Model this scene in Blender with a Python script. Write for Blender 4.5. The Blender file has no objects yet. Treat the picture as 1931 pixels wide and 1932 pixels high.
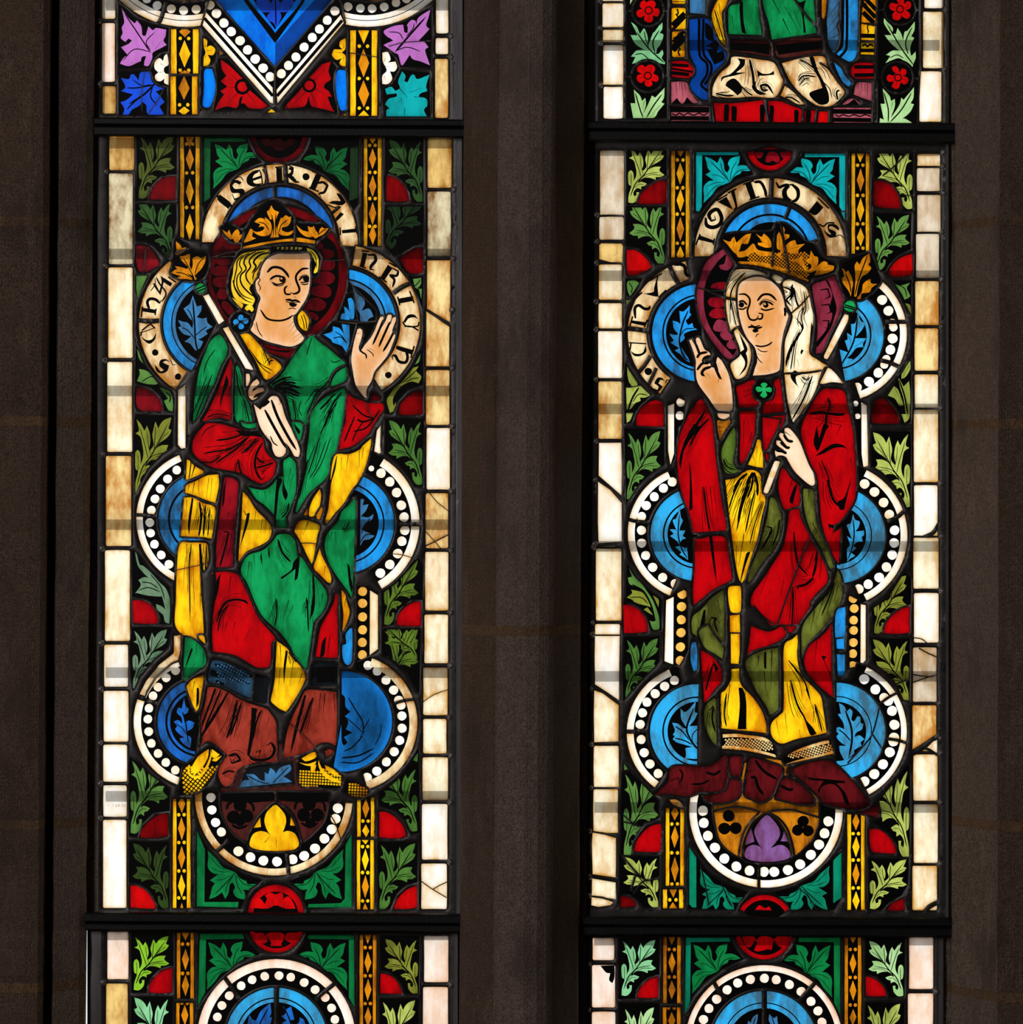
import bpy, math, random
import numpy as np
from mathutils import Vector
from mathutils.geometry import delaunay_2d_cdt
random.seed(7)
SC = bpy.context.scene
COL = SC.collection
U = 0.001                      # metres per unit of the window plan
CX, CY, ZC = 965.5, 966.0, 4.0 # plan centre and its height above the church floor
def X(px): return (px - CX) * U
def Z(py): return ZC - (py - CY) * U

# ------------------------------------------------------------------ camera, sky, lights, exposure
cam_d = bpy.data.cameras.new('camera')
cam = bpy.data.objects.new('camera', cam_d)
COL.objects.link(cam)
CAM_D = 9.0
cam.location = (0, -CAM_D, ZC)
cam.rotation_euler = (math.pi / 2, 0, 0)
cam_d.sensor_width = 36.0
cam_d.lens = 36.0 * CAM_D / (1932 * U)
cam_d.clip_end = 200
SC.camera = cam
world = bpy.data.worlds.new('overcast_sky')
SC.world = world
world.use_nodes = True
wn = world.node_tree.nodes
wn['Background'].inputs['Color'].default_value = (0.96, 0.98, 1.0, 1)
wn['Background'].inputs['Strength'].default_value = 1.48
SC.view_settings.view_transform = 'Standard'
SC.view_settings.look = 'None'
SC.view_settings.exposure = 0.0
SC.view_settings.gamma = 1.0
SC.view_settings.use_curve_mapping = False
def area(name, loc, target, sx, sy, watts, colour):
    d = bpy.data.lights.new(name, 'AREA')
    d.shape = 'RECTANGLE'; d.size = sx; d.size_y = sy; d.energy = watts; d.color = colour
    o = bpy.data.objects.new(name, d); COL.objects.link(o)
    o.location = loc
    o.rotation_euler = (Vector(target) - Vector(loc)).to_track_quat('-Z', 'Y').to_euler()
    return o
area('nave_window_light', (-3.4, -7.0, 5.6), (0, 0, 4.0), 1.0, 3.0, 165, (1.0, 0.95, 0.93))
area('added_fill_light', (-1.8, -11.3, 6.8), (0, 0, 4.0), 3.0, 3.0, 4, (1.0, 0.93, 0.9))  # weak ambient fill added for the stone, no actual west window behind it

# ------------------------------------------------------------------ materials
def srgb(c):
    return tuple(((v / 255) / 12.92) if v <= 10 else (((v / 255) + 0.055) / 1.055) ** 2.4 for v in c) + (1.0,)
class NT:
    def __init__(s, name):
        s.m = bpy.data.materials.new(name); s.m.use_nodes = True
        s.t = s.m.node_tree; s.t.nodes.clear()
    def n(s, typ, **kw):
        nd = s.t.nodes.new(typ)
        for k, v in kw.items():
            if k.startswith('i_'):
                nd.inputs[k[2:].replace('_', ' ')].default_value = v
            else: setattr(nd, k, v)
        return nd
    def l(s, a, b): s.t.links.new(a, b)
    def math(s, op, a, b=None, clamp=False):
        nd = s.n('ShaderNodeMath', operation=op); nd.use_clamp = clamp
        for i, v in enumerate((a, b)):
            if v is None: continue
            if hasattr(v, 'links'): s.l(v, nd.inputs[i])
            else: nd.inputs[i].default_value = v
        return nd.outputs[0]
    def mix(s, f, a, b):
        nd = s.n('ShaderNodeMix', data_type='RGBA')
        for i, v in ((0, f), (6, a), (7, b)):
            if hasattr(v, 'links'): s.l(v, nd.inputs[i])
            else: nd.inputs[i].default_value = v
        return nd.outputs[2]
    def noise(s, scale, detail=3.0, rough=0.55, vec=None):
        nd = s.n('ShaderNodeTexNoise'); nd.inputs['Scale'].default_value = scale
        nd.inputs['Detail'].default_value = detail; nd.inputs['Roughness'].default_value = rough
        if vec is not None: s.l(vec, nd.inputs['Vector'])
        return nd.outputs[0]

def glass_mat(name, base, patina, amount=0.5, edge=0.5, reach=5.0, speck=0.0, scale=22.0, speckcol=(70, 40, 15)):
    """Antique pot-metal glass: a coloured pane with a brown patina that gathers along the leads."""
    g = NT(name)
    geo = g.n('ShaderNodeNewGeometry'); oi = g.n('ShaderNodeObjectInfo')
    off = g.n('ShaderNodeVectorMath', operation='SCALE'); off.inputs[0].default_value = (7.1, 3.3, 5.7)
    g.l(oi.outputs['Random'], off.inputs['Scale'])
    add = g.n('ShaderNodeVectorMath', operation='ADD')
    g.l(geo.outputs['Position'], add.inputs[0]); g.l(off.outputs[0], add.inputs[1])
    v = add.outputs[0]
    st = g.n('ShaderNodeVectorMath', operation='MULTIPLY'); st.inputs[1].default_value = (1.0, 1.0, 0.42)
    g.l(v, st.inputs[0])
    nz = g.noise(scale, 4.0, 0.6, st.outputs[0])
    nz2 = g.noise(78.0, 4.0, 0.65, st.outputs[0])
    mixn = g.math('ADD', g.math('MULTIPLY', nz, 0.62), g.math('MULTIPLY', nz2, 0.38))
    blot = g.math('MULTIPLY', g.math('SUBTRACT', mixn, 0.42), 5.4, True)
    at = g.n('ShaderNodeAttribute', attribute_name='edge')
    e = g.math('EXPONENT', g.math('MULTIPLY', at.outputs['Fac'], -1.0 / reach))
    fine = g.noise(95.0, 2.0, 0.6, v)
    ef = g.math('MULTIPLY', e, g.math('ADD', g.math('MULTIPLY', fine, 0.9), 0.45))
    fac = g.math('ADD', g.math('MULTIPLY', blot, amount), g.math('MULTIPLY', ef, edge), True)
    col = g.mix(fac, srgb(base), srgb(patina))
    if speck > 0:
        sp = g.noise(620.0, 1.5, 0.6, v)
        big = g.noise(21.0, 3.0, 0.6, st.outputs[0])
        sf = g.math('MULTIPLY', g.math('MULTIPLY', g.math('SUBTRACT', g.math('ADD', g.math('MULTIPLY', sp, 0.8), g.math('MULTIPLY', big, 0.55)), 0.85), 9.0, True), speck, True)
        col = g.mix(sf, col, srgb(speckcol))
    tr = g.n('ShaderNodeBsdfTransparent'); tl = g.n('ShaderNodeBsdfTranslucent')
    g.l(col, tr.inputs['Color']); g.l(col, tl.inputs['Color'])
    mx = g.n('ShaderNodeMixShader'); mx.inputs[0].default_value = 0.6
    g.l(tr.outputs[0], mx.inputs[1]); g.l(tl.outputs[0], mx.inputs[2])
    gl = g.n('ShaderNodeBsdfGlossy'); gl.inputs['Roughness'].default_value = 0.22
    gl.inputs['Color'].default_value = (0.5, 0.5, 0.5, 1)
    m2 = g.n('ShaderNodeMixShader'); m2.inputs[0].default_value = 0.03
    g.l(mx.outputs[0], m2.inputs[1]); g.l(gl.outputs[0], m2.inputs[2])
    out = g.n('ShaderNodeOutputMaterial'); g.l(m2.outputs[0], out.inputs['Surface'])
    return g.m

def solid_mat(name, c1, c2, rough, bump, scale, metal=0.0, spec=0.5, vec_scale=(1, 1, 1)):
    g = NT(name)
    geo = g.n('ShaderNodeNewGeometry')
    st = g.n('ShaderNodeVectorMath', operation='MULTIPLY'); st.inputs[1].default_value = vec_scale
    g.l(geo.outputs['Position'], st.inputs[0])
    nz = g.noise(scale, 5.0, 0.6, st.outputs[0])
    b = g.n('ShaderNodeBsdfPrincipled')
    g.l(g.mix(g.math('MULTIPLY', g.math('SUBTRACT', nz, 0.3), 2.4, True), srgb(c1), srgb(c2)), b.inputs['Base Color'])
    b.inputs['Roughness'].default_value = rough; b.inputs['Metallic'].default_value = metal
    b.inputs['Specular IOR Level'].default_value = spec
    if bump:
        bp = g.n('ShaderNodeBump'); bp.inputs['Strength'].default_value = bump; bp.inputs['Distance'].default_value = 0.003
        g.l(g.noise(scale * 4, 3.0, 0.6, st.outputs[0]), bp.inputs['Height']); g.l(bp.outputs[0], b.inputs['Normal'])
    out = g.n('ShaderNodeOutputMaterial'); g.l(b.outputs[0], out.inputs['Surface'])
    return g.m

M_PAINT = solid_mat('black_glass_paint', (4, 3, 3), (8, 6, 5), 0.6, 0, 60, spec=0.12)
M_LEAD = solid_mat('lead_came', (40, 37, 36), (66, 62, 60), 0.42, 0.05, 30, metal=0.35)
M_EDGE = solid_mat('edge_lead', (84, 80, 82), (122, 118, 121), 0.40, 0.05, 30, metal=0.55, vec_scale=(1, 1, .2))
M_SOLDER = solid_mat('solder', (110, 106, 106), (150, 146, 146), 0.34, 0.35, 120, metal=0.6)
M_IRON = solid_mat('black_iron', (5, 5, 5), (13, 12, 12), 0.55, 0.2, 50, spec=0.25)
M_CLEAR = NT('clear_glass_back')
_t = M_CLEAR.n('ShaderNodeBsdfTransparent'); _o = M_CLEAR.n('ShaderNodeOutputMaterial')
M_CLEAR.l(_t.outputs[0], _o.inputs['Surface']); M_CLEAR = M_CLEAR.m

BRN, DKB = (150, 90, 25), (45, 22, 8)
GL = {  # code: name, base, patina, amount, edge, reach, speck
 'W':  ('milk_white', (255, 252, 244), (222, 176, 96), .45, .75, 4, .0),
 'W2': ('cream_white', (255, 246, 214), (206, 150, 64), .6, .8, 4, .5),
 'WP': ('pinkish_white', (255, 240, 226), (222, 160, 105), .5, .6, 4, .35),
 'T': ('tan', (238, 200, 122), (156, 98, 30), .8, .55, 4, .8),
 'T2': ('straw', (246, 220, 152), (184, 116, 38), .85, .6, 4, .5),
 'TG': ('pale_grey_tan', (222, 206, 182), (176, 140, 92), .8, .55, 4, .4),
 'D': ('dirty_grey_white', (220, 206, 166), (120, 76, 28), .95, .45, 4, 1.0),
 'C': ('parchment', (248, 228, 180), (176, 116, 46), .85, .75, 4, .25),
 'C2': ('brown_parchment', (232, 208, 160), (140, 96, 46), .9, .6, 4, .3),
 'Y': ('silver_stain_yellow', (255, 206, 18), (190, 108, 4), .75, .6, 5, .2),
 'YB': ('stained_gold', (232, 168, 20), (134, 80, 8), .9, .6, 5, .4),
 'HY': ('lemon_hair', (244, 216, 54), (206, 150, 24), .7, .5, 5, .1),
 'BT': ('brown_ink', (176, 116, 62), (150, 90, 44), .5, .0, 5, .0),
 'Y2': ('old_gold', (240, 190, 90), (190, 120, 30), .7, .5, 4, .4),
 'OY': ('olive_yellow', (150, 140, 60), (80, 70, 20), .6, .5, 4, .2),
 'A': ('amber', (222, 138, 14), (128, 66, 8), .85, .5, 4, .25),
 'A2': ('deep_amber', (215, 130, 20), (120, 66, 12), .9, .5, 4, .3),
 'R':  ('ruby', (188, 4, 10), (110, 2, 8), .6, .6, 6, .1),
 'R2': ('bright_ruby', (205, 6, 8), (120, 6, 8), .6, .5, 5, .2),
 'RM': ('madder', (150, 14, 26), (80, 5, 14), .7, .6, 6, .1),
 'RD': ('dark_ruby', (104, 5, 10), (44, 2, 5), .8, .5, 6, .1),
 'RD2':('deep_ruby', (130, 4, 8), (66, 2, 4), .7, .6, 7, .1),
 'RD3': ('halo_ruby', (92, 6, 13), (40, 3, 6), .8, .4, 5, .1),
 'RDD':('shadow_ruby', (58, 6, 10), (34, 4, 6), .6, .4, 5, .1),
 'RV': ('rose_violet', (140, 45, 66), (90, 20, 30), .8, .5, 6, .2),
 'RP': ('old_rose', (180, 90, 104), (120, 50, 56), .8, .5, 6, .2),
 'RX': ('dried_blood', (92, 16, 20), (40, 8, 8), .9, .6, 6, .3),
 'G': ('emerald', (16, 146, 78), (8, 88, 40), .8, .45, 6, .2),
 'E':  ('bright_emerald', (30, 168, 86), (12, 110, 50), .5, .5, 4, .1),
 'GD': ('bottle_green', (14, 118, 58), (8, 74, 36), .7, .4, 5, .4),
 'GD2':('dark_green', (16, 84, 40), (10, 48, 24), .7, .5, 5, .3),
 'GT': ('turquoise', (14, 166, 168), (10, 116, 116), .7, .4, 5, .3),
 'GB': ('sea_green', (10, 132, 98), (8, 90, 64), .7, .4, 5, .3),
 'OL': ('olive', (132, 138, 48), (86, 86, 28), .7, .4, 5, .2),
 'OLD':('dark_olive', (74, 84, 32), (44, 52, 20), .7, .4, 5, .2),
 'OLG':('olive_green', (92, 116, 36), (50, 70, 24), .8, .5, 5, .2),
 'LG': ('leaf_green', (94, 136, 62), (58, 96, 42), .6, .4, 5, .1),
 'LG2':('grass_green', (76, 118, 48), (44, 78, 30), .7, .5, 5, .2),
 'LB': ('lime_green', (140, 196, 46), (96, 142, 30), .6, .4, 5, .2),
 'LD': ('fern_green', (50, 84, 40), (32, 54, 26), .6, .4, 5, .2),
 'LD2':('moss_green', (46, 66, 26), (30, 42, 18), .6, .4, 5, .3),
 'LDD':('dark_fern', (26, 46, 24), (18, 32, 18), .6, .4, 5, .2),
 'LGR':('grey_green', (112, 138, 108), (66, 96, 66), .7, .4, 5, .2),
 'LP': ('pale_green', (176, 214, 150), (128, 170, 96), .7, .4, 5, .2),
 'LPY':('pale_olive', (178, 190, 92), (120, 128, 52), .8, .4, 5, .2),
 'LM': ('mint_green', (140, 206, 150), (100, 160, 96), .7, .4, 5, .2),
 'B': ('sky_blue', (30, 146, 222), (36, 72, 104), 1.0, .0, 5, .35),
 'BC': ('cyan_blue', (46, 166, 224), (56, 98, 120), 1.0, .0, 5, .5),
 'BM': ('mid_blue', (26, 104, 196), (28, 52, 84), .95, .1, 5, .2),
 'BD': ('deep_blue', (11, 50, 82), (24, 122, 208), .3, .85, 9, .2),
 'BN': ('navy_blue', (8, 64, 150), (8, 38, 92), .7, .3, 5, .2),
 'BRY':('royal_blue', (22, 74, 204), (14, 46, 140), .5, .3, 5, .2),
 'BZ': ('azure', (0, 130, 238), (8, 70, 180), .75, .4, 9, .1),
 'BG': ('blue_grey', (56, 116, 164), (48, 68, 84), .95, .3, 5, .3),
 'BG2':('slate_blue', (40, 74, 100), (22, 38, 50), .9, .4, 6, .2),
 'BK': ('blue_black', (20, 24, 28), (12, 13, 14), .8, .4, 6, .1),
 'V':  ('orchid', (190, 112, 190), (150, 84, 150), .6, .3, 5, .1),
 'VI': ('violet', (132, 90, 152), (96, 50, 80), .9, .5, 7, .4),
 'F': ('flesh', (208, 138, 68), (250, 212, 174), .26, .85, 6, .5),
 'FP': ('pale_flesh', (248, 216, 184), (226, 176, 130), .6, .3, 6, .25),
 'BRN': ('rose_brown', (150, 52, 38), (96, 26, 16), .95, .5, 6, .35),
 'BR': ('brown', (84, 34, 28), (54, 20, 18), .8, .4, 6, .3),
 'OLV':('olive_robe', (104, 112, 40), (54, 54, 18), .9, .5, 7, .35),
}
MATS = {}
def mat(code):
    if code == 'K': return M_PAINT
    if code not in MATS:
        nm, b, p, am, ed, re, sp = GL[code]
        spc = (0.35 * p[0], 0.3 * p[1], 0.3 * p[2])
        MATS[code] = glass_mat('glass_' + nm, b, p, am, ed, re, sp, speckcol=spc)
    return MATS[code]

# ------------------------------------------------------------------ the glazier's cartoon: shapes in plan units
def curve(pts, closed, n=6, soft=False):
    """Catmull-Rom through the points, kept sharp at real corners."""
    P = np.array(pts, float); m = len(P)
    if m < 3: return P
    out = []
    segs = m if closed else m - 1
    def corner(i):
        if soft: return False
        if not closed and (i == 0 or i == m - 1): return True
        a = P[i] - P[i - 1]; b = P[(i + 1) % m] - P[i]
        la, lb = np.hypot(*a), np.hypot(*b)
        if la < 1e-6 or lb < 1e-6: return True
        return (a @ b) / (la * lb) < 0.2
    cn = [corner(i) for i in range(m)]
    for i in range(segs):
        p1, p2 = P[i], P[(i + 1) % m]
        L = np.hypot(*(p2 - p1))
        t1 = (p2 - p1) if cn[i] else (p2 - P[i - 1]) * 0.5
        j = (i + 1) % m
        t2 = (p2 - p1) if cn[j] else (P[(j + 1) % m] - p1) * 0.5
        for t in (t1, t2):
            lt = np.hypot(*t)
            if lt > 1.3 * L: t *= 1.3 * L / lt
        k = 1 if (cn[i] and cn[j]) else max(2, min(n, int(L / 2.2) + 1))
        for s in range(k):
            u = s / k
            h = (2*u**3 - 3*u**2 + 1, u**3 - 2*u**2 + u, -2*u**3 + 3*u**2, u**3 - u**2)
            out.append(h[0]*p1 + h[1]*t1 + h[2]*p2 + h[3]*t2)
    if not closed: out.append(P[-1])
    return np.array(out)

def stroke(pts, w, taper):
    C = curve(pts, False, 5)
    d = np.gradient(C, axis=0); ln = np.hypot(d[:, 0], d[:, 1]); ln[ln < 1e-9] = 1
    nrm = np.stack([-d[:, 1], d[:, 0]], 1) / ln[:, None]
    s = np.linspace(0, 1, len(C))
    hw = np.full(len(C), w / 2.0)
    if taper:
        hw = w / 2.0 * np.minimum(1.0, 0.16 + 1.5 * np.sin(np.pi * np.clip(s * 0.93 + 0.05, 0, 1)) ** 0.8)
        hw[-1] *= 0.4
    return np.concatenate([C + nrm * hw[:, None], (C - nrm * hw[:, None])[::-1]])

def arcpts(cx, cy, r0, r1, a0, a1):
    n = max(4, int(abs(a1 - a0) / 5))
    a = np.radians(np.linspace(a0, a1, n + 1))
    o = np.stack([cx + r1 * np.cos(a), cy + r1 * np.sin(a)], 1)
    if r0 <= 0.5:
        return o if abs(a1 - a0) >= 359 else np.concatenate([o, [[cx, cy]]])
    if abs(a1 - a0) >= 359: o = o[:]
    i = np.stack([cx + r0 * np.cos(a), cy + r0 * np.sin(a)], 1)[::-1]
    return np.concatenate([o, i])

SPRIG = [(1040,880),(1045,800),(1070,712),(1046,690),(1038,610),(1044,560),(1065,540),(1085,562),(1092,610),(1090,655),(1112,610),(1118,560),(1108,500),(1092,440),(1046,410),(1078,386),(1055,300),(1092,335),(1128,392),(1150,350),(1172,400),(1182,470),(1168,540),(1180,545),(1212,500),(1200,430),(1210,380),(1228,318),(1254,372),(1280,330),(1320,300),(1373,285),(1362,330),(1345,372),(1376,386),(1355,425),(1318,455),(1270,485),(1225,535),(1200,570),(1230,532),(1285,505),(1346,503),(1333,545),(1380,590),(1342,612),(1300,612),(1296,643),(1250,622),(1200,620),(1150,650),(1128,685),(1160,662),(1215,682),(1192,706),(1165,712),(1162,743),(1130,728),(1104,747),(1088,780),(1096,818),(1118,800),(1116,772),(1142,772),(1136,830),(1110,870),(1080,887)]
SPRIG_V = [(6,[(1062,810),(1110,680),(1190,585),(1350,325)]),(4,[(1160,610),(1130,500),(1080,350)]),(3,[(1180,575),(1160,480),(1152,390)]),(4,[(1215,545),(1225,430),(1230,350)]),(4,[(1130,670),(1200,590),(1330,560)]),(3,[(1160,640),(1250,590),(1350,592)]),(3,[(1100,730),(1140,690),(1190,690)]),(3,[(1065,720),(1070,640),(1066,570)]),(3,[(1240,520),(1300,440),(1350,400)])]
SPRIG_BOX = (1038, 285, 1380, 887)
MAPLE = [(1125,1185),(1180,1205),(1235,1245),(1262,1185),(1290,1240),(1300,1310),(1325,1335),(1345,1290),(1330,1250),(1360,1200),(1438,1178),(1430,1240),(1412,1270),(1470,1265),(1520,1280),(1562,1308),(1510,1320),(1455,1318),(1440,1345),(1390,1370),(1350,1420),(1310,1440),(1240,1470),(1190,1540),(1112,1620),(1118,1560),(1112,1500),(1120,1455),(1160,1415),(1205,1408),(1165,1378),(1130,1352),(1175,1325),(1150,1290),(1140,1240)]
MAPLE_V = [(5,[(1345,1420),(1270,1330),(1170,1225)]),(4,[(1330,1390),(1280,1310),(1265,1235)]),(4,[(1350,1410),(1365,1310),(1410,1225)]),(4,[(1360,1400),(1420,1320),(1520,1300)]),(3,[(1300,1430),(1220,1430),(1130,1470)]),(3,[(1310,1400),(1240,1360),(1180,1355)]),(3,[(1280,1440),(1200,1480),(1130,1570)])]
MAPLE_BOX = (1112, 1178, 1562, 1620)

CLOTH = {'cloak', 'cloak_lining', 'tunic', 'tunic_front', 'sleeve', 'robe', 'robe_lining', 'under_robe', 'mantle', 'mantle_lining', 'gown', 'veil', 'underskirt'}
class Panel:
    def __init__(s, x0, y0, x1, y1):
        s.box = (x0, y0, x1, y1)
        s.shapes = []      # (kind, polygon, colour, owner index, clip)
        s.parts = []       # part name per owner
        s.o = (0.0, 0.0); s.k = 4.8275
        s.margin = 4.2
        s.mir = None         # set to a level to lay the same design out upside down above or below it
    def tp(s, pts):
        if s.mir is not None: return [(s.o[0] + x / s.k, 2 * s.mir - s.o[1] - y / s.k) for x, y in pts]
        return [(s.o[0] + x / s.k, s.o[1] + y / s.k) for x, y in pts]
    def pane(s, poly, col, part):
        q = np.array(poly, float)
        if s.margin > 0 and len(q) > 2:        # the lead that wraps the pane
            e1 = q - np.roll(q, 1, 0); e2 = np.roll(q, -1, 0) - q
            def nn(e):
                l = np.hypot(e[:, 0], e[:, 1]); l[l < 1e-9] = 1
                return np.stack([e[:, 1], -e[:, 0]], 1) / l[:, None]
            n1, n2 = nn(e1), nn(e2)
            b = n1 + n2; lb = np.hypot(b[:, 0], b[:, 1]); lb[lb < 0.5] = 0.5
            sg = np.sign((q[:, 0] * np.roll(q[:, 1], -1) - np.roll(q[:, 0], -1) * q[:, 1]).sum())
            s.shapes.append(('l', q + b / lb[:, None] * s.margin * (1 if sg > 0 else -1), 'L', -1))
        s.parts.append(part)
        s.shapes.append(('pane', np.array(poly, float), col, len(s.parts) - 1))
    def add(s, kind, poly, col):
        s.shapes.append((kind, np.array(poly, float), col, len(s.parts) - 1))
    def motif(s, outline, veins, box, col, a):
        x0, y0, x1, y1 = a
        f = lambda p: (x0 + (p[0] - box[0]) / (box[2] - box[0]) * (x1 - x0), y0 + (p[1] - box[1]) / (box[3] - box[1]) * (y1 - y0))
        s.add('c', curve(s.tp([f(p) for p in outline]), True, 4), col)
        for w, v in veins:
            s.add('k', stroke(s.tp([f(p) for p in v]), w * 0.36, True), 'K')
    def run(s, text):
        for line in text.strip().splitlines():
            line = line.strip()
            if not line or line[0] == '#': continue
            head, _, tail = line.partition(':')
            h = head.split(); cmd = h[0]
            if cmd == 'strip':
                pass
            pts = []
            if cmd not in ('strip',):
                pts = [tuple(map(float, q.split(','))) for q in tail.split()]
            if cmd == 'T':
                s.o = (float(h[1]), float(h[2])); s.k = float(h[3]) if len(h) > 3 else 4.8275
            elif cmd == 'g': s.pane(curve(s.tp(pts), True), h[1], h[2])
            elif cmd == 'G': s.pane(s.tp(pts), h[1], h[2])
            elif cmd == 'r':
                x0, y0, x1, y1 = map(float, h[3:7]); r = 14
                j = lambda: random.uniform(-3, 3)
                q = [(x0, y0 + r), (x0 + r * .3, y0 + r * .3), (x0 + r, y0), ((x0+x1)/2, y0 + j()), (x1 - r, y0), (x1 - r * .3, y0 + r * .3), (x1, y0 + r), (x1 + j(), (y0+y1)/2),
                     (x1, y1 - r), (x1 - r * .3, y1 - r * .3), (x1 - r, y1), ((x0+x1)/2, y1 + j()), (x0 + r, y1), (x0 + r * .3, y1 - r * .3), (x0, y1 - r), (x0 + j(), (y0+y1)/2)]
                s.pane(s.tp(q), h[1], h[2])
            elif cmd == 'c': s.add('c', curve(s.tp(pts), True, 5), h[1])
            elif cmd == 'C': s.add('c', s.tp(pts), h[1])
            elif cmd == 'o':
                r = float(h[2])
                for x, y in pts:
                    ph = random.uniform(0, 6.28)
                    q = [(x + r * (1 + .035 * math.sin(2*t + ph)) * math.cos(t), y + r * (1 + .035 * math.cos(3*t + ph)) * math.sin(t)) for t in np.linspace(0, 2*math.pi, 15)[:-1]]
                    s.add('x' if h[1] != 'K' else 'k', s.tp(q), h[1])
            elif cmd == 'e': s.add('c', curve(s.tp(pts), True, 5, True), h[1])
            elif cmd == 'x': s.add('x', curve(s.tp(pts), True, 5), h[1])
            elif cmd == 'k': s.add('k', curve(s.tp(pts), True, 5), 'K')
            elif cmd == 's':
                w = float(h[1]); q = s.tp(pts)
                s.add('k', stroke(q, w * 0.62, True), 'K')
                if w >= 4 and s.parts and s.parts[-1] in CLOTH:      # fine companion lines of the same brush
                    C = curve(q, False, 5); d = np.gradient(C, axis=0); ln = np.hypot(d[:, 0], d[:, 1]) + 1e-9
                    nr = np.stack([-d[:, 1], d[:, 0]], 1) / ln[:, None]; m = len(C)
                    if m >= 5:
                        for k in (-1.9, -1.0, 1.0, 1.9, 2.8):
                            a = random.randint(0, max(0, m // 4)); b = m - random.randint(0, m // 3)
                            if b - a < 3: continue
                            off = k * (w * 0.55 + random.uniform(0.4, 1.6))
                            fan = np.linspace(0.55, 1.25, b - a)[:, None]
                            s.add('k', stroke(C[a:b:2] + (nr[a:b] * off * fan)[::2], random.uniform(.7, 1.3), True), 'K')
            elif cmd == 'w': s.add('c', stroke(s.tp(pts), float(h[2]), False), h[1])
            elif cmd == 'S': s.add('k', stroke(s.tp(pts), float(h[1]), False), 'K')
            elif cmd == 'l': s.add('l', stroke(s.tp(pts), float(h[1]), False), 'L')
            elif cmd in ('A', 'a', 'ka'):
                v = list(map(float, h[3:9] if cmd == 'A' else h[2:8] if cmd == 'a' else h[1:7]))
                p = arcpts(*v); p = s.tp(p)
                if cmd == 'A': s.pane(p, h[1], h[2])
                elif cmd == 'a': s.add('c', p, h[1])
                else: s.add('k', p, 'K')
            elif cmd == 'leaf': s.motif(SPRIG, SPRIG_V, SPRIG_BOX, h[1], list(map(float, h[2:6])))
            elif cmd == 'maple': s.motif(MAPLE, MAPLE_V, MAPLE_BOX, h[1], list(map(float, h[2:6])))
            elif cmd == 'strip':
                col, part = h[1], h[2]; x0, y0, x1, y1 = map(float, h[3:7])
                w = x1 - x0; bw = w * 0.21
                j = lambda: random.uniform(-3, 3)
                s.pane(s.tp([(x0, y0), (x1, y0), (x1, y1), (x0, y1)]), 'K', part)
                ys = np.linspace(y0, y1, 9)
                for xa, xb in ((x0 + 3, x0 + bw), (x1 - bw, x1 - 3)):
                    q = [(xa + j() * .5, y) for y in ys] + [(xb + j(), y) for y in ys[::-1]]
                    s.add('c', s.tp(q), col)
                d, _, dots = tail.partition(';')
                xm = (x0 + x1) / 2
                dc = {'Y': 'A', 'A': 'A2', 'YB': 'A2'}.get(col, col)
                for q in d.split():
                    y, hh = map(float, q.split(','))
                    s.add('c', s.tp([(xm + j(), y - hh), (xm + w * .2, y + j()), (xm + j(), y + hh), (xm - w * .2, y + j())]), random.choice([col, dc]))
                for q in dots.split():
                    y = float(q)
                    for dx in (-.16, .14):
                        s.add('c', s.tp([(xm + dx * w + 16 * math.cos(t), y + random.uniform(-2, 2) + 17 * math.sin(t)) for t in np.linspace(0, 6.28, 9)[:-1]]), col)
            elif cmd == 'net':
                x0, y0, x1, y1, sp, a = map(float, h[3:9]); a = math.radians(a); s.parts_net = h[2]
                cx, cy = (x0 + x1) / 2, (y0 + y1) / 2; n = int(math.hypot(x1 - x0, y1 - y0) / sp / 2) + 1
                r = sp * 0.33; ca, sa = math.cos(a), math.sin(a)
                for i in range(-n, n + 1):
                    for jx in range(-n, n + 1):
                        qx, qy = cx + (i * ca - jx * sa) * sp, cy + (i * sa + jx * ca) * sp
                        if not (x0 < qx < x1 and y0 < qy < y1): continue
                        q = [(qx + (u * ca - v * sa) * r, qy + (u * sa + v * ca) * r) for u, v in ((-1,-1),(1,-1),(1,1),(-1,1))]
                        s.add('net:' + h[2], s.tp(q), h[1])
            else: raise ValueError(line)

    # ---- painter's order on a set of plan points
    def paint(s, P):
        n = len(P)
        own = np.full(n, -1); colr = np.full(n, 0); s.cols = ['L', 'K']
        ci = {'L': 0, 'K': 1}
        order = np.argsort(P[:, 0], kind='stable'); xs = P[order, 0]
        namearr = np.array([p for p in s.parts])
        for kind, poly, col, oi in s.shapes:
            if col not in ci: ci[col] = len(s.cols); s.cols.append(col)
            lo, hi = poly.min(0), poly.max(0)
            i0, i1 = np.searchsorted(xs, lo[0]), np.searchsorted(xs, hi[0], 'right')
            if i0 >= i1: continue
            idx = order[i0:i1]; Y = P[idx, 1]
            idx = idx[(Y >= lo[1]) & (Y <= hi[1])]
            if len(idx) == 0: continue
            q = P[idx]; wn_ = np.zeros(len(idx), int)
            B = np.roll(poly, -1, 0)
            for (ax, ay), (bx, by) in zip(poly, B):
                if ay == by: continue
                cr = (bx - ax) * (q[:, 1] - ay) - (q[:, 0] - ax) * (by - ay)
                if by > ay: wn_ += ((q[:, 1] >= ay) & (q[:, 1] < by) & (cr > 0))
                else: wn_ -= ((q[:, 1] >= by) & (q[:, 1] < ay) & (cr < 0))
            idx = idx[wn_ != 0]
            if len(idx) == 0: continue
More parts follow.
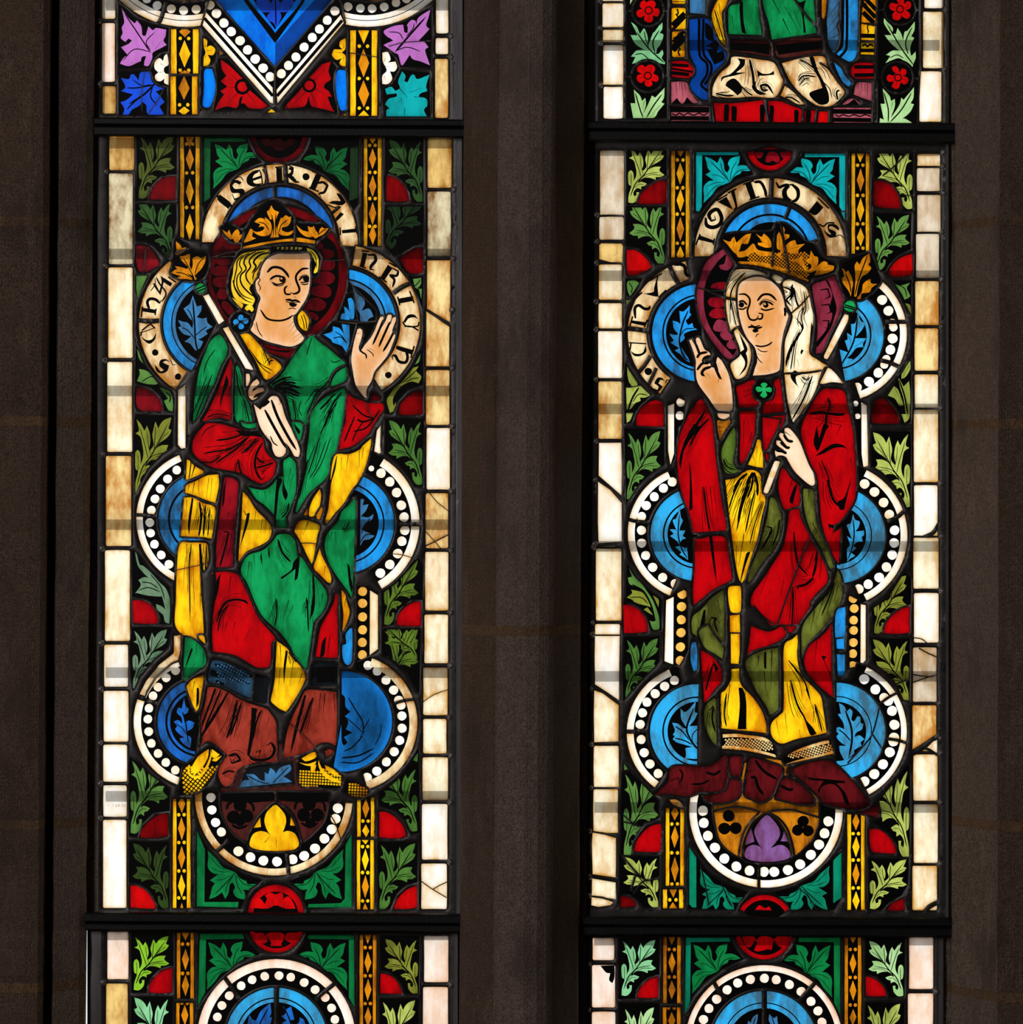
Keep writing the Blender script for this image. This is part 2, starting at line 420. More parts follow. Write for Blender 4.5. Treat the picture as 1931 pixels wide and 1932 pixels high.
            if kind == 'pane': own[idx] = oi; colr[idx] = ci[col]
            elif kind == 'l': own[idx] = -1; colr[idx] = 0
            elif kind == 'c': idx = idx[own[idx] == oi]; colr[idx] = ci[col]
            elif kind == 'x':
                idx = idx[(own[idx] >= 0)]; idx = idx[colr[idx] == 1]; colr[idx] = ci[col]
            elif kind[:3] == 'net':
                idx = idx[(own[idx] >= 0)]; idx = idx[(colr[idx] == 1)]
                if len(idx): idx = idx[namearr[own[idx]] == kind[4:]]; colr[idx] = ci[col]
            else: idx = idx[own[idx] >= 0]; colr[idx] = 1
        return own, colr

def edt(mask, R):
    """distance (cells) from every True cell to the nearest False one, capped at R"""
    f = np.where(mask, 1e6, 0.0)
    for ax in (0, 1):
        g = f.copy()
        for k in range(1, R + 1):
            for sgn in (1, -1):
                sh = np.full_like(f, 1e6)
                src = [slice(None)] * 2; dst = [slice(None)] * 2
                if sgn > 0: src[ax] = slice(k, None); dst[ax] = slice(None, -k)
                else: src[ax] = slice(None, -k); dst[ax] = slice(k, None)
                sh[tuple(dst)] = f[tuple(src)]
                g = np.minimum(g, sh + k * k)
        f = g
    return np.minimum(np.sqrt(f), R)

def smooth(a):
    for _ in range(2):
        p = np.pad(a, 1, mode='edge')
        a = (p[:-2, 1:-1] + p[2:, 1:-1] + p[1:-1, :-2] + p[1:-1, 2:] + 2 * p[1:-1, 1:-1]) / 6
    return a

FIGURE = {'crown', 'hair', 'fringe', 'lock_of_hair', 'face', 'collar', 'cloak', 'cloak_lining', 'tunic', 'tunic_front', 'sleeve', 'cuff', 'hand', 'raised_hand', 'robe', 'robe_lining', 'hem_band', 'under_robe', 'shoe', 'veil', 'clasp', 'mantle', 'mantle_lining', 'gown', 'gown_hem', 'bodice', 'halo', 'sceptre_finial', 'sceptre_knop', 'sceptre_shaft', 'mound'}

def build_panel(panel, root_name, label, group, figure_label=None):
    x0, y0, x1, y1 = panel.box
    st = 2.0
    nx, ny = int((x1 - x0) / st) + 1, int((y1 - y0) / st) + 1
    gx, gy = np.meshgrid(x0 + np.arange(nx) * st, y0 + np.arange(ny) * st)
    GP = np.stack([gx.ravel() + 0.013, gy.ravel() + 0.017], 1)
    own, _ = panel.paint(GP)
    lead = (own < 0).reshape(ny, nx)
    pad = np.pad(lead, 1, constant_values=True)[1:-1, 1:-1]
    d_lead = smooth(edt(lead, 12)) * st; d_glass = edt(~pad, 14) * st
    def samp(a, x, y):
        fx = np.clip((x - x0) / st, 0, nx - 1.001); fy = np.clip((y - y0) / st, 0, ny - 1.001)
        i, j = fx.astype(int), fy.astype(int); u, v = fx - i, fy - j
        return a[j, i]*(1-u)*(1-v) + a[j, i+1]*u*(1-v) + a[j+1, i]*(1-u)*v + a[j+1, i+1]*u*v
    V = [(x0, y0), (x1, y0), (x1, y1), (x0, y1)]; E = [(0, 1), (1, 2), (2, 3), (3, 0)]
    for kind, poly, col, oi in panel.shapes:
        q = poly[(np.abs(poly - np.roll(poly, 1, 0)).sum(1) > 1e-4)]
        if len(q) < 3: continue
        b = len(V); m = len(q)
        V.extend(map(tuple, np.clip(q, (x0, y0), (x1, y1))))
        E.extend((b + i, b + (i + 1) % m) for i in range(m))
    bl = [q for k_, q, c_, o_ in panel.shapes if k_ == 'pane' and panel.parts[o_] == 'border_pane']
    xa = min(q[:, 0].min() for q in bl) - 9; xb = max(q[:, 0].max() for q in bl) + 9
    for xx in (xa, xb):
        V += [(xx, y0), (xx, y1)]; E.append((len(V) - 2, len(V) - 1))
    rng = np.random.default_rng(3)
    # extra points: rounded leads get a crest, panes get interior samples for the patina
    for j in range(2, ny - 2, 1):
        for i in range(2 + j % 2, nx - 2, 2 if True else 1):
            if lead[j, i]:
                if d_lead[j, i] > 2.6 and (i + 2 * j) % 3 == 0: V.append((x0 + i*st + rng.uniform(-.6, .6), y0 + j*st + rng.uniform(-.6, .6)))
            elif d_glass[j, i] > 3.0 and (j % 4 == 0) and (i % 4 == 0 if d_glass[j, i] < 13 else (i % 8 == 0 and j % 8 == 0)):
                V.append((x0 + i*st + rng.uniform(-1, 1), y0 + j*st + rng.uniform(-1, 1)))
    r = delaunay_2d_cdt([Vector(v) for v in V], E, [], 1, 0.02, False)
    P = np.array([tuple(v) for v in r[0]]); T = np.array([f for f in r[2] if len(f) == 3])
    cen = P[T].mean(1)
    own, colr = panel.paint(cen)
    cols = panel.cols
    # split every pane at the leads that cross it
    nT = len(T)
    ed = np.sort(np.concatenate([T[:, [0, 1]], T[:, [1, 2]], T[:, [2, 0]]]), 1)
    key = ed[:, 0].astype(np.int64) * (len(P) + 1) + ed[:, 1]
    tri = np.tile(np.arange(nT), 3)
    o = np.argsort(key, kind='stable'); ks, ts = key[o], tri[o]
    same = np.nonzero(ks[1:] == ks[:-1])[0]
    ta, tb = ts[same], ts[same + 1]
    ok = (own[ta] == own[tb]) & (own[ta] >= 0)
    ta, tb = ta[ok], tb[ok]
    lab = np.arange(nT)
    while True:
        mn = np.minimum(lab[ta], lab[tb]); new = lab.copy()
        np.minimum.at(new, ta, mn); np.minimum.at(new, tb, mn)
        new = new[new]
        if (new == lab).all(): break
        lab = new
    area_ = np.abs(np.cross(P[T[:, 1]] - P[T[:, 0]], P[T[:, 2]] - P[T[:, 0]])) / 2
    comp_area = np.zeros(nT); np.add.at(comp_area, lab, area_)
    small = (own >= 0) & (comp_area[lab] < 12)
    own[small] = -1; colr[small] = 0
    ed_attr = samp(d_glass, P[:, 0], P[:, 1])
    hl = samp(d_lead, P[:, 0], P[:, 1])
    root = bpy.data.objects.new(root_name, None); COL.objects.link(root)
    root.location = (X((x0 + x1) / 2), 0, Z(y1)); root.empty_display_size = 0.1
    root['label'] = label; root['category'] = 'stained glass'
    if group: root['group'] = group
    rx, rz = root.location.x, root.location.z
    fig = None
    if figure_label:
        fig = bpy.data.objects.new('saint_figure', None); COL.objects.link(fig); fig.parent = root
        fig['label'] = figure_label
    WX = X(P[:, 0]) - rx; WZ = Z(P[:, 1]) - rz
    def link(name, verts, faces, mats, mi, parent, smooth=False, attr=None):
        me = bpy.data.meshes.new(name)
        me.from_pydata(verts, [], faces)
        for m_ in mats: me.materials.append(m_)
        me.polygons.foreach_set('material_index', mi)
        if smooth: me.polygons.foreach_set('use_smooth', [True] * len(faces))
        if attr is not None:
            a = me.attributes.new('edge', 'FLOAT', 'POINT'); a.data.foreach_set('value', attr)
        me.update()
        ob = bpy.data.objects.new(name, me); COL.objects.link(ob); ob.parent = parent
        return ob
    gm = own >= 0
    tids = np.nonzero(gm)[0]
    tids = tids[np.argsort(lab[tids], kind='stable')]
    cut = np.nonzero(np.diff(lab[tids]))[0] + 1
    for ids in np.split(tids, cut):
        if len(ids) == 0: continue
        part = panel.parts[own[ids[0]]]
        tt = T[ids]; u, inv = np.unique(tt, return_inverse=True); inv = inv.reshape(-1, 3)
        # orient so that the front looks into the church (-Y)
        a, b, c = P[tt[:, 0]], P[tt[:, 1]], P[tt[:, 2]]
        ccw = np.cross(b - a, c - a) > 0
        fr = inv.copy(); fr[ccw] = fr[ccw][:, ::-1]
        nv = len(u); th = 0.003
        verts = [(WX[i], 0.0, WZ[i]) for i in u] + [(WX[i], th, WZ[i]) for i in u]
        faces = [tuple(map(int, f)) for f in fr]
        cc = colr[ids]; ucol, ci = np.unique(cc, return_inverse=True)
        mats = [mat(cols[k]) for k in ucol] + [M_CLEAR]; clear = len(ucol)
        mi = list(map(int, ci))
        ecount = {}
        for f in fr:
            for p, q in ((f[0], f[1]), (f[1], f[2]), (f[2], f[0])):
                ecount[(int(p), int(q))] = 1
        rim = [(p, q) for p, q in ecount if (q, p) not in ecount]
        faces += [(p, p + nv, q + nv, q) for p, q in rim]
        faces += [(int(f[2]) + nv, int(f[1]) + nv, int(f[0]) + nv) for f in fr]
        mi += [clear] * (len(faces) - len(mi))
        at = np.concatenate([ed_attr[u], ed_attr[u]])
        parent = fig if (fig is not None and part in FIGURE) else root
        link(part, verts, faces, mats, mi, parent, attr=at)
    ids = np.nonzero(~gm)[0]; tt = T[ids]
    u, inv = np.unique(tt, return_inverse=True); inv = inv.reshape(-1, 3)
    a, b, c = P[tt[:, 0]], P[tt[:, 1]], P[tt[:, 2]]
    ccw = np.cross(b - a, c - a) > 0
    fr = inv.copy(); fr[ccw] = fr[ccw][:, ::-1]
    h = 0.0045 * (1 - np.exp(-np.maximum(hl[u] - 0.9, 0) / 2.8))
    verts = [(WX[i], -float(hh), WZ[i]) for i, hh in zip(u, h)] + [(WX[i], 0.004, WZ[i]) for i in u]
    nv = len(u)
    faces = [tuple(map(int, f)) for f in fr] + [(int(f[2]) + nv, int(f[1]) + nv, int(f[0]) + nv) for f in fr]
    tc = P[tt].mean(1)[:, 0]
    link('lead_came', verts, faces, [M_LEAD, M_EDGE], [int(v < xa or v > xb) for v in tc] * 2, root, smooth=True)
    knob = None
    mid = (x0 + x1) / 2
    for kind, poly, col, oi in panel.shapes:
        if kind != 'pane' or panel.parts[oi] != 'border_pane': continue
        lo, hi = poly.min(0), poly.max(0); left = (lo[0] + hi[0]) / 2 < mid
        if lo[1] < y0 + 25 or hi[0] - lo[0] < 8 or lo[1] > y1 - 10: continue
        px = lo[0] - 6 if left else hi[0] + 6
        if knob is None:
            V = [(0, -.0052, 0)]; F = []
            for rr, d in ((.55, -.0046), (.9, -.003), (1.25, .0)):
                V += [(.0052 * rr * math.cos(t), d, .0052 * rr * math.sin(t)) for t in np.linspace(0, 2 * math.pi, 11)[:-1]]
            F = [(0, 1 + i, 1 + (i + 1) % 10) for i in range(10)]
            for q in range(2): F += [(1 + q*10 + i, 11 + q*10 + i, 11 + q*10 + (i+1) % 10, 1 + q*10 + (i+1) % 10) for i in range(10)]
            knob = bpy.data.meshes.new('solder_joint'); knob.from_pydata(V, [], F); knob.materials.append(M_SOLDER)
            knob.polygons.foreach_set('use_smooth', [True] * len(F)); knob.update()
        ob = bpy.data.objects.new('solder_joint', knob); COL.objects.link(ob); ob.parent = root
        ob.location = (X(px) - rx, -.0028, Z(lo[1] - 3) - rz); ob.rotation_euler = (0, random.uniform(0, 6), 0)
        ob.scale = (random.uniform(.8, 1.25), random.uniform(.8, 1.2), random.uniform(.8, 1.15))
    print(label[:40], 'verts', len(P), 'tris', nT, 'panes', len(cut) + 1)
    return root

LEFT_MAIN = """
# ---------- white border
T 160 0
r T border_pane 225 1243 450 1550
r D border_pane 220 1578 438 2406
T 160 400
r W2 border_pane 213 505 437 1330
r W2 border_pane 205 1365 432 2186
T 160 800
r T2 border_pane 192 290 423 1112
r W2 border_pane 183 1150 412 1976
T 160 1200
r W border_pane 177 78 394 462
r W border_pane 172 500 398 962
r W border_pane 168 990 386 1327
r W border_pane 169 1360 382 1645
w BT .55 : 364,1533 370,1538 370,1550 364,1556 358,1550 358,1538 364,1533
w BT .55 : 337,1534 346,1534 346,1543 340,1542 337,1548 340,1555 347,1555
w BT .6 : 327,1554 329,1555
w BT .7 : 312,1556 306,1548 306,1538 311,1533 316,1538 314,1545 307,1543
w BT .7 : 283,1534 290,1542 290,1552 285,1556 281,1550 284,1545 290,1547
w BT .4 : 262,1534 254,1534 256,1545 258,1555
r W border_pane 166 1675 380 2478
T 500 0
r T border_pane 1483 1265 1700 1710
r D border_pane 1482 1745 1692 2336
T 500 400
G T2 border_pane : 1477,440 1690,440 1687,1005 1477,880
G T2 border_pane : 1471,905 1681,1045 1679,1405 1468,1405
r T2 border_pane 1468 1440 1682 1938
T 500 800
r W border_pane 1474 35 1685 597
r T2 border_pane 1466 630 1669 1130
l 1.5 : 1480,600 1560,700 1670,790
l 2.5 : 1455,1115 1570,1060 1685,1000
l 1.5 : 1460,975 1530,1050 1610,1140
r W2 border_pane 1461 1165 1672 1697
r W2 border_pane 1453 1736 1670 2179
T 500 1200
r W2 border_pane 1442 285 1664 720
l 1.5 : 1440,600 1550,530 1665,490
r W2 border_pane 1442 755 1655 1070
r W2 border_pane 1436 1105 1668 1497
r W border_pane 1431 1530 1664 2038
T 500 1532
r W border_pane 1424 470 1657 885
l 1.8 : 1422,630 1530,705 1655,780
l 1.8 : 1530,705 1590,670 1665,635
# ---------- foliage panes, left column
T 160 0
G K leaf_pane : 475,1250 840,1250 835,1590 700,1600 600,1700 575,1830 470,1830
leaf OLD 490 1230 820 1810
g RD red_pane : 587,1805 600,1745 650,1670 720,1620 830,1603 830,1825 590,1815
G K leaf_pane : 470,1860 835,1860 835,2010 810,2180 770,2350 700,2290 640,2230 560,2195 475,2195
T 160 400
leaf LD 800 -100 480 440
T 160 400
g RM red_pane : 468,305 555,310 600,340 650,400 682,480 600,530 540,545 490,530 465,440
l 2 : 560,280 548,420 535,550
G LG leaf_pane : 470,580 573,578 530,670 480,790 468,700
G K leaf_pane : 470,1210 540,1400 690,1590 800,1640 815,1700 815,1820 720,1800 690,1680 600,1600 470,1560
c LG : 475,1250 500,1280 520,1310 580,1420 500,1345
c LG : 475,1540 500,1480 495,1430 550,1440 600,1470 690,1540 650,1570 560,1565
c LG : 680,1600 740,1605 790,1660 805,1750 800,1820 760,1800 720,1720 760,1700
s 3 : 520,1545 600,1500 660,1520
s 4 : 740,1640 780,1680 770,1740
g RM red_pane : 470,1600 540,1600 620,1640 690,1720 708,1815 580,1815 500,1800 468,1740
T 160 800
G K leaf_pane : 470,-80 810,-80 800,210 700,270 560,420 460,640 455,0
leaf OL 455 -60 795 635
G K leaf_pane : 440,1150 500,1200 600,1350 770,1490 785,1830 680,1820 640,1660 560,1600 430,1570
c LGR : 455,1150 475,1190 500,1280 530,1290 600,1350 680,1440 740,1500 775,1600 775,1750 770,1820 730,1800 715,1740 660,1690 650,1640 700,1660 735,1690 700,1560 640,1440 580,1400 520,1340 480,1280
c LGR : 460,1540 510,1470 490,1420 540,1395 600,1410 670,1460 700,1570 650,1570 560,1560 480,1540
s 3 : 490,1515 580,1490 690,1530
s 3 : 520,1440 600,1450 670,1500
s 3 : 600,1370 690,1480 730,1600
g R red_pane : 435,1605 500,1605 570,1625 630,1680 665,1760 655,1815 540,1820 440,1812
T 160 1200
G K leaf_pane : 430,-75 790,-75 760,100 640,200 500,360 440,500 425,300
leaf LGR 435 -60 755 480
T 160 1200
G K leaf_pane : 412,1100 480,1150 600,1270 770,1390 775,1590 620,1610 520,1710 480,1830 410,1820
leaf LG 415 1120 760 1800
g RD2 red_pane : 503,1815 530,1750 580,1690 680,1625 760,1622 765,1820 640,1840 510,1835
T 160 1532
G K leaf_pane : 415,275 770,270 775,885 680,885 640,790 590,720 500,660 410,640
leaf LD2 765 285 435 880
g R2 red_pane : 412,670 480,675 560,720 620,800 645,860 630,880 540,880 415,870
# ---------- foliage panes, right column
T 500 0
G K leaf_pane : 1105,1265 1445,1265 1445,1850 1360,1850 1320,1740 1240,1640 1105,1600
leaf LD 1440 1270 1125 1840
g RD2 red_pane : 1105,1605 1150,1605 1230,1650 1290,1730 1315,1830 1200,1840 1103,1825
G K leaf_pane : 1105,1880 1450,1880 1445,2210 1350,2240 1250,2310 1180,2320 1095,2200
leaf LDD 1095 1800 1430 2270
T 500 400
g RD2 red_pane : 1225,425 1290,370 1360,335 1440,328 1440,500 1425,555 1310,550 1250,460
G K leaf_pane : 1310,590 1445,585 1440,900 1400,780
c LG : 1350,610 1425,600 1420,660 1385,700 1430,700 1425,790 1400,700 1370,690
s 3 : 1350,690 1400,640 1420,610
G K leaf_pane : 1440,1250 1445,1570 1300,1620 1210,1720 1160,1840 1100,1830 1110,1650 1240,1560 1350,1420
c LG : 1420,1290 1400,1370 1330,1400 1380,1330
c OL : 1300,1440 1400,1405 1380,1450 1425,1500 1400,1560 1330,1545 1240,1590 1170,1690 1170,1770 1195,1730 1190,1800 1140,1830 1110,1720 1140,1660 1220,1540
s 3 : 1250,1560 1330,1490 1390,1430
s 3 : 1290,1550 1340,1520 1410,1510
g RD2 red_pane : 1220,1840 1230,1760 1280,1700 1360,1640 1440,1625 1440,1840 1300,1850
T 500 800
G K leaf_pane : 1105,-45 1450,-45 1440,575 1370,560 1290,430 1200,340 1105,270
leaf LG2 1435 -35 1125 555
G K leaf_pane : 1400,1230 1440,1290 1440,1600 1330,1600 1220,1690 1170,1830 1080,1840 1075,1540 1200,1450 1330,1310
leaf OLG 1085 1240 1400 1830
g R red_pane : 1195,1830 1215,1740 1290,1660 1370,1620 1420,1618 1425,1840 1300,1843
T 500 1200
G K leaf_pane : 1080,-60 1420,-60 1410,520 1390,500 1300,340 1190,230 1080,170
leaf OLG 1095 -60 1400 520
leaf OLG 1390 -90 1090 215
G K leaf_pane : 1400,1020 1415,1790 1340,1800 1290,1690 1200,1590 1050,1550 1050,1440 1200,1320 1330,1180
c LG2 : 1340,1130 1395,1065 1390,1145
leaf LG2 1390 1200 1055 1780
g R red_pane : 1042,1600 1110,1605 1200,1660 1270,1750 1285,1825 1200,1845 1040,1835
T 500 1532
G K leaf_pane : 1040,275 1390,275 1390,640 1290,660 1200,740 1140,885 1035,885
leaf LG2 1040 285 1378 885
g R2 red_pane : 1175,870 1210,790 1290,710 1385,670 1388,870 1290,885 1180,882
# ---------- yellow lozenge strips
T 160 0
strip YB lozenge_strip 866 1250 1048 2180 : 1250,95 1450,105 1745,118 2070,125 ; 1312 1575 1890
T 160 400
c K : 870,230 910,240 910,260 1020,290 1060,270 1060,330 860,330
T 500 0
strip YB lozenge_strip 898 1262 1065 2240 : 1260,50 1445,95 1695,100 1945,105 2140,90 ; 1325 1570 1808 2062
T 160 1200
strip Y lozenge_strip 800 1485 965 2478 : 1530,80 1755,105 2018,105 2275,105 2540,110 ; 1628 1880 2140 2385
T 500 1200
strip Y lozenge_strip 838 1470 1000 1828 : 1570,90 1775,60 ; 1685
T 500 1532
strip Y lozenge_strip 835 255 995 888 : 255,40 435,100 680,105 905,75 ; 315 552 810
# ---------- green corner pieces, top and bottom
T 160 0
G K corner_pane : 1080,1255 1470,1255 1560,1440 1620,1480 1400,1560 1200,1750 1110,1930 1085,1850
C GD2 : 1085,1257 1480,1257 1465,1290 1145,1290 1140,1800 1088,1840
maple GD 1170 1305 1610 1720
T 500 0
G K corner_pane : 420,1350 440,1260 860,1260 850,1860 790,1930 700,1750 560,1580 330,1480
C LDD : 780,1345 850,1330 848,1800 770,1830
maple GD2 770 1330 340 1740
T 160 1532
G K corner_pane : 1020,165 1120,330 1250,480 1480,590 1620,620 1500,700 1420,880 1020,870
C GD : 1022,170 1095,340 1090,820 1400,820 1395,870 1018,860
maple GD 1120 800 1600 350
T 500 1532
G K corner_pane : 795,190 795,870 390,880 340,720 230,630 430,570 620,430 740,290
C GD : 790,195 735,300 728,790 690,830 400,840 390,870 790,870
maple GD 715 800 230 340
T 160 0
# ruby half roundels
A RD red_roundel 1770 1225 0 262 -5 185
ka 1770 1225 0 215 0 180
c RDD : 1600,1270 1650,1265 1680,1255 1700,1290 1740,1265 1790,1265 1820,1300 1870,1260 1920,1275 1900,1320 1860,1330 1810,1360 1740,1365 1700,1330 1640,1330
T 160 1532
A R red_roundel 1740 915 0 252 180 360
ka 1740 930 0 205 180 360
c R2 : 1500,870 1540,790 1600,790 1640,840 1660,790 1640,760 1690,735 1740,750 1790,735 1810,770 1780,830 1810,790 1860,770 1900,830 1920,880 1830,880 1740,850 1660,880
s 3 : 1720,880 1715,790 
s 3 : 1760,880 1770,790
s 3 : 1690,880 1660,810
s 3 : 1800,880 1840,810
# ---------- side jamb of the architecture frame
T 160 400
G W border_fillet : 850,1620 920,1570 918,2150 880,2155 848,2120
T 500 800
G W border_fillet : 1055,10 1050,200 1058,260 990,305 1020,60
# ---------- lobes
T 0 0 1
A C inscription_band 528 457 114 147 180 363
A C inscription_band 409 610 107 147 122 233
A C inscription_band 646 609 110 147 -80 60
A K lobe_ground 646 609 0 101 -90 90
a B 646 609 84 101 -90 0
a BG 646 609 74 81 -90 0
A K lobe_ground 409 610 0 101 118 262
a B 409 610 86 101 110 265
a BG 409 610 78 84 110 265
A K blue_arch 528 457 86 104 195 345
a BM 528 457 86 104 195 345
l 8 : 519,352 519,376
A K beaded_band 387 979 93 130 112 248
a W 387 979 117.5 130 112 248
A B lobe_ground 387 979 40 88 100 260
ka 387 979 66 70 100 260
A K beaded_band 649 987 104 143 -78 60
a W 649 987 127.5 143 -58 60
A B lobe_ground 649 987 0 95 -90 90
ka 649 987 74 77 -90 90
ka 649 987 0 66 -90 90
A K beaded_band 378 1362 88 126 110 250
a W 378 1362 112 126 110 250
A BM lobe_ground 378 1362 0 81 100 262
ka 378 1362 62 66 90 270
ka 378 1362 0 57 90 270
A K beaded_band 658 1364 93 130 -82 74
a C 658 1364 115 130 -70 74
A BD lobe_ground 645 1361 0 95 -90 100
A K beaded_band 517 1503 106 149 5 185
a C 517 1503 136 149 5 185
A BR lobe_ground 517 1503 0 100 0 360
T 160 800
o W 40 : 838,420 755,500 688,590 640,682 607,785 593,898 600,993 635,1095 697,1193 768,1278
l 7 : 470,828 560,830 670,845
T 500 800
o W 44 : 1058,448 1138,527 1200,625 1243,740 1268,848 1275,968 1248,1068 1210,1180 1138,1280 1052,1358 957,1417
o W 26 : 970,405
l 8 : 1190,915 1300,912 1420,915
l 1.5 : 1130,1180 1240,1190 1350,1220
T 160 1200
o W 40 : 828,315 742,380 668,465 622,545 585,658 575,757 583,870 607,978 668,1070 738,1152 825,1222
l 7 : 450,550 550,580 665,620
T 500 1200
o W 42 : 940,268 1023,320 1103,402 1173,492 1220,585 1240,630 1248,727 1250,840 1228,950 1178,1053 1107,1147 1020,1230 932,1287 850,1310
l 6 : 1165,620 1260,590 1400,570
T 160 1200
o W 42 : 1165,1365 1150,1470 1158,1583 1192,1698 1245,1785
T 160 1532
o W 45 : 1400,357 1510,412 1627,443 1752,452 1895,432 1999,400 2098,332 2184,243 2251,157 2286,62 2306,-35 2321,-130
l 8 : 1200,360 1270,300 1310,250
l 8 : 1862,600 1850,470 1840,380
l 2 : 2235,20 2290,120 2340,270
# blue lobe painting
T 160 400
x BG : 985,760 1020,860 1065,850 1060,900 1020,960 1080,970 1110,960 1120,1010 1165,1045 1100,1080 1120,1110 1060,1150 1030,1160 1080,1180 1050,1240 1020,1250 1030,1270 1000,1250 960,1200 910,1180 950,1150 970,1130 900,1110 850,1050 880,1040 850,985 900,1000 940,1010 980,1060 985,1000 950,960 900,880 940,850 960,830
s 5 : 985,800 1000,1000 1010,1180 1035,1290
s 3 : 1000,1150 940,1080 880,1050
s 3 : 1005,1130 1060,1080 1120,1040
s 3 : 990,1000 960,920 930,880
T 500 400
G K lobe_leaf : 745,690 860,1000 1010,990 1010,900 760,640
c BG : 800,680 850,750 900,790 910,840 880,900 950,880 990,950 940,980 950,1020 900,1030 870,990 865,930 830,860
G K lobe_leaf : 740,760 800,730 840,980 660,990 700,900
c B : 755,790 790,785 815,850 810,970 780,975 770,900
c B : 720,860 750,880 780,930 770,985 690,975 700,930 730,920
G K lobe_leaf : 600,1010 830,1020 770,1230 740,1290 530,1120
c B : 530,1115 610,1090 620,1040 680,1060 720,1110 700,1020 770,1030 770,1190 740,1280 700,1220 620,1190 600,1160
s 3 : 620,1150 690,1140 740,1190
s 3 : 640,1090 700,1130 750,1200
T 500 800
x BG : 880,680 905,690 890,740 945,730 920,790 875,840 940,850 990,820 975,870 920,900 880,960 1000,1020 950,1050 900,1060 870,1110 870,700
s 3 : 875,1000 920,920 960,850
s 3 : 870,1080 920,1010 990,1010
T 160 1200
x BM : 905,560 920,640 945,660 935,700 900,720 910,790 950,770 1000,790 980,840 930,870 930,900 970,930 960,1020 920,1000 880,960 865,930 910,925 870,900 825,850 840,820 810,780 850,765 890,800 880,740 840,700 850,650 885,660
s 4 : 890,690 920,800 945,980
s 2.5 : 830,800 890,840 930,900
s 2.5 : 990,800 940,850
T 500 1200
k : 690,520 730,560 735,640 780,690 730,730 760,780 740,850 800,880 720,920 750,970 720,1000 700,960
s 4 : 760,560 830,680 890,780 900,900
s 3 : 740,740 830,820 890,880
s 3 : 860,960 900,850 960,740
s 4 : 720,1050 800,1010 900,900
s 5 : 700,1110 850,1090 1000,1020
s 4 : 690,1150 850,1150 1000,1060
s 3 : 1060,800 1050,900 1000,1000
# ---------- inscription, top band
T 160 0
l 6 : 1635,1490 1655,1600 1670,1690
l 9 : 1825,1480 1830,1580 1840,1690
S 5 : 1170,1760 1230,1800 1300,1850 1340,1880
s 11 : 1230,1790 1290,1840
k : 1230,1770 1330,1850 1310,1905 1210,1820
S 3 : 1330,1905 1370,1840
S 3 : 1150,1810 1210,1740
k : 1320,1690 1345,1645 1390,1640 1430,1660 1410,1680 1370,1665 1345,1690 1370,1720 1440,1720 1460,1760 1440,1810 1390,1830 1360,1810 1410,1790 1405,1760 1340,1755
s 3 : 1340,1650 1410,1610 1450,1650
s 3 : 1430,1830 1380,1840 1340,1760
k : 1590,1545 1530,1560 1480,1610 1480,1670 1530,1700 1590,1690 1620,1670 1550,1670 1530,1630 1545,1590 1580,1570
S 2.5 : 1590,1545 1610,1600 1620,1690
S 5 : 1520,1640 1610,1610
S 2.5 : 1620,1540 1650,1600 1640,1680
S 11 : 1770,1530 1775,1650
S 3 : 1735,1525 1800,1520
S 3 : 1745,1655 1820,1650
s 7 : 1850,1500 1900,1530 1880,1580 1855,1590 1900,1620 1910,1650 1960,1660
T 500 0
S 5 : 220,1530 250,1550 240,1590 215,1600 260,1640 285,1640
o K 33 : 375,1610
k : 470,1580 520,1590 460,1730 410,1710
S 3 : 430,1560 530,1595
S 3 : 400,1710 490,1745
s 8 : 480,1670 530,1660 570,1690 540,1750 490,1760 520,1810
k : 650,1760 690,1770 740,1840 700,1870 580,1850 620,1830 690,1830
s 4 : 560,1860 640,1890 700,1880
T 500 400
k : 640,60 690,0 720,20 660,80
S 3 : 700,20 620,110
S 3 : 800,-50 820,60
k : 700,165 825,150 830,185 705,195
S 2.5 : 685,140 690,210
S 2.5 : 825,130 840,200
l 6 : 590,30 680,-50
# inscription, right band
l 9 : 1170,740 1240,690 1320,650
k : 890,370 935,375 905,500 865,490
S 3 : 880,355 950,360 
S 3 : 860,490 920,510
s 10 : 935,390 1000,390 1010,440 970,490 960,520 1000,530
k : 1120,480 1165,510 1090,620 1050,600
S 3 : 1130,460 1200,500
S 3 : 1040,590 1110,640
s 8 : 1160,510 1215,540 1200,580 1140,575 1180,620 1160,690
k : 1210,790 1350,765 1355,810 1220,835
S 3 : 1320,720 1360,830
S 3 : 1210,770 1230,850
k : 1260,1000 1300,940 1360,935 1400,980 1360,960 1310,970 1280,1010
S 3 : 1255,1000 1290,1040 1390,1040 1405,1000
S 3 : 1270,1040 1340,1045 1400,1080
k : 1200,1215 1360,1260 1340,1300 1200,1250
S 3 : 1360,1220 1330,1330
s 9 : 1280,1250 1300,1320 1280,1370 1220,1360 1190,1310 1160,1310 1165,1350
o K 30 : 1125,1485
T 160 400
# inscription, left band
l 9 : 490,985 580,995 680,990
k : 520,870 650,890 645,925 520,905
S 3 : 525,860 515,960
S 3 : 650,880 640,940
s 9 : 590,890 570,820 600,790 650,800 680,830 700,800
k : 690,580 800,650 780,680 720,640 690,760 640,690 620,650 640,650 680,720 700,640
S 3 : 760,590 830,640
s 3 : 600,720 640,660 640,600
s 5 : 700,820 740,740 680,650 650,590
k : 655,1080 640,1160 590,1200 540,1170 510,1130 560,1165 610,1160 640,1120
S 3 : 520,1085 510,1130 
S 3 : 520,1080 570,1040 600,1020 640,1060
s 3 : 500,1100 570,1080 650,1050
o K 30 : 642,1280
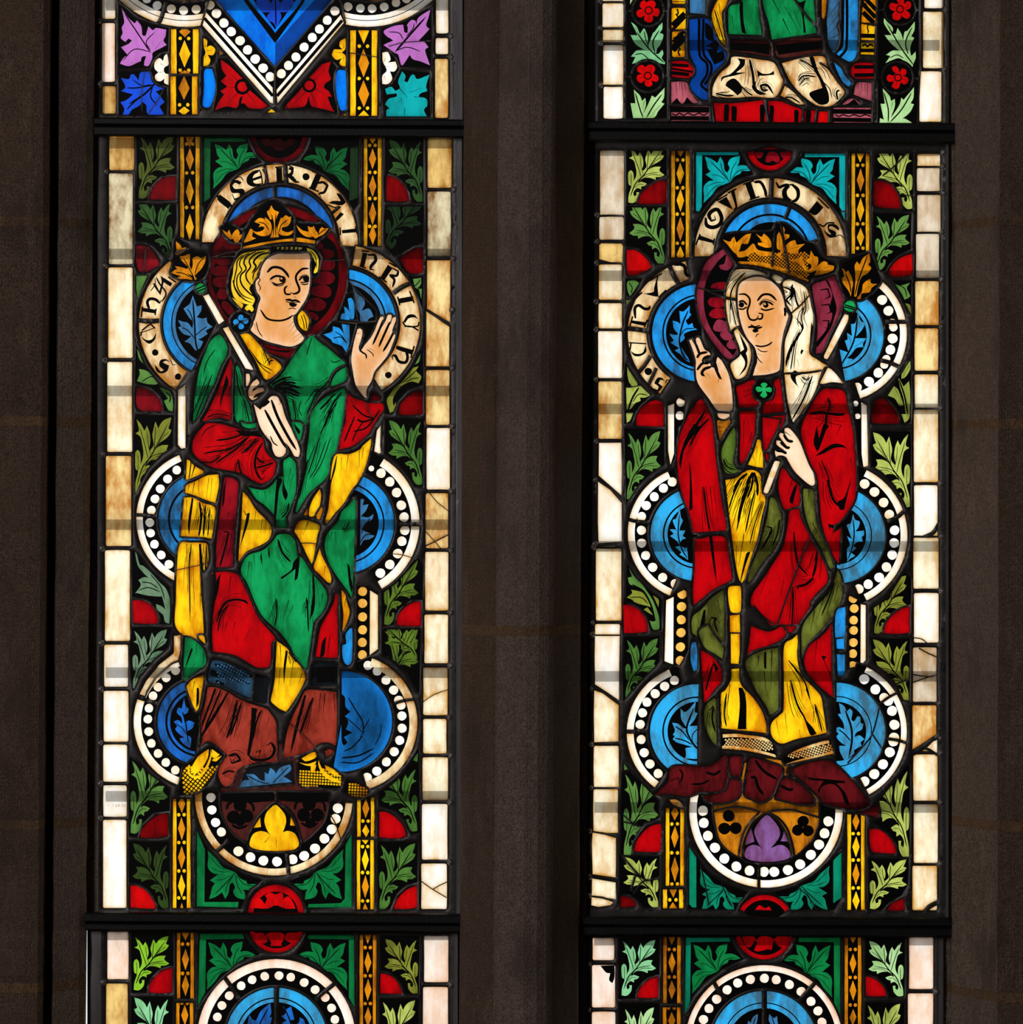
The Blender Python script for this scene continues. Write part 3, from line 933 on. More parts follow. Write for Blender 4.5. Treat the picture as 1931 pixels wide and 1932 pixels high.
k : 780,1370 740,1340 690,1350 680,1400 720,1440 690,1450 650,1400 650,1440 700,1470 750,1450 770,1400 710,1370 740,1355
s 3 : 780,1340 800,1390 830,1390
s 3 : 640,1390 660,1450 710,1470
o K 30 : 850,1500
"""

LEFT_FIG = """
# ---------- halo
T 0 0 1
A RD halo 523 520 0 132 0 360
ka 523 520 104 117 0 360
T 160 400
k : 1250,120 1330,230 1230,380 1150,600 1200,780 1300,960 1430,1000 1500,900 1400,400
e RD3 : 1250,270 1330,260 1370,330 1330,370 1270,330
e RD3 : 1215,330 1300,345 1330,380 1290,410 1200,400
e RD3 : 1170,420 1250,410 1330,440 1320,480 1220,480
e RD3 : 1160,550 1200,495 1320,500 1310,570 1200,580
e RD3 : 1165,630 1200,595 1310,590 1300,680 1200,680
e RD3 : 1200,760 1230,700 1290,710 1290,790 1220,790
e RD3 : 1250,860 1260,810 1310,830 1360,900 1320,940
T 500 400
k : 560,220 640,300 670,440 660,620 610,780 500,980 400,900 420,600 500,400
e RD3 : 500,340 610,350 630,400 570,430 500,420
e RD3 : 490,450 620,440 640,490 600,530 480,520
e RD3 : 450,560 560,540 635,580 620,640 560,660 440,640
e RD3 : 430,690 540,660 605,710 590,770 520,780 420,740
e RD3 : 390,810 480,780 555,830 530,890 460,900 390,870
e RD3 : 400,920 450,920 490,960 460,990
l 1.6 : 510,435 620,442 745,432
T 160 400
l 1.6 : 1160,415 1280,375 1400,360
l 1.6 : 1200,410 1300,405 1390,405
# ---------- crown
g K crown : 1235,140 1320,112 1450,165 1540,40 1640,-60 1705,-105 1770,-80 1880,20 1935,95 2040,105 2180,120 2232,160 2200,200 2110,270 2095,300 1900,280 1700,298 1430,345 1440,280 1340,270 1260,200
c A : 1250,158 1300,190 1315,160 1335,215 1360,180 1375,165 1395,155 1412,190 1405,210 1435,200 1430,230 1400,270 1410,300 1375,285 1350,245 1330,250 1310,235 1270,195
c A : 1445,280 1470,230 1510,150 1535,170 1525,220 1560,240 1500,265
c A : 1690,235 1725,120 1715,60 1690,70 1660,0 1680,-20 1700,-61 1725,-20 1770,0 1745,60 1740,120 1770,228
c A : 1545,90 1590,55 1650,65 1640,45 1690,90 1703,150 1685,205 1620,220 1560,200 1530,168 1570,182 1620,168 1640,140 1610,130 1585,140 1600,110
c A : 1860,45 1880,40 1875,90 1845,130 1800,140 1800,168 1850,185 1900,165 1895,190 1850,215 1780,205 1755,160 1770,100 1790,50 1800,60 1830,30
c A : 1440,318 1600,282 1800,250 1900,240 1960,235 2101,262 2095,290 1900,268 1700,285 1440,342
T 500 400
c A : 285,115 340,165 400,180 390,130 430,140 445,125 465,170 490,200 500,160 520,135 540,150 585,145 540,200 500,220 460,240 440,225 400,230 350,210 310,170
l 5 : 270,70 275,150 275,290
s 3 : 60,20 80,120 75,220
s 3 : 100,20 95,120 100,220
s 3 : 480,210 530,170 560,155
s 3 : 440,180 470,215
T 160 400
l 5 : 1450,160 1440,260 1425,330
s 3 : 1580,90 1640,110 1680,170
s 3 : 1850,70 1790,120 1770,190
s 3 : 1630,60 1670,110
s 3 : 1330,240 1345,200
s 3 : 1390,270 1400,220
# ---------- hair
g K hair : 1420,362 1700,328 1720,370 1640,450 1595,560 1555,640 1590,760 1590,850 1565,930 1470,905 1340,795 1308,680 1328,560 1375,440
c HY : 1400,410 1450,375 1560,355 1690,338 1685,380 1640,430 1600,500 1570,560 1560,620 1500,690 1530,760 1550,800 1530,850 1440,830 1370,790 1340,720 1335,640 1350,560 1360,480
c HY : 1455,880 1480,850 1520,850 1540,890 1520,910 1500,890 1480,900
c HY : 1340,780 1440,840 1430,880 1380,830
s 6 : 1680,370 1600,390 1540,450 1560,500 1520,560
s 5 : 1640,360 1560,380 1500,440 1510,500 1470,560 1480,620 1530,680
s 5 : 1560,360 1480,400 1450,460 1470,520 1420,580 1430,660 1500,740 1560,780
s 4 : 1500,370 1430,420 1410,480 1430,530 1390,590 1390,680 1440,760 1540,800
s 4 : 1440,390 1390,450 1385,510 1370,580 1360,660 1400,740 1460,800 1530,830
s 4 : 1610,450 1570,520 1540,560 1530,620
s 3 : 1620,470 1600,460 1615,440
s 4 : 1350,620 1370,700 1420,780
T 500 400
G K fringe : 60,320 380,305 470,350 510,420 480,580 440,590 430,450 400,380 280,365 100,365 40,400
c OY : 110,325 130,318 120,345
c OY : 150,318 172,318 170,340 150,345
c OY : 190,316 212,318 210,345 188,345
c OY : 235,316 258,318 252,348 230,345
c OY : 275,320 295,320 290,345 272,345
c OY : 305,322 340,325 325,345 305,345
c HY : 382,330 430,345 470,385 490,440 480,540 450,560 445,545 465,480 440,420 400,375
s 3 : 410,350 460,410 470,520
g Y lock_of_hair : 297,960 315,920 340,895 375,930 402,990 385,1080 350,1075 312,1030
s 3 : 330,940 350,1000 360,1070
s 3 : 350,930 375,1000 380,1070
s 2.5 : 320,970 340,1040
# ---------- face
g F face : 45,410 120,382 200,383 300,382 390,378 412,420 408,500 412,610 400,720 370,800 330,860 285,925 262,945 262,1000 290,1065 352,1140 340,1180 240,1225 100,1200 0,1170 -70,1130 -132,1065 -90,970 -60,850 -40,780 -75,720 -85,640 -50,590 -35,520 0,450
s 8 : 20,550 70,505 140,510 190,550 222,600
s 7 : 400,515 340,520 290,570 285,620 312,690 310,725 270,745 240,735
s 6 : 205,672 180,700 190,745 235,750 235,725
s 7 : 45,615 95,585 150,590 195,625
s 5 : 60,640 110,660 160,650 195,630
s 2.5 : 40,630 110,605
s 3 : 70,660 130,675 180,655
o K 30 : 160,612 376,608
o F 9 : 150,606
s 6 : 308,625 350,590 405,590
s 4 : 320,640 370,640 408,630
s 2.5 : 310,600 350,575 400,575
s 4 : 330,655 370,660 400,650
s 7 : 188,800 230,800 250,810 280,805 325,825
s 4 : 270,770 290,790
s 3 : 190,815 240,825 300,825
k : 220,830 250,825 295,840 280,860 250,865 225,850
s 3 : 215,885 250,875 285,885
s 6 : -40,890 20,970 120,990 200,975 265,935
s 3 : 255,1000 210,1060
s 3 : 270,1030 225,1090
s 3 : 300,1060 250,1120
s 3 : 330,1100 260,1150
s 3 : 345,1120 270,1180
s 3 : -80,1000 -60,1080 -20,1140
s 3 : -95,1020 -80,1080
s 3 : -60,590 -45,620 -60,650 -40,690 -55,720
# ---------- tunic collar
g RD collar : -65,1170 60,1215 200,1245 275,1240 230,1330 100,1300 0,1270 -30,1240
k : -30,1220 100,1255 250,1260 200,1280 60,1260
# ---------- sceptre
T 160 400
g K sceptre_finial : 820,255 870,245 960,330 1010,365 1100,375 1130,420 1110,560 1030,625 900,620 790,570 800,500 830,400 815,350
c A : 830,265 870,300 885,330 920,320 925,345 890,370 850,390 820,395 815,375 835,360
c A : 985,420 1030,405 1060,420 1105,400 1095,460 1060,520 1030,550 1000,580 1020,610 1005,620 980,580 930,560 975,600 980,620 920,610 850,610 845,595 880,585 830,570 785,555 815,530 845,520 820,495 870,500 930,520 940,500 880,440 865,400 900,400 955,380 960,420 955,480 970,530 985,480
l 4 : 830,375 900,350 970,330
s 3 : 900,420 960,530 1000,610
s 3 : 1090,410 1030,480 1000,580
s 3 : 830,550 900,560 970,600
g E sceptre_knop : 1010,690 1035,655 1070,650 1095,680 1095,715 1065,735 1030,730
S 2.5 : 1015,705 1090,670
S 2.5 : 1025,725 1098,695
G W sceptre_shaft : 1078,765 1128,748 1270,990 1222,1025
G W sceptre_shaft : 1258,1060 1305,1045 1535,1430 1525,1440 1465,1425
T 160 400
g K flower_boss : 1330,990 1380,920 1450,915 1510,960 1510,1030 1450,1090 1370,1080
o B 27 : 1422,962 1465,993 1425,1042 1378,1003
l 1.5 : 1350,1040 1500,970
# ---------- yellow lining by the neck, cloak
g Y cloak_lining : 1415,1115 1485,1105 1540,1150 1600,1220 1680,1310 1740,1350 1790,1400 1780,1440 1700,1510 1650,1525 1620,1490 1550,1340 1500,1260
s 4 : 1620,1230 1660,1330 1690,1390
s 4 : 1720,1350 1690,1360 1680,1400
s 3 : 1500,1250 1600,1380 1720,1450
s 3 : 1540,1310 1620,1420 1700,1480
g G cloak : 985,1920 1000,1700 1030,1500 1060,1380 1130,1200 1180,1140 1225,1110 1270,1160 1302,1240 1280,1330 1240,1400 1180,1560 1120,1680 1060,1820
s 4 : 1160,1480 1080,1700 1000,1900
s 3 : 1190,1250 1120,1350 1080,1480
s 3 : 1110,1500 1060,1640 1010,1780
s 3 : 1060,1470 1040,1620
g R tunic : 1330,1330 1345,1400 1330,1600 1335,1860 1320,1895 1230,1870 1150,1890 1065,1910 1130,1800 1210,1630 1280,1450
k : 1290,1480 1310,1560 1260,1680 1230,1800 1240,1680
s 4 : 1330,1860 1200,1840 1100,1880
s 3 : 1220,1640 1170,1790
g G cloak : 1375,1400 1400,1405 1430,1500 1440,1640 1500,1770 1530,1931 1440,1935 1375,1890 1365,1700 1372,1500
s 5 : 1380,1440 1400,1600 1430,1680
s 4 : 1440,1680 1480,1820 1500,1920
s 3 : 1390,1680 1380,1850
# ---------- hand on the sceptre
g F hand : 1468,1472 1500,1478 1505,1530 1480,1590 1470,1580
g F hand : 1500,1600 1530,1550 1570,1520 1590,1560 1530,1610 1620,1600 1640,1625 1540,1710 1500,1690 1490,1640
k : 1590,1570 1540,1600 1525,1640 1580,1600
k : 1640,1630 1560,1660 1530,1700 1600,1670
T 160 800
g FP hand : 1540,-180 1600,-130 1690,-245 1750,-250 1790,-190 1830,-60 1900,80 1931,150 1960,240 1950,300 1910,290 1870,220 1830,170 1830,260 1790,298 1740,290 1710,230 1700,170 1650,110 1600,30 1570,-60
k : 1590,-140 1600,-190 1660,-230 1690,-200 1640,-160 1600,-150
s 9 : 1640,-130 1720,20 1800,160 1850,230
s 9 : 1700,-220 1760,-60 1850,110 1930,240
s 4 : 1690,110 1720,170 1760,200
s 3 : 1650,100 1700,160
s 3 : 1770,-230 1790,-190 1760,-180
# ---------- cloak over the breast
T 500 400
g G cloak : 45,1575 150,1480 230,1360 300,1260 395,1145 440,1130 480,1170 600,1260 690,1340 735,1380 650,1420 590,1500 570,1590 530,1610 500,1650 470,1690 440,1750 420,1800 390,1860 370,1940 250,1940 225,1800 200,1690 160,1640 80,1610
s 9 : 80,1605 180,1570 330,1605
s 8 : 90,1615 200,1600 300,1640
s 8 : 110,1600 230,1620 330,1660
s 6 : 90,1590 190,1550 290,1560
s 7 : 150,1620 230,1650 320,1680
s 5 : 60,1580 130,1540 220,1500
s 5 : 60,1570 150,1520 250,1500
s 5 : 560,1570 480,1640 420,1760 380,1850
s 4 : 600,1520 520,1600 440,1640
s 3 : 430,1140 400,1230 380,1310
s 3 : 690,1350 630,1370 600,1350
s 4 : 250,1700 280,1850 270,1920
s 3 : 330,1720 310,1800 340,1860
g G cloak : 640,1480 700,1430 740,1410 748,1490 730,1540 610,1590 600,1570
g G cloak : 720,1600 735,1640 730,1700 700,1935 640,2200 620,2260 560,2420 470,2500 390,2580 290,2740 280,2720 370,2350 380,2200 405,2000 415,1850 470,1760 560,1680
s 6 : 640,1650 540,1760 500,1800
s 6 : 700,1640 620,1750 570,1870 540,1960
s 4 : 660,1720 560,1900 500,2040
s 4 : 500,2050 440,2250 390,2400
s 3 : 560,2080 480,2300 400,2440
s 3 : 600,2050 520,2280 430,2430
s 4 : 390,2250 350,2450 310,2620
s 3 : 370,2150 360,2330
T 500 800
g G cloak : 240,-20 330,-10 345,60 320,155 300,130 260,40
k : 260,-10 320,60 310,100 280,50
s 3 : 250,30 300,110
T 160 800
g G tunic_front : 1420,-20 1480,0 1560,-10 1560,30 1500,40 1440,20
g G tunic_front : 1850,310 1870,300 1910,340 1925,380 1925,600 1890,720 1860,800 1830,860 1850,950 1740,940 1745,860 1700,800 1640,740 1560,680 1500,590 1480,575 1620,600 1700,560 1760,490 1810,480 1810,340
k : 1750,500 1720,900 1730,930 1750,800 1770,600 1800,520 1790,490
k : 1810,480 1800,620 1830,700 1850,640 1820,560
s 5 : 1860,720 1840,800 1790,860
s 4 : 1640,610 1650,700
s 3 : 1570,610 1580,680
s 3 : 1880,400 1840,560
s 3 : 1900,450 1860,620
# ---------- sleeve (ruby)
g R sleeve : 1080,20 1130,-10 1240,0 1380,40 1480,80 1560,80 1620,130 1640,230 1680,290 1740,350 1735,400 1715,480 1650,530 1600,540 1530,510 1430,450 1300,420 1180,400 1080,350 1000,280 978,220 1000,120
k : 1370,50 1500,75 1600,60 1640,130 1540,110 1440,110
s 6 : 1500,110 1400,210 1290,290 1190,360
s 6 : 1470,80 1330,130 1190,150
s 5 : 1500,110 1340,220 1180,250 1080,270
s 5 : 1240,290 1150,350 1050,340
s 3 : 1190,10 1110,50 1060,120
s 7 : 1620,170 1570,260 1550,360 1570,450 1610,510 1650,470
s 6 : 1720,350 1640,380 1560,400
s 5 : 1640,350 1600,340 1560,300
s 6 : 1400,320 1410,400 1440,470
s 4 : 1400,340 1370,400
s 4 : 1610,460 1640,420 1660,430
s 5 : 1560,130 1500,220 1420,270
s 4 : 1600,140 1530,180 1450,250
T 500 400
g R sleeve : 755,1640 800,1690 890,1720 940,1740 1050,1735 1085,1790 1040,1860 990,1940 960,2000 900,2060 800,2130 675,2165 700,2020 735,1900 740,1780
g RD cuff : 975,1650 1010,1650 1055,1700 1040,1720 960,1720
s 5 : 800,1760 900,1850 1000,1880
s 5 : 1050,1800 930,1960 800,2000
s 5 : 820,1860 760,2000 720,2100
s 4 : 900,1900 830,2010 790,2100
s 4 : 780,1700 820,1780
s 6 : 840,1890 900,1910 1000,1880
l 1.5 : 920,1740 960,1840 1010,1880
# ---------- raised hand
g F raised_hand : 835,1100 845,1068 870,1062 888,1085 880,1150 855,1230 865,1275 890,1240 910,1210 960,1150 1000,1080 1030,1000 1055,955 1080,955 1080,985 1060,1060 1100,990 1120,940 1150,935 1155,960 1130,1040 1150,1010 1165,965 1195,955 1192,990 1160,1080 1170,1120 1185,1110 1188,1130 1160,1210 1120,1300 1060,1380 1000,1450 970,1540 930,1610 925,1690 900,1680 830,1580 800,1440 788,1330 810,1190
s 7 : 1080,980 1040,1080 980,1215
s 7 : 1140,1000 1090,1110 1035,1235
s 7 : 1185,1070 1130,1180 1075,1275
s 5 : 860,1230 880,1270 920,1300 925,1340
s 3 : 870,1270 900,1300
s 3 : 930,1250 980,1290 990,1320
s 3 : 950,1240 1000,1270
s 3 : 840,1110 870,1100
# ---------- lower body, left
T 160 800
g Y robe_lining : 930,325 950,330 1000,380 1085,430 1075,450 940,505 922,500
k : 965,330 975,340 955,490 945,500
k : 1000,360 1010,375 980,470 970,490
g Y robe_lining : 925,560 1010,520 1110,470 1218,458 1222,560 1190,720 1100,690 1000,650 915,625
s 6 : 950,550 940,620
s 6 : 1000,530 980,640
s 4 : 1040,500 1040,650
s 3 : 1130,490 1110,680
s 3 : 1160,490 1145,690
g Y robe_lining : 905,670 985,670 1080,720 1185,760 1180,900 1155,1045 1080,1030 960,1025 875,1020 890,850
k : 975,670 990,680 970,850 950,1020 940,900
s 7 : 1045,710 1060,850 1040,1030
s 6 : 1100,740 1090,880 1080,1030
s 4 : 930,690 925,850
s 4 : 1140,760 1130,900 1120,1030
g Y robe_lining : 865,1095 960,1080 1100,1085 1120,1110 1125,1260 1090,1330 1060,1340 1040,1100 1055,1400 1065,1600 1085,1800 1090,1931 1080,2000 960,1960 828,1845 830,1600 840,1300
k : 1040,1090 1060,1090 1085,1400 1090,1700 1120,1900 1085,1931 1070,1600 1050,1350
s 5 : 1110,1090 1100,1400 1110,1700
s 4 : 930,1090 925,1250
s 4 : 970,1090 955,1300 960,1800
s 3 : 1085,1100 1080,1300
l 1.5 : 830,1330 1000,1295 1150,1265
g RM tunic : 1275,485 1340,490 1395,530 1398,600 1385,760 1370,900 1355,1100 1350,1300 1270,1305 1195,1305 1200,1100 1220,900 1245,700 1262,560
k : 1290,490 1280,600 1270,720 1250,760 1262,600
s 6 : 1260,980 1310,985 1290,1080 1250,1230 1230,1300
s 4 : 1310,800 1300,880
s 3 : 1230,980 1215,1150
g R tunic : 1190,1350 1300,1345 1390,1370 1430,1440 1490,1560 1540,1680 1600,1790 1680,1880 1735,1955 1700,2000 1690,2190 1640,2222 1560,2212 1450,2150 1350,2100 1168,2072 1160,1900 1175,1700 1200,1500
k : 1240,1350 1220,1500 1190,1620 1195,1450
s 6 : 1330,1390 1310,1550
s 7 : 1200,1800 1270,1640 1360,1600 1450,1610 1490,1640
s 5 : 1310,1640 1240,1750 1210,1900
s 4 : 1300,1800 1260,1930
s 4 : 1370,1800 1340,1930
s 3 : 1500,1880 1440,2000
s 5 : 1560,1700 1600,1800
g Y robe_lining : 1440,615 1490,670 1560,780 1630,850 1690,920 1700,990 1670,1060 1590,1110 1480,1160 1400,1255 1405,1140 1425,900
k : 1480,820 1505,810 1490,900 1440,1050 1410,1140 1450,950
s 4 : 1560,790 1550,900
s 4 : 1620,860 1600,1000
s 3 : 1650,900 1640,1000
s 4 : 1690,940 1680,990
s 4 : 1450,790 1470,830 1500,800
g G robe : 1760,1010 1850,1005 1900,1040 1925,1100 1935,1200 1970,1210 2010,1260 2080,1370 2150,1450 2200,1530 2205,1620 2160,1720 2090,1800 2070,1900 2060,1980 2010,2310 1950,2230 1880,2040 1780,1900 1700,1830 1610,1740 1540,1600 1480,1450 1425,1360 1440,1260 1500,1190 1620,1150 1710,1070
s 7 : 1760,1050 1800,1170 1880,1260
k : 1900,1260 1950,1200 1960,1230 1940,1400 1910,1430 1920,1320 1800,1410 1780,1400 1880,1330
k : 1680,1110 1690,1240 1670,1180
k : 1610,1160 1620,1290 1600,1220
s 5 : 1540,1190 1550,1300
s 5 : 1500,1250 1480,1400
s 7 : 2080,1370 2090,1600 2070,1750
k : 2080,1540 2100,1560 2080,1700 2050,1800 2060,1680
s 5 : 2020,1580 2030,1700 2040,1900
s 5 : 1740,1590 1750,1720 1730,1850
s 4 : 1860,1600 1800,1820
s 4 : 1900,1650 1830,1800
s 4 : 2170,1550 2150,1650
s 3 : 1520,1260 1510,1480
T 500 800
g Y robe_lining : 640,285 760,275 860,235 900,190 970,130 965,190 940,310 900,430 840,540 790,600 720,720 640,810 580,890 560,910 550,880 580,740 600,560 600,460
k : 650,300 660,290 640,420 600,560 580,760 555,860 560,740 590,560
s 4 : 760,280 740,440
s 4 : 860,240 860,400
s 4 : 900,210 880,330
s 3 : 700,300 690,450
g Y robe_lining : 500,590 512,640 505,720 480,790 440,840 400,840 405,770 440,680
g A robe_lining : 352,830 385,765 390,830
g Y robe_lining : 520,750 525,790 500,870 470,860 475,820
g Y robe_lining : 310,890 360,875 430,890 500,930 480,1010 450,1190 430,1280 390,1210 340,1100 290,1010 270,970
k : 390,890 400,890 350,1010 330,1070
l 1.8 : 310,1085 420,1085 520,1100
g Y robe_lining : 500,1130 520,1200 580,1320 605,1400 600,1450 570,1440 500,1370 445,1310 470,1220
s 4 : 550,1290 540,1380
g G robe : 700,800 760,740 825,670 828,780 820,1000 810,1250 800,1500 795,1600 760,1530 680,1420 600,1300 560,1200 545,1110 560,1020 610,950 670,880
k : 750,1270 770,1290 785,1400 800,1480 790,1540 765,1440
s 5 : 610,980 600,1060
s 4 : 640,980 650,1100
s 3 : 580,1000 570,1080
s 4 : 700,960 740,950 770,890
g R tunic : 645,1535 665,1570 660,1700 665,1931 665,2130 600,2130 460,2120 480,2000 510,1850 580,1720 630,1620
k : 520,1990 560,1930 540,2100 500,2130
s 5 : 590,1940 570,2130
g Y robe_lining : 700,1510 735,1560 745,1620 770,1690 765,1750 730,1850 705,1890 715,1740 700,1600
s 4 : 740,1580 720,1680
g B jamb_pane : 780,1860 797,1860 798,1931 797,2080 790,2160 760,2195 730,2180 710,2130 705,2020 740,2000 735,1920 760,1880
# ---------- white jamb strip with pearls (right), left jamb
G K beaded_strip : 845,1480 940,1490 1030,1540 1030,2060 950,2110 845,2160
C W2 : 958,1515 1030,1560 1030,2050 955,2105
o Y2 42 : 890,1525 890,1633 890,1757 890,1875 888,1990 888,2103
T 160 1200
G C border_fillet : 812,0 872,-10 872,130 850,220 790,240 730,290 640,370 560,500 545,545 498,530 560,410 680,260 800,165 812,150
# ---------- hems and feet
g G robe : 915,10 980,30 1060,90 1100,170 1100,260 1030,310 960,370 905,410 900,250
k : 970,110 985,120 960,190 920,290 905,330 930,230 955,150
s 4 : 1020,70 1010,190
s 4 : 1080,150 1080,280
s 3 : 1000,250 960,340
g Y robe_lining : 1035,-5 1085,0 1100,75 1050,30
g Y robe_lining : 990,390 1088,355 1075,450 1040,650 1015,688 980,620 930,470 940,440
k : 1020,470 1040,480 1040,600 1015,660
s 4 : 1000,410 980,530
s 3 : 960,430 950,500
s 4 : 1060,470 1040,450
g BG2 hem_band : 1165,225 1250,230 1380,280 1500,330 1530,390 1520,570 1400,520 1260,450 1130,410 1140,300
k : 1150,300 1500,420 1500,440 1150,360
k : 1180,250 1340,270 1520,350 1530,380 1300,330 1200,280
k : 1200,400 1280,420 1260,450 1190,420
net BG hem_band 1200 260 1500 430 26 28
l 4 : 1560,340 1545,450 1520,580
g BK hem_band : 1560,350 1680,385 1660,610 1545,570
g Y robe_lining : 1750,45 1800,80 1850,120 1900,200 1960,270 2000,330 2010,390 1960,500 1900,600 1835,690 1770,660 1700,600 1700,560 1730,400
k : 1830,130 1850,140 1830,300 1815,450 1810,300
s 5 : 1780,80 1790,240
s 5 : 1860,140 1900,200 1930,240
s 4 : 1900,230 1870,460
s 4 : 1780,300 1760,520
s 5 : 1980,340 1950,440
g BK hem_band : 2095,255 2300,248 2305,440 2060,450
k : 2120,280 2280,275 2285,420 2110,425
g BRN under_robe : 1120,465 1200,470 1300,510 1400,570 1520,620 1650,660 1690,700 1740,780 1750,880 1750,1000 1745,1150 1600,1150 1500,1170 1420,1200 1370,1260 1350,1330 1300,1370 1250,1350 1215,1260 1240,1160 1300,1090 1250,1040 1180,980 1110,960 1050,1010 1070,940 1060,860 1060,740 1095,620
k : 1180,480 1200,480 1120,700 1060,860 1070,780 1130,620
k : 1300,510 1310,520 1200,720 1070,920 1060,900 1180,700
s 6 : 1240,490 1170,660 1090,850
s 8 : 1390,580 1340,800 1290,940
s 6 : 1430,600 1380,760 1320,920
k : 1520,650 1570,660 1540,900 1500,1100 1480,1080 1510,850
s 6 : 1610,670 1560,800 1530,950
s 4 : 1680,740 1660,860
s 8 : 1310,1090 1380,1080 1420,1130 1340,1160 1320,1100
s 9 : 1500,1090 1530,1120 1620,1130 1700,1100 1730,1030 1700,970 1650,1000
s 8 : 1560,1060 1600,1040 1590,1100
s 6 : 1250,1260 1310,1230 1370,1240
g BRN under_robe : 2010,500 2100,490 2290,510 2300,650 2295,850 2285,1000 2220,970 2130,980 2080,1030 1950,1080 1810,1115 1820,1000 1850,850 1900,720 1960,600
k : 2000,540 2020,540 1970,740 1900,1000 1870,1080 1900,900 1940,740
s 7 : 2080,560 2010,750 1960,900
s 6 : 2190,520 2170,720
s 5 : 2150,520 2130,700
s 5 : 2270,520 2280,700
s 3 : 2060,600 2000,850
g BRN under_robe : 2185,1050 2230,1030 2270,1050 2230,1085 2200,1100
l 1.6 : 1690,655 1740,740 1800,835
l 1.6 : 1850,780 1970,880 2100,1010
g K shoe : 1140,1020 1180,1010 1260,1080 1250,1120 1220,1160 1190,1230 1120,1330 1060,1400 960,1440 860,1450 870,1350 890,1260 910,1190 1000,1120
c Y : 1060,1060 1110,1040 1130,1030 1120,1110 1070,1200 1020,1250 980,1245 968,1210 1010,1130
c Y : 940,1180 960,1175 955,1240 990,1270 1040,1270 1100,1190 1140,1100 1150,1030 1155,1100 1120,1200 1050,1290 980,1290 940,1250
c Y : 1160,1030 1200,1060 1230,1080 1190,1110 1160,1100
c Y : 1170,1120 1250,1090 1200,1140 1160,1135
g K shoe : 1965,1110 2060,1060 2100,1050 2130,1130 2180,1170 2260,1210 2340,1280 2340,1340 2320,1380 2200,1385 2080,1370 1990,1370 1950,1320 1945,1160
c Y : 1975,1115 2060,1065 2100,1055 2110,1100 2060,1130 2010,1140
c Y : 1950,1150 2030,1165 2110,1140 2090,1180 2020,1180
c Y : 2060,1180 2110,1175 2090,1240 2060,1245
c Y : 2130,1130 2160,1200 2230,1270 2340,1325 2330,1345 2220,1305 2160,1250 2130,1180
c Y : 2180,1150 2240,1180 2330,1280 2260,1260 2200,1210
g K shoe : 2390,1320 2480,1345 2590,1400 2560,1460 2470,1470 2370,1410
net Y shoe 890 1190 1250 1440 30 38 -38
net Y shoe 1950 1215 2340 1370 26 3 90
net Y shoe 2390 1340 2590 1470 26 3 90
g BK lobe_leaf : 1470,1230 1600,1190 1890,1150 1900,1340 1700,1360 1400,1385 1440,1300
c BG : 1400,1380 1440,1320 1500,1310 1470,1260 1540,1260 1600,1310 1640,1320 1640,1240 1670,1260 1690,1200 1720,1220 1740,1250 1730,1280 1780,1200 1870,1170 1880,1220 1810,1280 1880,1320 1890,1330 1780,1340 1690,1350
s 3 : 1480,1270 1600,1330 1690,1345
s 3 : 1860,1190 1760,1290 1710,1345
# ---------- canopy under the feet
g BR spandrel : 1250,1440 1500,1430 1720,1420 1725,1510 1640,1570 1560,1650 1510,1760 1470,1870 1380,1820 1290,1700 1250,1580
k : 1250,1440 1720,1420 1722,1490 1640,1510 1400,1520 1260,1500
g BR spandrel : 1760,1420 2000,1425 2230,1430 2215,1560 2170,1700 2080,1800 1990,1880 1960,1760 1920,1640 1850,1560 1760,1510
k : 1760,1420 2000,1425 2220,1430 2220,1510 2000,1520 1760,1490
o K 62 : 1415,1540 1355,1650 1475,1640
o K 62 : 2045,1530 1995,1630 2120,1630
o K 45 : 1415,1690 2055,1700
s 8 : 1290,1580 1310,1530 1360,1500
s 8 : 1540,1600 1530,1540 1480,1500
s 8 : 1340,1720 1410,1750 1490,1720
s 8 : 1910,1580 1930,1520 1980,1490
s 8 : 2190,1600 2180,1530 2140,1490
s 8 : 1970,1700 2050,1740 2130,1700
g K trefoil_pane : 1740,1525 1800,1570 1875,1645 1925,1750 1955,1834 1955,1917 1900,1951 1750,1961 1590,1951 1500,1921 1500,1826 1555,1720 1635,1605
c Y : 1740,1538 1790,1580 1825,1630 1835,1690 1820,1750 1805,1788 1850,1775 1910,1796 1945,1856 1948,1910 1900,1946 1750,1958 1590,1948 1507,1916 1508,1856 1540,1799 1600,1777 1655,1788 1695,1818 1660,1765 1637,1690 1650,1620 1690,1570
c Y : 1597,1640 1605,1740 1530,1748 1560,1690
c Y : 1878,1650 1935,1728 1872,1725
s 4 : 1640,1879 1690,1818
s 3 : 1745,1864 1748,1932
"""

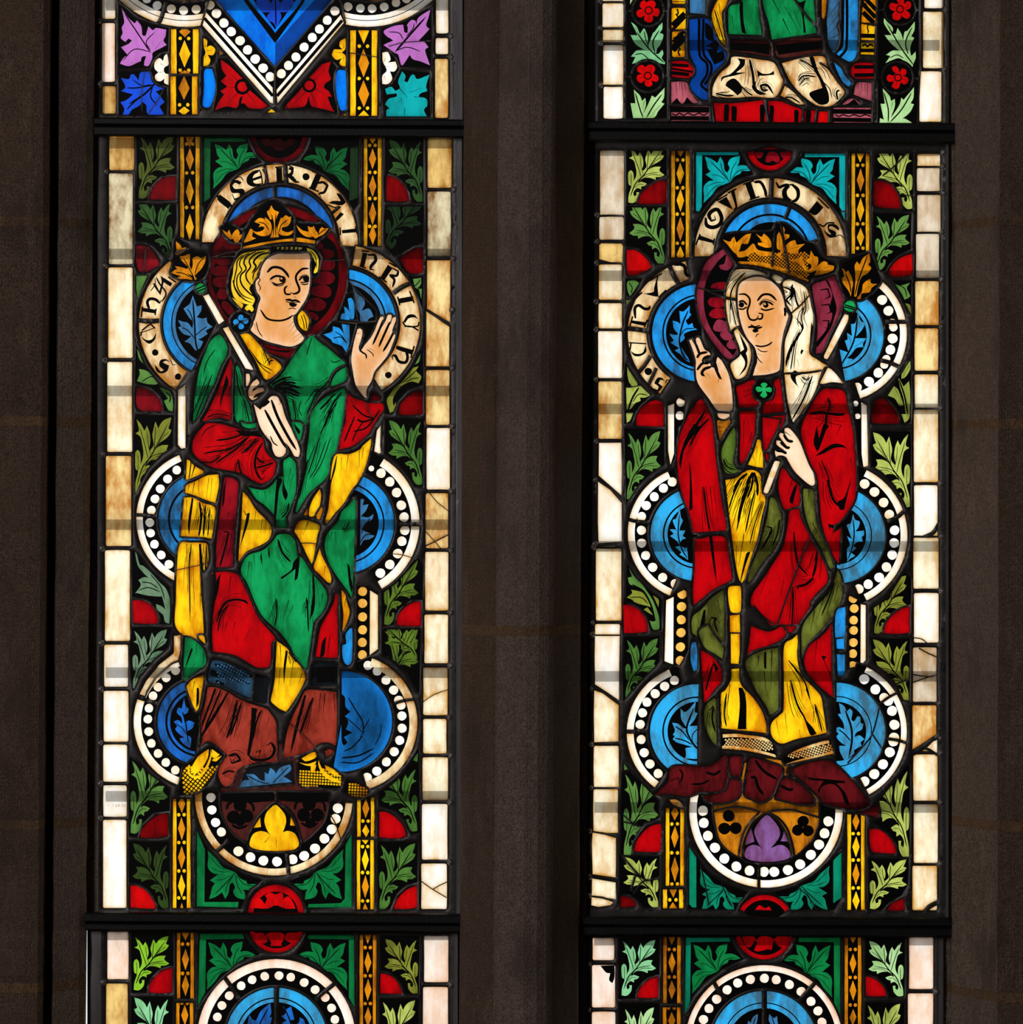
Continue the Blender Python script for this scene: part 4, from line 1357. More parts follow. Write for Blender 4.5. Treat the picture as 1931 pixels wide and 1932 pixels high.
LEFT_UP = """
T 160 0
r W border_pane 160 -280 278 172
r WP border_pane 157 210 275 745
r T border_pane 163 785 281 1035
T 500 0
r W border_pane 1560 -280 1672 303
r W border_pane 1557 345 1670 493
r T2 border_pane 1550 535 1668 1073
T 160 0
A K beaded_ring 920 -616 646 861 40 140
a W 920 -616 756 861 40 140
ka 920 -616 800 807 40 140
g A ring_centre : 560,-290 700,-60 850,0 940,10 1050,-5 1100,-20 1240,-290
o W 41 : 565,-10 660,50 788,80 900,95 1015,85
l 8 : 740,20 690,180 640,240
l 7 : 935,-30 940,20
T 500 0
A K beaded_ring 930 -616 646 861 40 140
a W 930 -616 756 861 40 140
ka 930 -616 800 807 40 140
g A ring_centre : 600,-290 760,-60 950,0 1100,-20 1300,-290
o W 40 : 758,60 870,75 977,78 1087,62 1195,25 1290,-10
T 160 0
G K leaf_pane : 315,40 350,60 480,190 640,230 765,255 760,470 700,490 640,540 590,620 315,630
c V : 335,70 385,150 455,215 475,185 515,240 525,320 555,325 580,240 620,275 650,255 742,270 735,330 718,370 747,410 690,440 620,480 615,530 580,600 540,595 545,540 480,570 400,602 320,580 350,530 390,500 330,430 400,400 330,350 345,300 338,250 360,200
s 4 : 600,480 500,330 360,120
s 3 : 590,470 450,450 340,560
s 3 : 600,460 560,380 640,290
s 3 : 640,450 700,370
k : 520,520 560,510 540,560 510,570
k : 400,350 430,370 400,400 370,380
G K leaf_pane : 322,655 590,652 610,740 670,790 745,800 742,1045 322,1045
c BRY : 330,710 400,720 420,680 450,680 490,730 510,660 590,652 620,720 640,770 722,805 645,835 680,865 727,930 680,970 722,1042 580,1042 560,960 520,925 500,960 430,1000 400,1042 345,1045 360,990 325,930 380,910 440,860 330,830 370,790
s 6 : 640,760 540,860 400,950
s 4 : 640,770 480,800 380,800
s 4 : 620,780 600,880 660,960
s 4 : 560,840 450,930 380,1000
s 3 : 600,770 520,780 430,720
l 1.6 : 545,660 520,850 520,1045
l 1.6 : 720,810 660,920 580,1035
g K flower_pane : 765,485 765,780 700,770 640,720 612,640 640,560 700,500
c W : 750,490 760,540 762,590 730,610 720,640 735,670 765,680 765,775 725,755 725,715 690,740 650,730 640,690 670,660 635,620 640,560 680,530 715,555 725,510
s 3 : 690,580 730,600
s 3 : 680,660 725,650
g K flower_pane : 1080,335 1150,380 1195,450 1180,540 1130,590 1080,605
c Y : 1080,345 1115,370 1110,430 1150,415 1190,450 1170,500 1120,500 1145,550 1120,600 1080,600 1085,520 1100,480 1085,430
s 3 : 1110,460 1160,460
s 3 : 1095,430 1105,390
s 3 : 1095,500 1110,560
strip Y lozenge_strip 782 265 1040 670 : 290,50 490,125 670,30 ; 350 640
strip Y lozenge_strip 778 695 1030 1042 : 800,110 1010,40 ; 955
g A small_pane : 1225,455 1260,490 1225,500
g BZ blue_pane : 1090,640 1160,625 1190,740 1185,850 1150,960 1120,980 1075,960 1085,800
G K leaf_pane : 1225,540 1300,540 1690,970 1590,1000 1430,990 1185,1010 1215,850
c R : 1240,545 1320,600 1450,730 1480,800 1560,870 1670,965 1610,990 1500,985 1450,940 1400,960 1380,985 1290,970 1185,1005 1220,930 1270,860 1235,830 1300,790 1240,740 1290,690 1250,630
ka 1437 790 45 72 0 360
s 4 : 1400,740 1340,680
s 4 : 1390,790 1310,800
s 4 : 1400,840 1300,940
s 4 : 1470,740 1420,680
s 4 : 1480,850 1560,940
k : 1440,870 1420,960 1400,985 1410,900
G K beaded_chevron : 1105,110 1135,10 1185,-20 1725,635 1717,945 1690,935 1073,230
C W : 1105,112 1712,800 1717,945 1690,935 1073,230
S 6 : 1090,165 1715,875
o W 43 : 1140,45 1200,122 1268,210 1335,288 1415,370 1483,455 1553,538 1625,620 1690,700
G BZ chevron_pane : 960,-290 1190,-10 1735,605 2270,-20 2500,-290
C BN : 1735,400 2110,-20 2270,-20 2300,-60 1735,605
k : 1400,-200 1500,10 1735,300 1735,395 1460,20 1320,-200
k : 2030,-200 1960,30 1735,300 1735,395 1990,30 2100,-200
k : 1470,-100 1735,270 1990,-100 1990,-200 1470,-200
x BRY : 1560,10 1640,-40 1700,30 1735,-60 1780,30 1850,-40 1920,30 1870,60 1890,100 1830,110 1780,110 1790,160 1745,260 1720,210 1680,190 1660,150 1690,110 1630,110 1590,80
s 4 : 1735,-40 1740,100 1742,240
s 3 : 1640,-10 1720,60
s 3 : 1840,-10 1760,60
T 500 0
G K beaded_chevron : 105,640 660,-25 690,40 722,205 115,942 105,850
C W : 690,135 722,215 115,942 106,820
S 6 : 705,185 110,875
o W 42 : 638,100 568,185 497,265 432,342 357,430 283,520 215,597 150,672
G K leaf_pane : 600,550 650,610 640,800 660,1030 560,1000 380,985 175,995 200,930 540,560
c R : 600,560 580,650 600,720 550,760 540,800 580,830 610,880 570,880 600,960 640,1030 560,1000 470,980 420,960 400,870 370,960 300,980 175,990 210,940 330,810 370,720 450,620 510,590
ka 403 778 42 65 0 360
s 4 : 440,740 520,660
s 4 : 450,800 540,860
s 4 : 370,840 260,950
s 4 : 420,850 480,960
s 4 : 370,750 330,800
l 1.6 : 170,930 230,1030
g BZ blue_pane : 665,640 735,640 745,800 745,1000 690,1000 650,850 645,720
g K flower_pane : 740,345 690,370 640,430 610,500 640,560 690,595 740,610
c Y : 735,350 690,365 680,420 710,450 620,450 610,500 650,545 700,530 680,575 700,600 735,605 735,510 700,480 735,440
s 3 : 690,480 640,480
s 3 : 715,440 715,390
s 3 : 715,520 715,570
g A small_pane : 700,1045 740,1035 740,1055
g Y small_pane : 20,1025 60,990 100,1025
strip Y lozenge_strip 775 275 1025 1055 : 280,120 575,130 855,125 1055,50 ; 420 715 985
l 1.6 : 765,480 900,500 1030,520
g K flower_pane : 1065,470 1120,470 1180,530 1215,630 1190,720 1120,770 1065,785
c W : 1070,480 1120,475 1145,540 1120,570 1190,560 1205,610 1180,650 1140,650 1160,720 1120,765 1070,765 1070,690 1110,640 1075,560
s 3 : 1090,600 1140,610
s 3 : 1085,560 1100,520
s 3 : 1085,690 1100,730
G K leaf_pane : 1075,260 1300,190 1440,100 1520,80 1515,620 1240,605 1215,520 1130,450 1070,430
c V : 1090,275 1180,235 1260,225 1270,290 1300,290 1290,240 1330,185 1370,190 1380,230 1400,160 1510,85 1490,160 1470,230 1500,265 1440,330 1400,370 1450,380 1490,430 1460,460 1505,595 1420,560 1350,540 1320,500 1260,590 1240,590 1215,500 1180,480 1080,410 1160,370 1090,310
s 6 : 1190,470 1310,330 1470,150
s 3 : 1200,460 1300,430 1420,470
s 3 : 1260,360 1220,300 1120,290
s 3 : 1290,330 1350,260 1360,210
l 1.6 : 1130,420 1280,385 1520,372
k : 1265,230 1300,240 1300,300 1270,290
k : 1130,340 1170,370 1120,390
G K leaf_pane : 1240,640 1500,660 1510,1060 1100,1060 1085,800 1160,770
c GT : 1250,650 1280,690 1270,740 1300,750 1330,690 1360,680 1390,720 1500,680 1470,780 1480,830 1420,850 1400,880 1470,900 1480,960 1450,1000 1475,1060 1105,1060 1110,1000 1140,990 1095,950 1130,900 1200,880 1200,850 1110,860 1095,810 1150,790 1190,830 1230,800 1215,740
s 6 : 1190,760 1300,890
s 4 : 1360,880 1440,890
s 4 : 1240,890 1250,940
s 5 : 1275,990 1272,1060
s 3 : 1320,840 1440,800
"""

LEFT_LOW = """
T 160 1532
r WP border_pane 205 1090 398 1525
r T border_pane 195 1563 391 2260
T 500 1532
r WP border_pane 1450 1127 1672 1550
r WP border_pane 1441 1594 1668 2260
T 160 1532
G K leaf_pane : 430,1105 805,1105 805,1400 700,1440 620,1520 570,1650 430,1645
leaf LB 445 1130 770 1625
g R red_pane : 585,1645 590,1580 640,1500 720,1440 800,1418 797,1645 690,1652
G K leaf_pane : 430,1685 800,1685 800,2260 430,2260
leaf LM 775 1690 445 2330
T 500 1532
G K leaf_pane : 1060,1130 1405,1130 1405,1655 1280,1655 1240,1560 1150,1460 1060,1440
leaf OL 1395 1155 1090 1655
g R red_pane : 1052,1470 1100,1475 1180,1515 1230,1590 1252,1660 1050,1652
G K leaf_pane : 1055,1705 1400,1705 1400,2260 1055,2260
leaf LPY 1060 1715 1375 2330
T 160 1532
strip A lozenge_strip 836 1098 998 1700 : 1105,65 1345,98 1580,98 ; 1203 1470
strip A lozenge_strip 830 1738 992 2260 : 1850,95 2090,95 ; 1742 1965 2200
T 500 1532
strip A lozenge_strip 860 1120 1018 2260 : 1120,80 1370,98 1620,100 1870,95 2110,95 ; 1235 1492 1745 1990
T 160 1532
G K corner_pane : 1045,1105 1450,1105 1500,1200 1600,1290 1400,1370 1250,1490 1110,1650 1030,1780
C GD : 1048,1108 1440,1108 1455,1155 1105,1160 1098,1640 1030,1775
maple GD 1112 1180 1562 1620
T 500 1532
G K corner_pane : 390,1118 815,1118 815,1790 700,1620 600,1480 480,1380 290,1290 350,1220
C GD : 395,1120 812,1122 818,1785 765,1690 765,1160 395,1155
maple GD 750 1185 290 1620
T 160 1532
A R red_roundel 1745 1030 0 252 10 170
ka 1745 1035 0 208 0 180
c R : 1540,1105 1620,1100 1640,1130 1680,1100 1790,1100 1830,1130 1850,1100 1950,1100 1940,1150 1900,1190 1850,1180 1820,1150 1790,1200 1800,1220 1690,1220 1700,1190 1670,1150 1650,1190 1590,1190
s 3 : 1745,1100 1745,1180
s 3 : 1720,1100 1715,1160
s 3 : 1770,1100 1780,1160
s 6 : 1660,1130 1690,1180
s 6 : 1830,1120 1810,1180
A K beaded_band 1745 2062 490 722 160 380
a WP 1745 2062 642 722 160 380
o WP 40 : 1425,1583 1525,1528 1640,1497 1770,1490 1877,1505 1999,1553 2099,1618 1317,1673 1250,1762 1208,1867 1180,1980 1175,2090 2191,1690 2249,1785 2279,1890 2300,2000
A BC medallion 1745 2062 0 462 150 390
ka 1745 2062 362 374 150 390
ka 1745 2062 0 330 150 390
x BM : 1690,1740 1700,1830 1680,1870 1705,1870 1690,1930 1640,2000 1560,2100 1500,2000 1480,1960 1500,1850 1530,1890 1560,1900 1600,1820 1630,1790
x BM : 1800,1760 1830,1800 1880,1770 1900,1850 1910,1890 1870,1900 1900,1940 1950,1920 1960,1870 2000,1900 2010,1980 1960,2050 1850,2050 1800,1920 1840,1900 1790,1860 1830,1830
s 4 : 1670,1790 1610,1900 1540,2050
s 4 : 1820,1790 1870,1900 1900,2020
l 10 : 1748,1590 1745,1750 1745,2230
l 8 : 1270,1500 1340,1600 1410,1710
T 500 1532
l 8 : 460,1710 540,1640 640,1560
"""

RIGHT_MAIN = """
T 1100 0
r TG border_pane 158 1372 375 2042
T 1100 400
r TG border_pane 152 45 373 252
G T border_pane : 150,300 170,285 355,287 368,310 360,475 250,455 150,430
r W2 border_pane 147 478 357 800
r W2 border_pane 145 830 358 1060
r W border_pane 140 1085 357 1512
r T2 border_pane 143 1543 355 2066
T 1100 800
G W border_pane : 148,172 350,170 357,400 352,650 250,560 145,470
G W border_pane : 140,525 250,600 355,720 355,1070 145,1085 138,900
G W border_pane : 137,1120 300,1105 270,1145 200,1180 137,1182
r W2 border_pane 120 1135 352 1790
r W border_pane 112 1822 340 2030
T 1100 1200
G W border_pane : 112,0 338,0 332,300 330,585 220,510 112,440 108,200
G W2 border_pane : 105,495 180,520 328,630 325,960 105,968 100,700
r W2 border_pane 101 1000 328 1380
r W2 border_pane 98 1395 322 1795
G W2 border_pane : 90,1790 200,1810 303,1840 303,2100 300,2200 90,2170 83,1900
T 1100 1532
G W2 border_pane : 85,605 200,625 300,642 302,795 200,780 82,760
G W2 border_pane : 80,775 180,790 285,820 250,850 140,865 78,850
l 2 : 80,768 200,790 290,822
T 1430 0
r W2 border_pane 1455 1403 1662 1520
r TG border_pane 1452 1530 1660 1740
r TG border_pane 1455 1775 1668 2120
T 1430 400
r TG border_pane 1443 200 1655 600
r T2 border_pane 1436 630 1652 1030
r T2 border_pane 1432 1058 1645 1445
r W2 border_pane 1430 1480 1645 2100
l 3 : 1425,1790 1540,1815 1650,1845
T 1430 800
r W2 border_pane 1424 -130 1645 530
r W border_pane 1425 558 1640 1042
l 8 : 1660,900 1600,990 1520,1030 1420,1080
r W2 border_pane 1420 1035 1650 1500
r W border_pane 1425 1540 1650 1990
T 1430 1200
l 2 : 1420,15 1500,30 1560,80
r TG border_pane 1415 105 1632 600
l 2.5 : 1470,110 1540,150 1640,195
l 2.5 : 1410,350 1560,370 1640,350
l 2 : 1410,425 1560,372
r T2 border_pane 1410 630 1630 1050
l 7 : 1400,1060 1500,1000 1640,905
G W border_pane : 1535,1025 1600,960 1637,945 1637,1080
r W2 border_pane 1420 1080 1640 1500
l 5 : 1420,1080 1530,1025 1640,1085
r W2 border_pane 1422 1530 1642 2067
T 1430 1532
r W2 border_pane 1410 490 1635 895
l 9 : 1520,915 1570,860 1650,820
# leaf column, left
T 1100 0
G K leaf_pane : 408,1375 765,1375 765,1600 640,1650 550,1740 495,1860 410,1860
leaf LPY 412 1330 745 1850
g RD2 red_pane : 505,1845 530,1770 600,1700 680,1655 765,1640 765,1850 640,1860 510,1855
G K leaf_pane : 405,1890 765,1890 760,2240 740,2400 660,2400 600,2320 520,2260 400,2240
leaf LG 750 1830 425 2410
T 1100 400
g R2 red_pane : 398,345 470,345 540,385 600,450 628,500 600,520 500,570 400,575
G K leaf_pane : 400,615 545,610 500,690 440,770 400,760
c LG : 405,640 460,620 515,645 480,700 430,770 410,720
s 3 : 420,640 450,690 440,740
G OL leaf_pane : 395,800 425,805 400,850
G K leaf_pane : 390,1370 420,1440 500,1560 620,1670 540,1740 480,1820 440,1920 392,1920
c LPY : 405,1390 430,1440 490,1540 500,1600 440,1580 410,1500
c LPY : 395,1600 440,1600 500,1580 550,1600 615,1670 570,1690 520,1690 525,1720 480,1740 440,1790 400,1800
c LPY : 395,1830 430,1830 460,1830 430,1900 400,1920
s 6 : 510,1600 450,1700 405,1830
s 3 : 430,1560 470,1640
s 3 : 590,1670 510,1660 450,1740
l 2 : 380,1590 470,1590 560,1570
g R red_pane : 490,1945 490,1870 530,1790 610,1730 680,1715 735,1760 735,1955 600,1952
T 1100 800
G K leaf_pane : 390,45 740,45 745,370 640,430 500,560 400,720
leaf LG 400 65 712 690
G K leaf_pane : 405,1280 480,1400 600,1510 715,1600 720,1880 630,1880 580,1770 500,1690 395,1640
c LG : 420,1310 470,1390 540,1460 590,1530 640,1610 690,1740 700,1830 695,1870 640,1870 610,1790 640,1800 665,1790 640,1680 600,1590 560,1520 500,1480 430,1460 410,1400 450,1390
c OL : 400,1580 450,1540 440,1510 500,1520 550,1540 590,1600 620,1670 600,1660 520,1640 470,1620 450,1600
c OL : 555,1690 590,1670 640,1740 600,1720
c OL : 640,1560 690,1600 690,1670
s 4 : 450,1460 560,1530 640,1680
s 3 : 430,1580 530,1580 600,1640
g R red_pane : 368,1645 440,1655 520,1700 580,1790 598,1890 500,1903 375,1905
T 1100 1200
G K leaf_pane : 382,10 700,10 695,240 560,370 440,500 370,590 380,300
leaf LG2 388 22 692 565
G K leaf_pane : 370,1150 420,1220 380,1240
c LG : 375,1160 410,1210 375,1225
G K leaf_pane : 365,1260 420,1230 520,1330 620,1430 690,1500 690,1660 560,1700 500,1780 450,1880 440,2020 350,2030 350,1700 
leaf LG 372 1240 690 2010
T 1100 1532
l 3 : 330,80 440,105 530,140
l 3 : 360,20 430,80 500,130
g R red_pane : 470,360 480,290 520,220 600,140 680,112 715,120 712,290 700,360 600,365
G K leaf_pane : 338,405 695,405 695,870 560,870 500,800 430,750 345,760
leaf LPY 690 410 370 870
l 4 : 360,400 480,540 580,620 700,600
l 5 : 490,550 460,640 440,720
l 3 : 460,740 540,640 640,610
g RD2 red_pane : 342,770 400,770 460,800 490,850 460,862 345,868
# leaf column, right
T 1430 0
G K leaf_pane : 1080,1400 1415,1400 1415,1920 1340,1920 1310,1820 1250,1720 1150,1640 1065,1620
leaf LPY 1412 1350 1085 1905
l 3 : 1350,1400 1240,1520 1140,1600
l 1.8 : 1300,1770 1360,1780 1430,1780
g RD2 red_pane : 1062,1650 1130,1645 1220,1690 1280,1780 1305,1880 1280,1900 1130,1890 1060,1860
T 1430 400
G K leaf_pane : 1062,15 1400,15 1395,340 1280,390 1200,470 1160,540 1110,530 1060,300
leaf LG 1070 25 1388 530
g R2 red_pane : 1188,565 1210,510 1270,440 1340,400 1410,380 1412,540 1380,580 1260,590
G K leaf_pane : 1240,625 1400,625 1400,940 1360,860
c LG : 1240,640 1290,670 1390,645 1360,690 1380,740 1390,770 1340,800 1310,740
c OL : 1345,830 1390,850 1400,930 1370,900
s 3 : 1280,660 1340,700 1360,780
G K leaf_pane : 1395,1340 1395,1920 1310,1925 1270,1800 1180,1680 1260,1560
c LPY : 1390,1355 1395,1420 1350,1500 1310,1520 1320,1440
c LPY : 1280,1500 1330,1590 1380,1540 1390,1640 1390,1760 1380,1880 1340,1920 1310,1840 1350,1840 1330,1700 1300,1600
c LPY : 1180,1670 1230,1580 1280,1620 1330,1760 1290,1760 1250,1700
s 5 : 1290,1530 1340,1680 1370,1850
s 3 : 1250,1600 1310,1720
s 3 : 1380,1400 1330,1500
g RD2 red_pane : 1042,1900 1050,1790 1080,1720 1140,1700 1220,1760 1280,1850 1290,1920 1200,1930 1050,1920
T 1430 800
G K leaf_pane : 1042,68 1395,68 1395,800 1370,780 1330,690 1240,540 1130,430 1040,380
leaf LPY 1390 75 1045 760
G K leaf_pane : 1340,1350 1400,1400 1395,1640 1290,1680 1200,1760 1140,1900 1060,1920 1050,1680 1180,1600
leaf OL 1060 1380 1360 1910
g R red_pane : 1148,1905 1165,1830 1220,1750 1300,1690 1385,1662 1388,1900 1280,1912
T 1430 1200
G K leaf_pane : 1040,25 1385,25 1385,590 1330,580 1270,440 1180,330 1055,240
leaf OL 1380 30 1045 590
l 3.5 : 1260,440 1330,410 1400,400
G K leaf_pane : 1370,1180 1385,1190 1385,2010 1300,2010 1260,1880 1180,1790 1060,1700 1130,1660 1110,1500
leaf LPY 1382 1210 1060 2020
T 1430 1532
g R red_pane : 1020,160 1090,155 1180,210 1240,290 1265,360 1240,380 1120,372 1045,360 1022,280
G K leaf_pane : 1020,425 1370,425 1370,660 1310,760 1190,830 1130,890 1018,890
leaf LPY 1022 432 1362 885
g RD2 red_pane : 1180,890 1230,830 1330,785 1345,890 1260,903
# strips
T 1100 0
strip YB lozenge_strip 803 1375 975 2345 : 1375,50 1580,100 1825,105 2085,110 2320,80 ; 1457 1710 1950 2215
T 1430 0
strip YB lozenge_strip 853 1400 1022 2310 : 1400,80 1640,105 1910,110 2160,85 ; 1505 1780 2040 2260
T 1100 1200
strip Y lozenge_strip 753 1565 925 2275 : 1610,70 1830,100 2125,115 ; 1712 1975 2260
T 1100 1532
strip Y lozenge_strip 728 705 918 878 : 700,80 880,60 ; 800
T 1430 1200
strip Y lozenge_strip 815 1625 978 2495 : 1690,80 1920,95 2170,100 2410,85 ; 1800 2040 2295
# corners
T 1100 0
G K corner_pane : 1028,1382 1430,1382 1500,1520 1560,1590 1400,1630 1200,1760 1080,1930 1028,1920
C GT : 1032,1385 1420,1385 1420,1412 1088,1412 1084,1880 1060,1931 1032,1931
maple GT 1100 1420 1560 1850
T 1430 0
G K corner_pane : 420,1400 800,1400 800,1931 790,2000 700,1880 600,1750 460,1650 270,1590 380,1500
C GT : 430,1400 803,1400 800,1980 745,1880 745,1430 430,1430
maple GT 720 1440 270 1860
T 1430 400
G GT corner_pane : 760,0 795,0 795,80
T 1100 1532
G K corner_pane : 968,315 1050,440 1150,560 1300,660 1500,730 1420,830 1390,890 968,880
C GB : 970,315 1035,410 1035,870 1000,870 970,840
maple GB 1070 900 1500 520
l 2.5 : 1060,430 1110,640 1150,850
l 2 : 1260,650 1320,780 1360,860
T 1430 1532
G K corner_pane : 765,360 765,780 700,890 300,890 250,830 160,735 380,680 560,560 690,430
C GB : 765,365 690,440 690,830 765,780
maple GB 655 900 165 490
l 2 : 370,690 460,770 540,890
# roundels
T 1100 0
A R red_roundel 1705 1340 0 212 13 167
ka 1705 1360 0 150 0 180
e RM : 1570,1390 1640,1388 1632,1428 1590,1440
e RM : 1695,1390 1765,1390 1798,1462 1768,1480 1732,1464 1692,1480 1664,1464
e RM : 1800,1388 1870,1390 1852,1440 1815,1432
s 3 : 1730,1392 1730,1440
s 3 : 1710,1392 1700,1440
s 3 : 1750,1392 1762,1440
T 1100 1532
A R red_roundel 1655 1010 0 255 209 331
ka 1655 1015 0 215 180 360
c R : 1570,890 1610,850 1660,875 1700,860 1720,895
# border fillets by the mid lobes
T 1100 400
G K beaded_strip : 775,1760 830,1740 870,1690 930,1720 910,1931 870,1960 860,2200 800,2320 775,2180
C W : 775,1765 832,1745 832,2200 800,2300 778,2180
o W 40 : 893,1733 885,1855
T 1430 400
G K beaded_strip : 870,1700 940,1730 1000,1760 1008,2310 970,2330 935,2290 900,1931
C W : 945,1735 995,1760 1008,2310 965,2325 948,2200
o W 26 : 893,1745 912,1860
T 1100 800
G K beaded_strip : 755,1590 830,1560 940,1500 950,1620 960,2060 880,2200 740,2170
C W : 760,1605 828,1575 824,2190 745,2160
o Y2 42 : 905,1550 900,1663 898,1783 895,1900 890,2030 888,2155
T 1430 800
G K beaded_strip : 830,1560 990,1640 990,2150 940,2200 840,2220
C W : 940,1640 985,1650 985,2150 938,2200
o Y2 40 : 870,1590 880,1680 875,1787 875,1880 872,1990 868,2092 867,2200
# lobes
T 0 0 1
A C2 inscription_band 1454 479 107 143 178 362
A B blue_arch 1454 479 0 94 200 342
ka 1454 479 72 76 180 360
ka 1454 479 0 60 180 360
l 8 : 1492,388 1482,414
A C inscription_band 1323 628 103 138 124 258
A B lobe_ground 1323 628 0 92 90 282
ka 1323 628 70 73 80 290
ka 1323 628 0 66 80 290
A K beaded_band 1584 630 88 128 -51 72
a W 1584 630 115 128 -51 72
A BC lobe_ground 1580 632 0 88 -80 80
ka 1580 632 62 65 -90 90
ka 1580 632 0 56 -90 90
A K beaded_band 1312 1006 91 127 112 252
a W 1312 1006 114 127 112 246
A BC lobe_ground 1316 1008 0 88 90 270
ka 1316 1008 62 65 90 270
ka 1316 1008 0 56 90 270
A K beaded_band 1576 1010 96 137 -70 68
a W 1576 1010 124 137 -64 64
A BC lobe_ground 1580 1010 0 91 -90 90
ka 1580 1010 64 66 -90 90
ka 1580 1010 0 55 -90 90
A K beaded_band 1311 1382 92 128 126 256
a W 1311 1382 115 128 126 248
A BC lobe_ground 1316 1380 0 89 90 272
ka 1316 1380 63 66 90 272
ka 1316 1380 0 56 90 272
A K beaded_band 1577 1380 95 135 -72 62
a W 1577 1380 124 135 -64 62
A BC lobe_ground 1579 1380 0 92 -90 90
ka 1579 1380 65 67 -90 90
ka 1579 1380 0 56 -90 90
A K beaded_band 1446 1530 103 145 -14 200
a W 1446 1530 131 145 -14 200
A A2 canopy_ground 1446 1530 0 99 0 360
T 1430 400
o W 45 : 1135,800 1192,900 1230,1152 1210,1255 1100,1465 1015,1545 905,1600
o W 38 : 1230,1010 1237,1050 1172,1340 1155,1390
l 8 : 1160,1000 1270,1000 1380,1000
l 8 : 1120,1350 1200,1370 1290,1410
T 1100 800
o W 42 : 815,528 735,585 652,663 578,742 535,843 535,968 537,1085 573,1197 637,1305 728,1398 842,1455
l 7 : 400,862 480,885 610,895
T 1430 800
o W 44 : 975,545 1065,618 1148,715 1200,825 1248,968 1245,1083 1227,1192 1175,1303 1108,1397 1008,1460 923,1503
l 8 : 1180,890 1270,850 1340,790
T 1100 1200
o W 42 : 835,405 746,458 660,525 585,603 545,700 523,805 532,943 560,1062 612,1165 687,1253
l 8 : 390,870 480,870 600,860
T 1430 1200
o W 46 : 972,393 1073,487 1155,565 1190,590 1225,682 1247,808 1243,925 1237,960 1205,1058 1142,1168 1063,1257 973,1325
l 5 : 1110,620 1200,555 1290,510
l 6 : 1180,935 1280,950 1370,980
l 3 : 1110,640 1090,740 1050,880 1000,960 820,1160
l 3 : 1045,890 1090,960 1140,1030
T 1100 1532
o W 46 : 1095,-10 1103,100 1140,218 1205,325 1290,425 1400,497 1520,535 1650,545 1745,545 1870,528 1981,477 2078,390 2153,297 2203,195 2238,85
l 6 : 1608,470 1605,580 1605,700
T 1100 1200
o W 42 : 1095,1585
# leaves in the lobes
T 1100 400
x B : 975,850 975,920 990,930 960,970 940,990 960,1030 1000,1010 1010,1050 1045,1070 990,1080 940,1100 920,1120 930,1150 900,1180 880,1200 920,1270 960,1330 975,1370 940,1350 890,1300 840,1260 880,1240 800,1190 830,1170 790,1110 850,1120 870,1110 830,1060 820,990 860,1000 890,1020 880,900 920,905
s 5 : 960,900 910,1020 880,1180 920,1310 970,1360
s 3 : 830,1010 890,1090
s 3 : 1020,1060 930,1070 890,1130
T 1430 400
x BC : 915,920 940,990 980,1010 960,1060 920,1110 880,1150 930,1150 990,1150 960,1200 965,1230 900,1240 850,1300 810,1330 870,1340 820,1380 770,1400 740,1440 690,1380 720,1290 740,1250 800,1270 830,1280 795,1170 820,1160 815,1100 860,1130 850,1020 890,1010
s 5 : 910,960 890,1120 850,1240 740,1430
s 3 : 830,1130 860,1220
s 3 : 960,1180 870,1240
T 1100 800
x BC : 885,770 895,850 912,880 890,930 880,970 935,970 910,1020 940,1040 900,1060 890,1100 930,1130 950,1120 960,1240 920,1210 880,1190 900,1170 840,1120 890,1110 850,1060 795,1020 830,1000 790,960 840,960 860,980 820,880 850,860
s 4 : 880,830 870,1000 900,1130 955,1230
T 1430 800
x BC : 870,820 890,870 930,890 920,940 890,980 970,970 970,1010 950,1030 960,1070 900,1080 870,1110 900,1130 850,1170 890,1200 840,1230 820,1260 815,1140 840,1100 815,1020 860,1050 830,970 815,920 850,900
s 4 : 870,870 880,1000 860,1130 820,1240
T 1100 1200
x BC : 1030,595 1020,690 1045,700 1020,760 970,820 1075,815 1060,880 1075,900 1050,950 1030,990 1080,940 1120,950 1140,1030 1170,1060 1180,1090 1120,1120 930,1115 940,1090 935,1020 1000,1010 930,990 860,970 820,940 840,910 820,900 840,860 815,790 870,800 920,840 950,840 900,760 890,660 940,690
s 6 : 1010,660 950,820 960,900 1030,1010 1150,1090
s 4 : 840,820 910,870 970,950
s 4 : 840,930 920,950 1000,990
s 3 : 1060,830 1000,900 1000,960
T 1430 1200
x BC : 740,610 790,640 810,690 840,660 865,690 855,760 880,780 910,730 935,740 940,790 965,800 950,850 900,880 880,920 930,905 975,940 940,970 950,1000 880,1040 880,1070 830,1110 790,1130 750,1050 745,1000 810,1000 760,970 720,920 740,890 695,850 740,830 790,850 780,790 730,710 760,710
s 6 : 800,680 850,820 860,950 830,1110
s 4 : 740,850 800,900 850,960
s 4 : 930,780 880,860
# inscription, right panel
T 1100 0
l 9 : 1725,1600 1720,1700 1715,1830
k : 1230,1840 1310,1790 1370,1910 1390,1880 1350,1745 1380,1720 1410,1890 1390,1920
S 3 : 1220,1830 1320,1770
S 3 : 1320,1760 1400,1720
k : 1480,1680 1530,1650 1580,1800 1530,1815
S 3 : 1460,1680 1560,1645
S 3 : 1520,1820 1610,1790
s 9 : 1560,1660 1620,1660 1660,1730 1670,1790 1700,1780
s 9 : 1760,1660 1790,1710 1830,1690 1880,1680
k : 1860,1680 1820,1730 1820,1790 1870,1830 1910,1825 1870,1790 1860,1740 1890,1700
T 1430 0
k : 330,1680 380,1720 385,1790 350,1840 300,1835 350,1800 350,1740 310,1690
S 3 : 240,1690 330,1680
S 3 : 230,1800 300,1840
k : 540,1830 600,1890 530,1960 460,1930
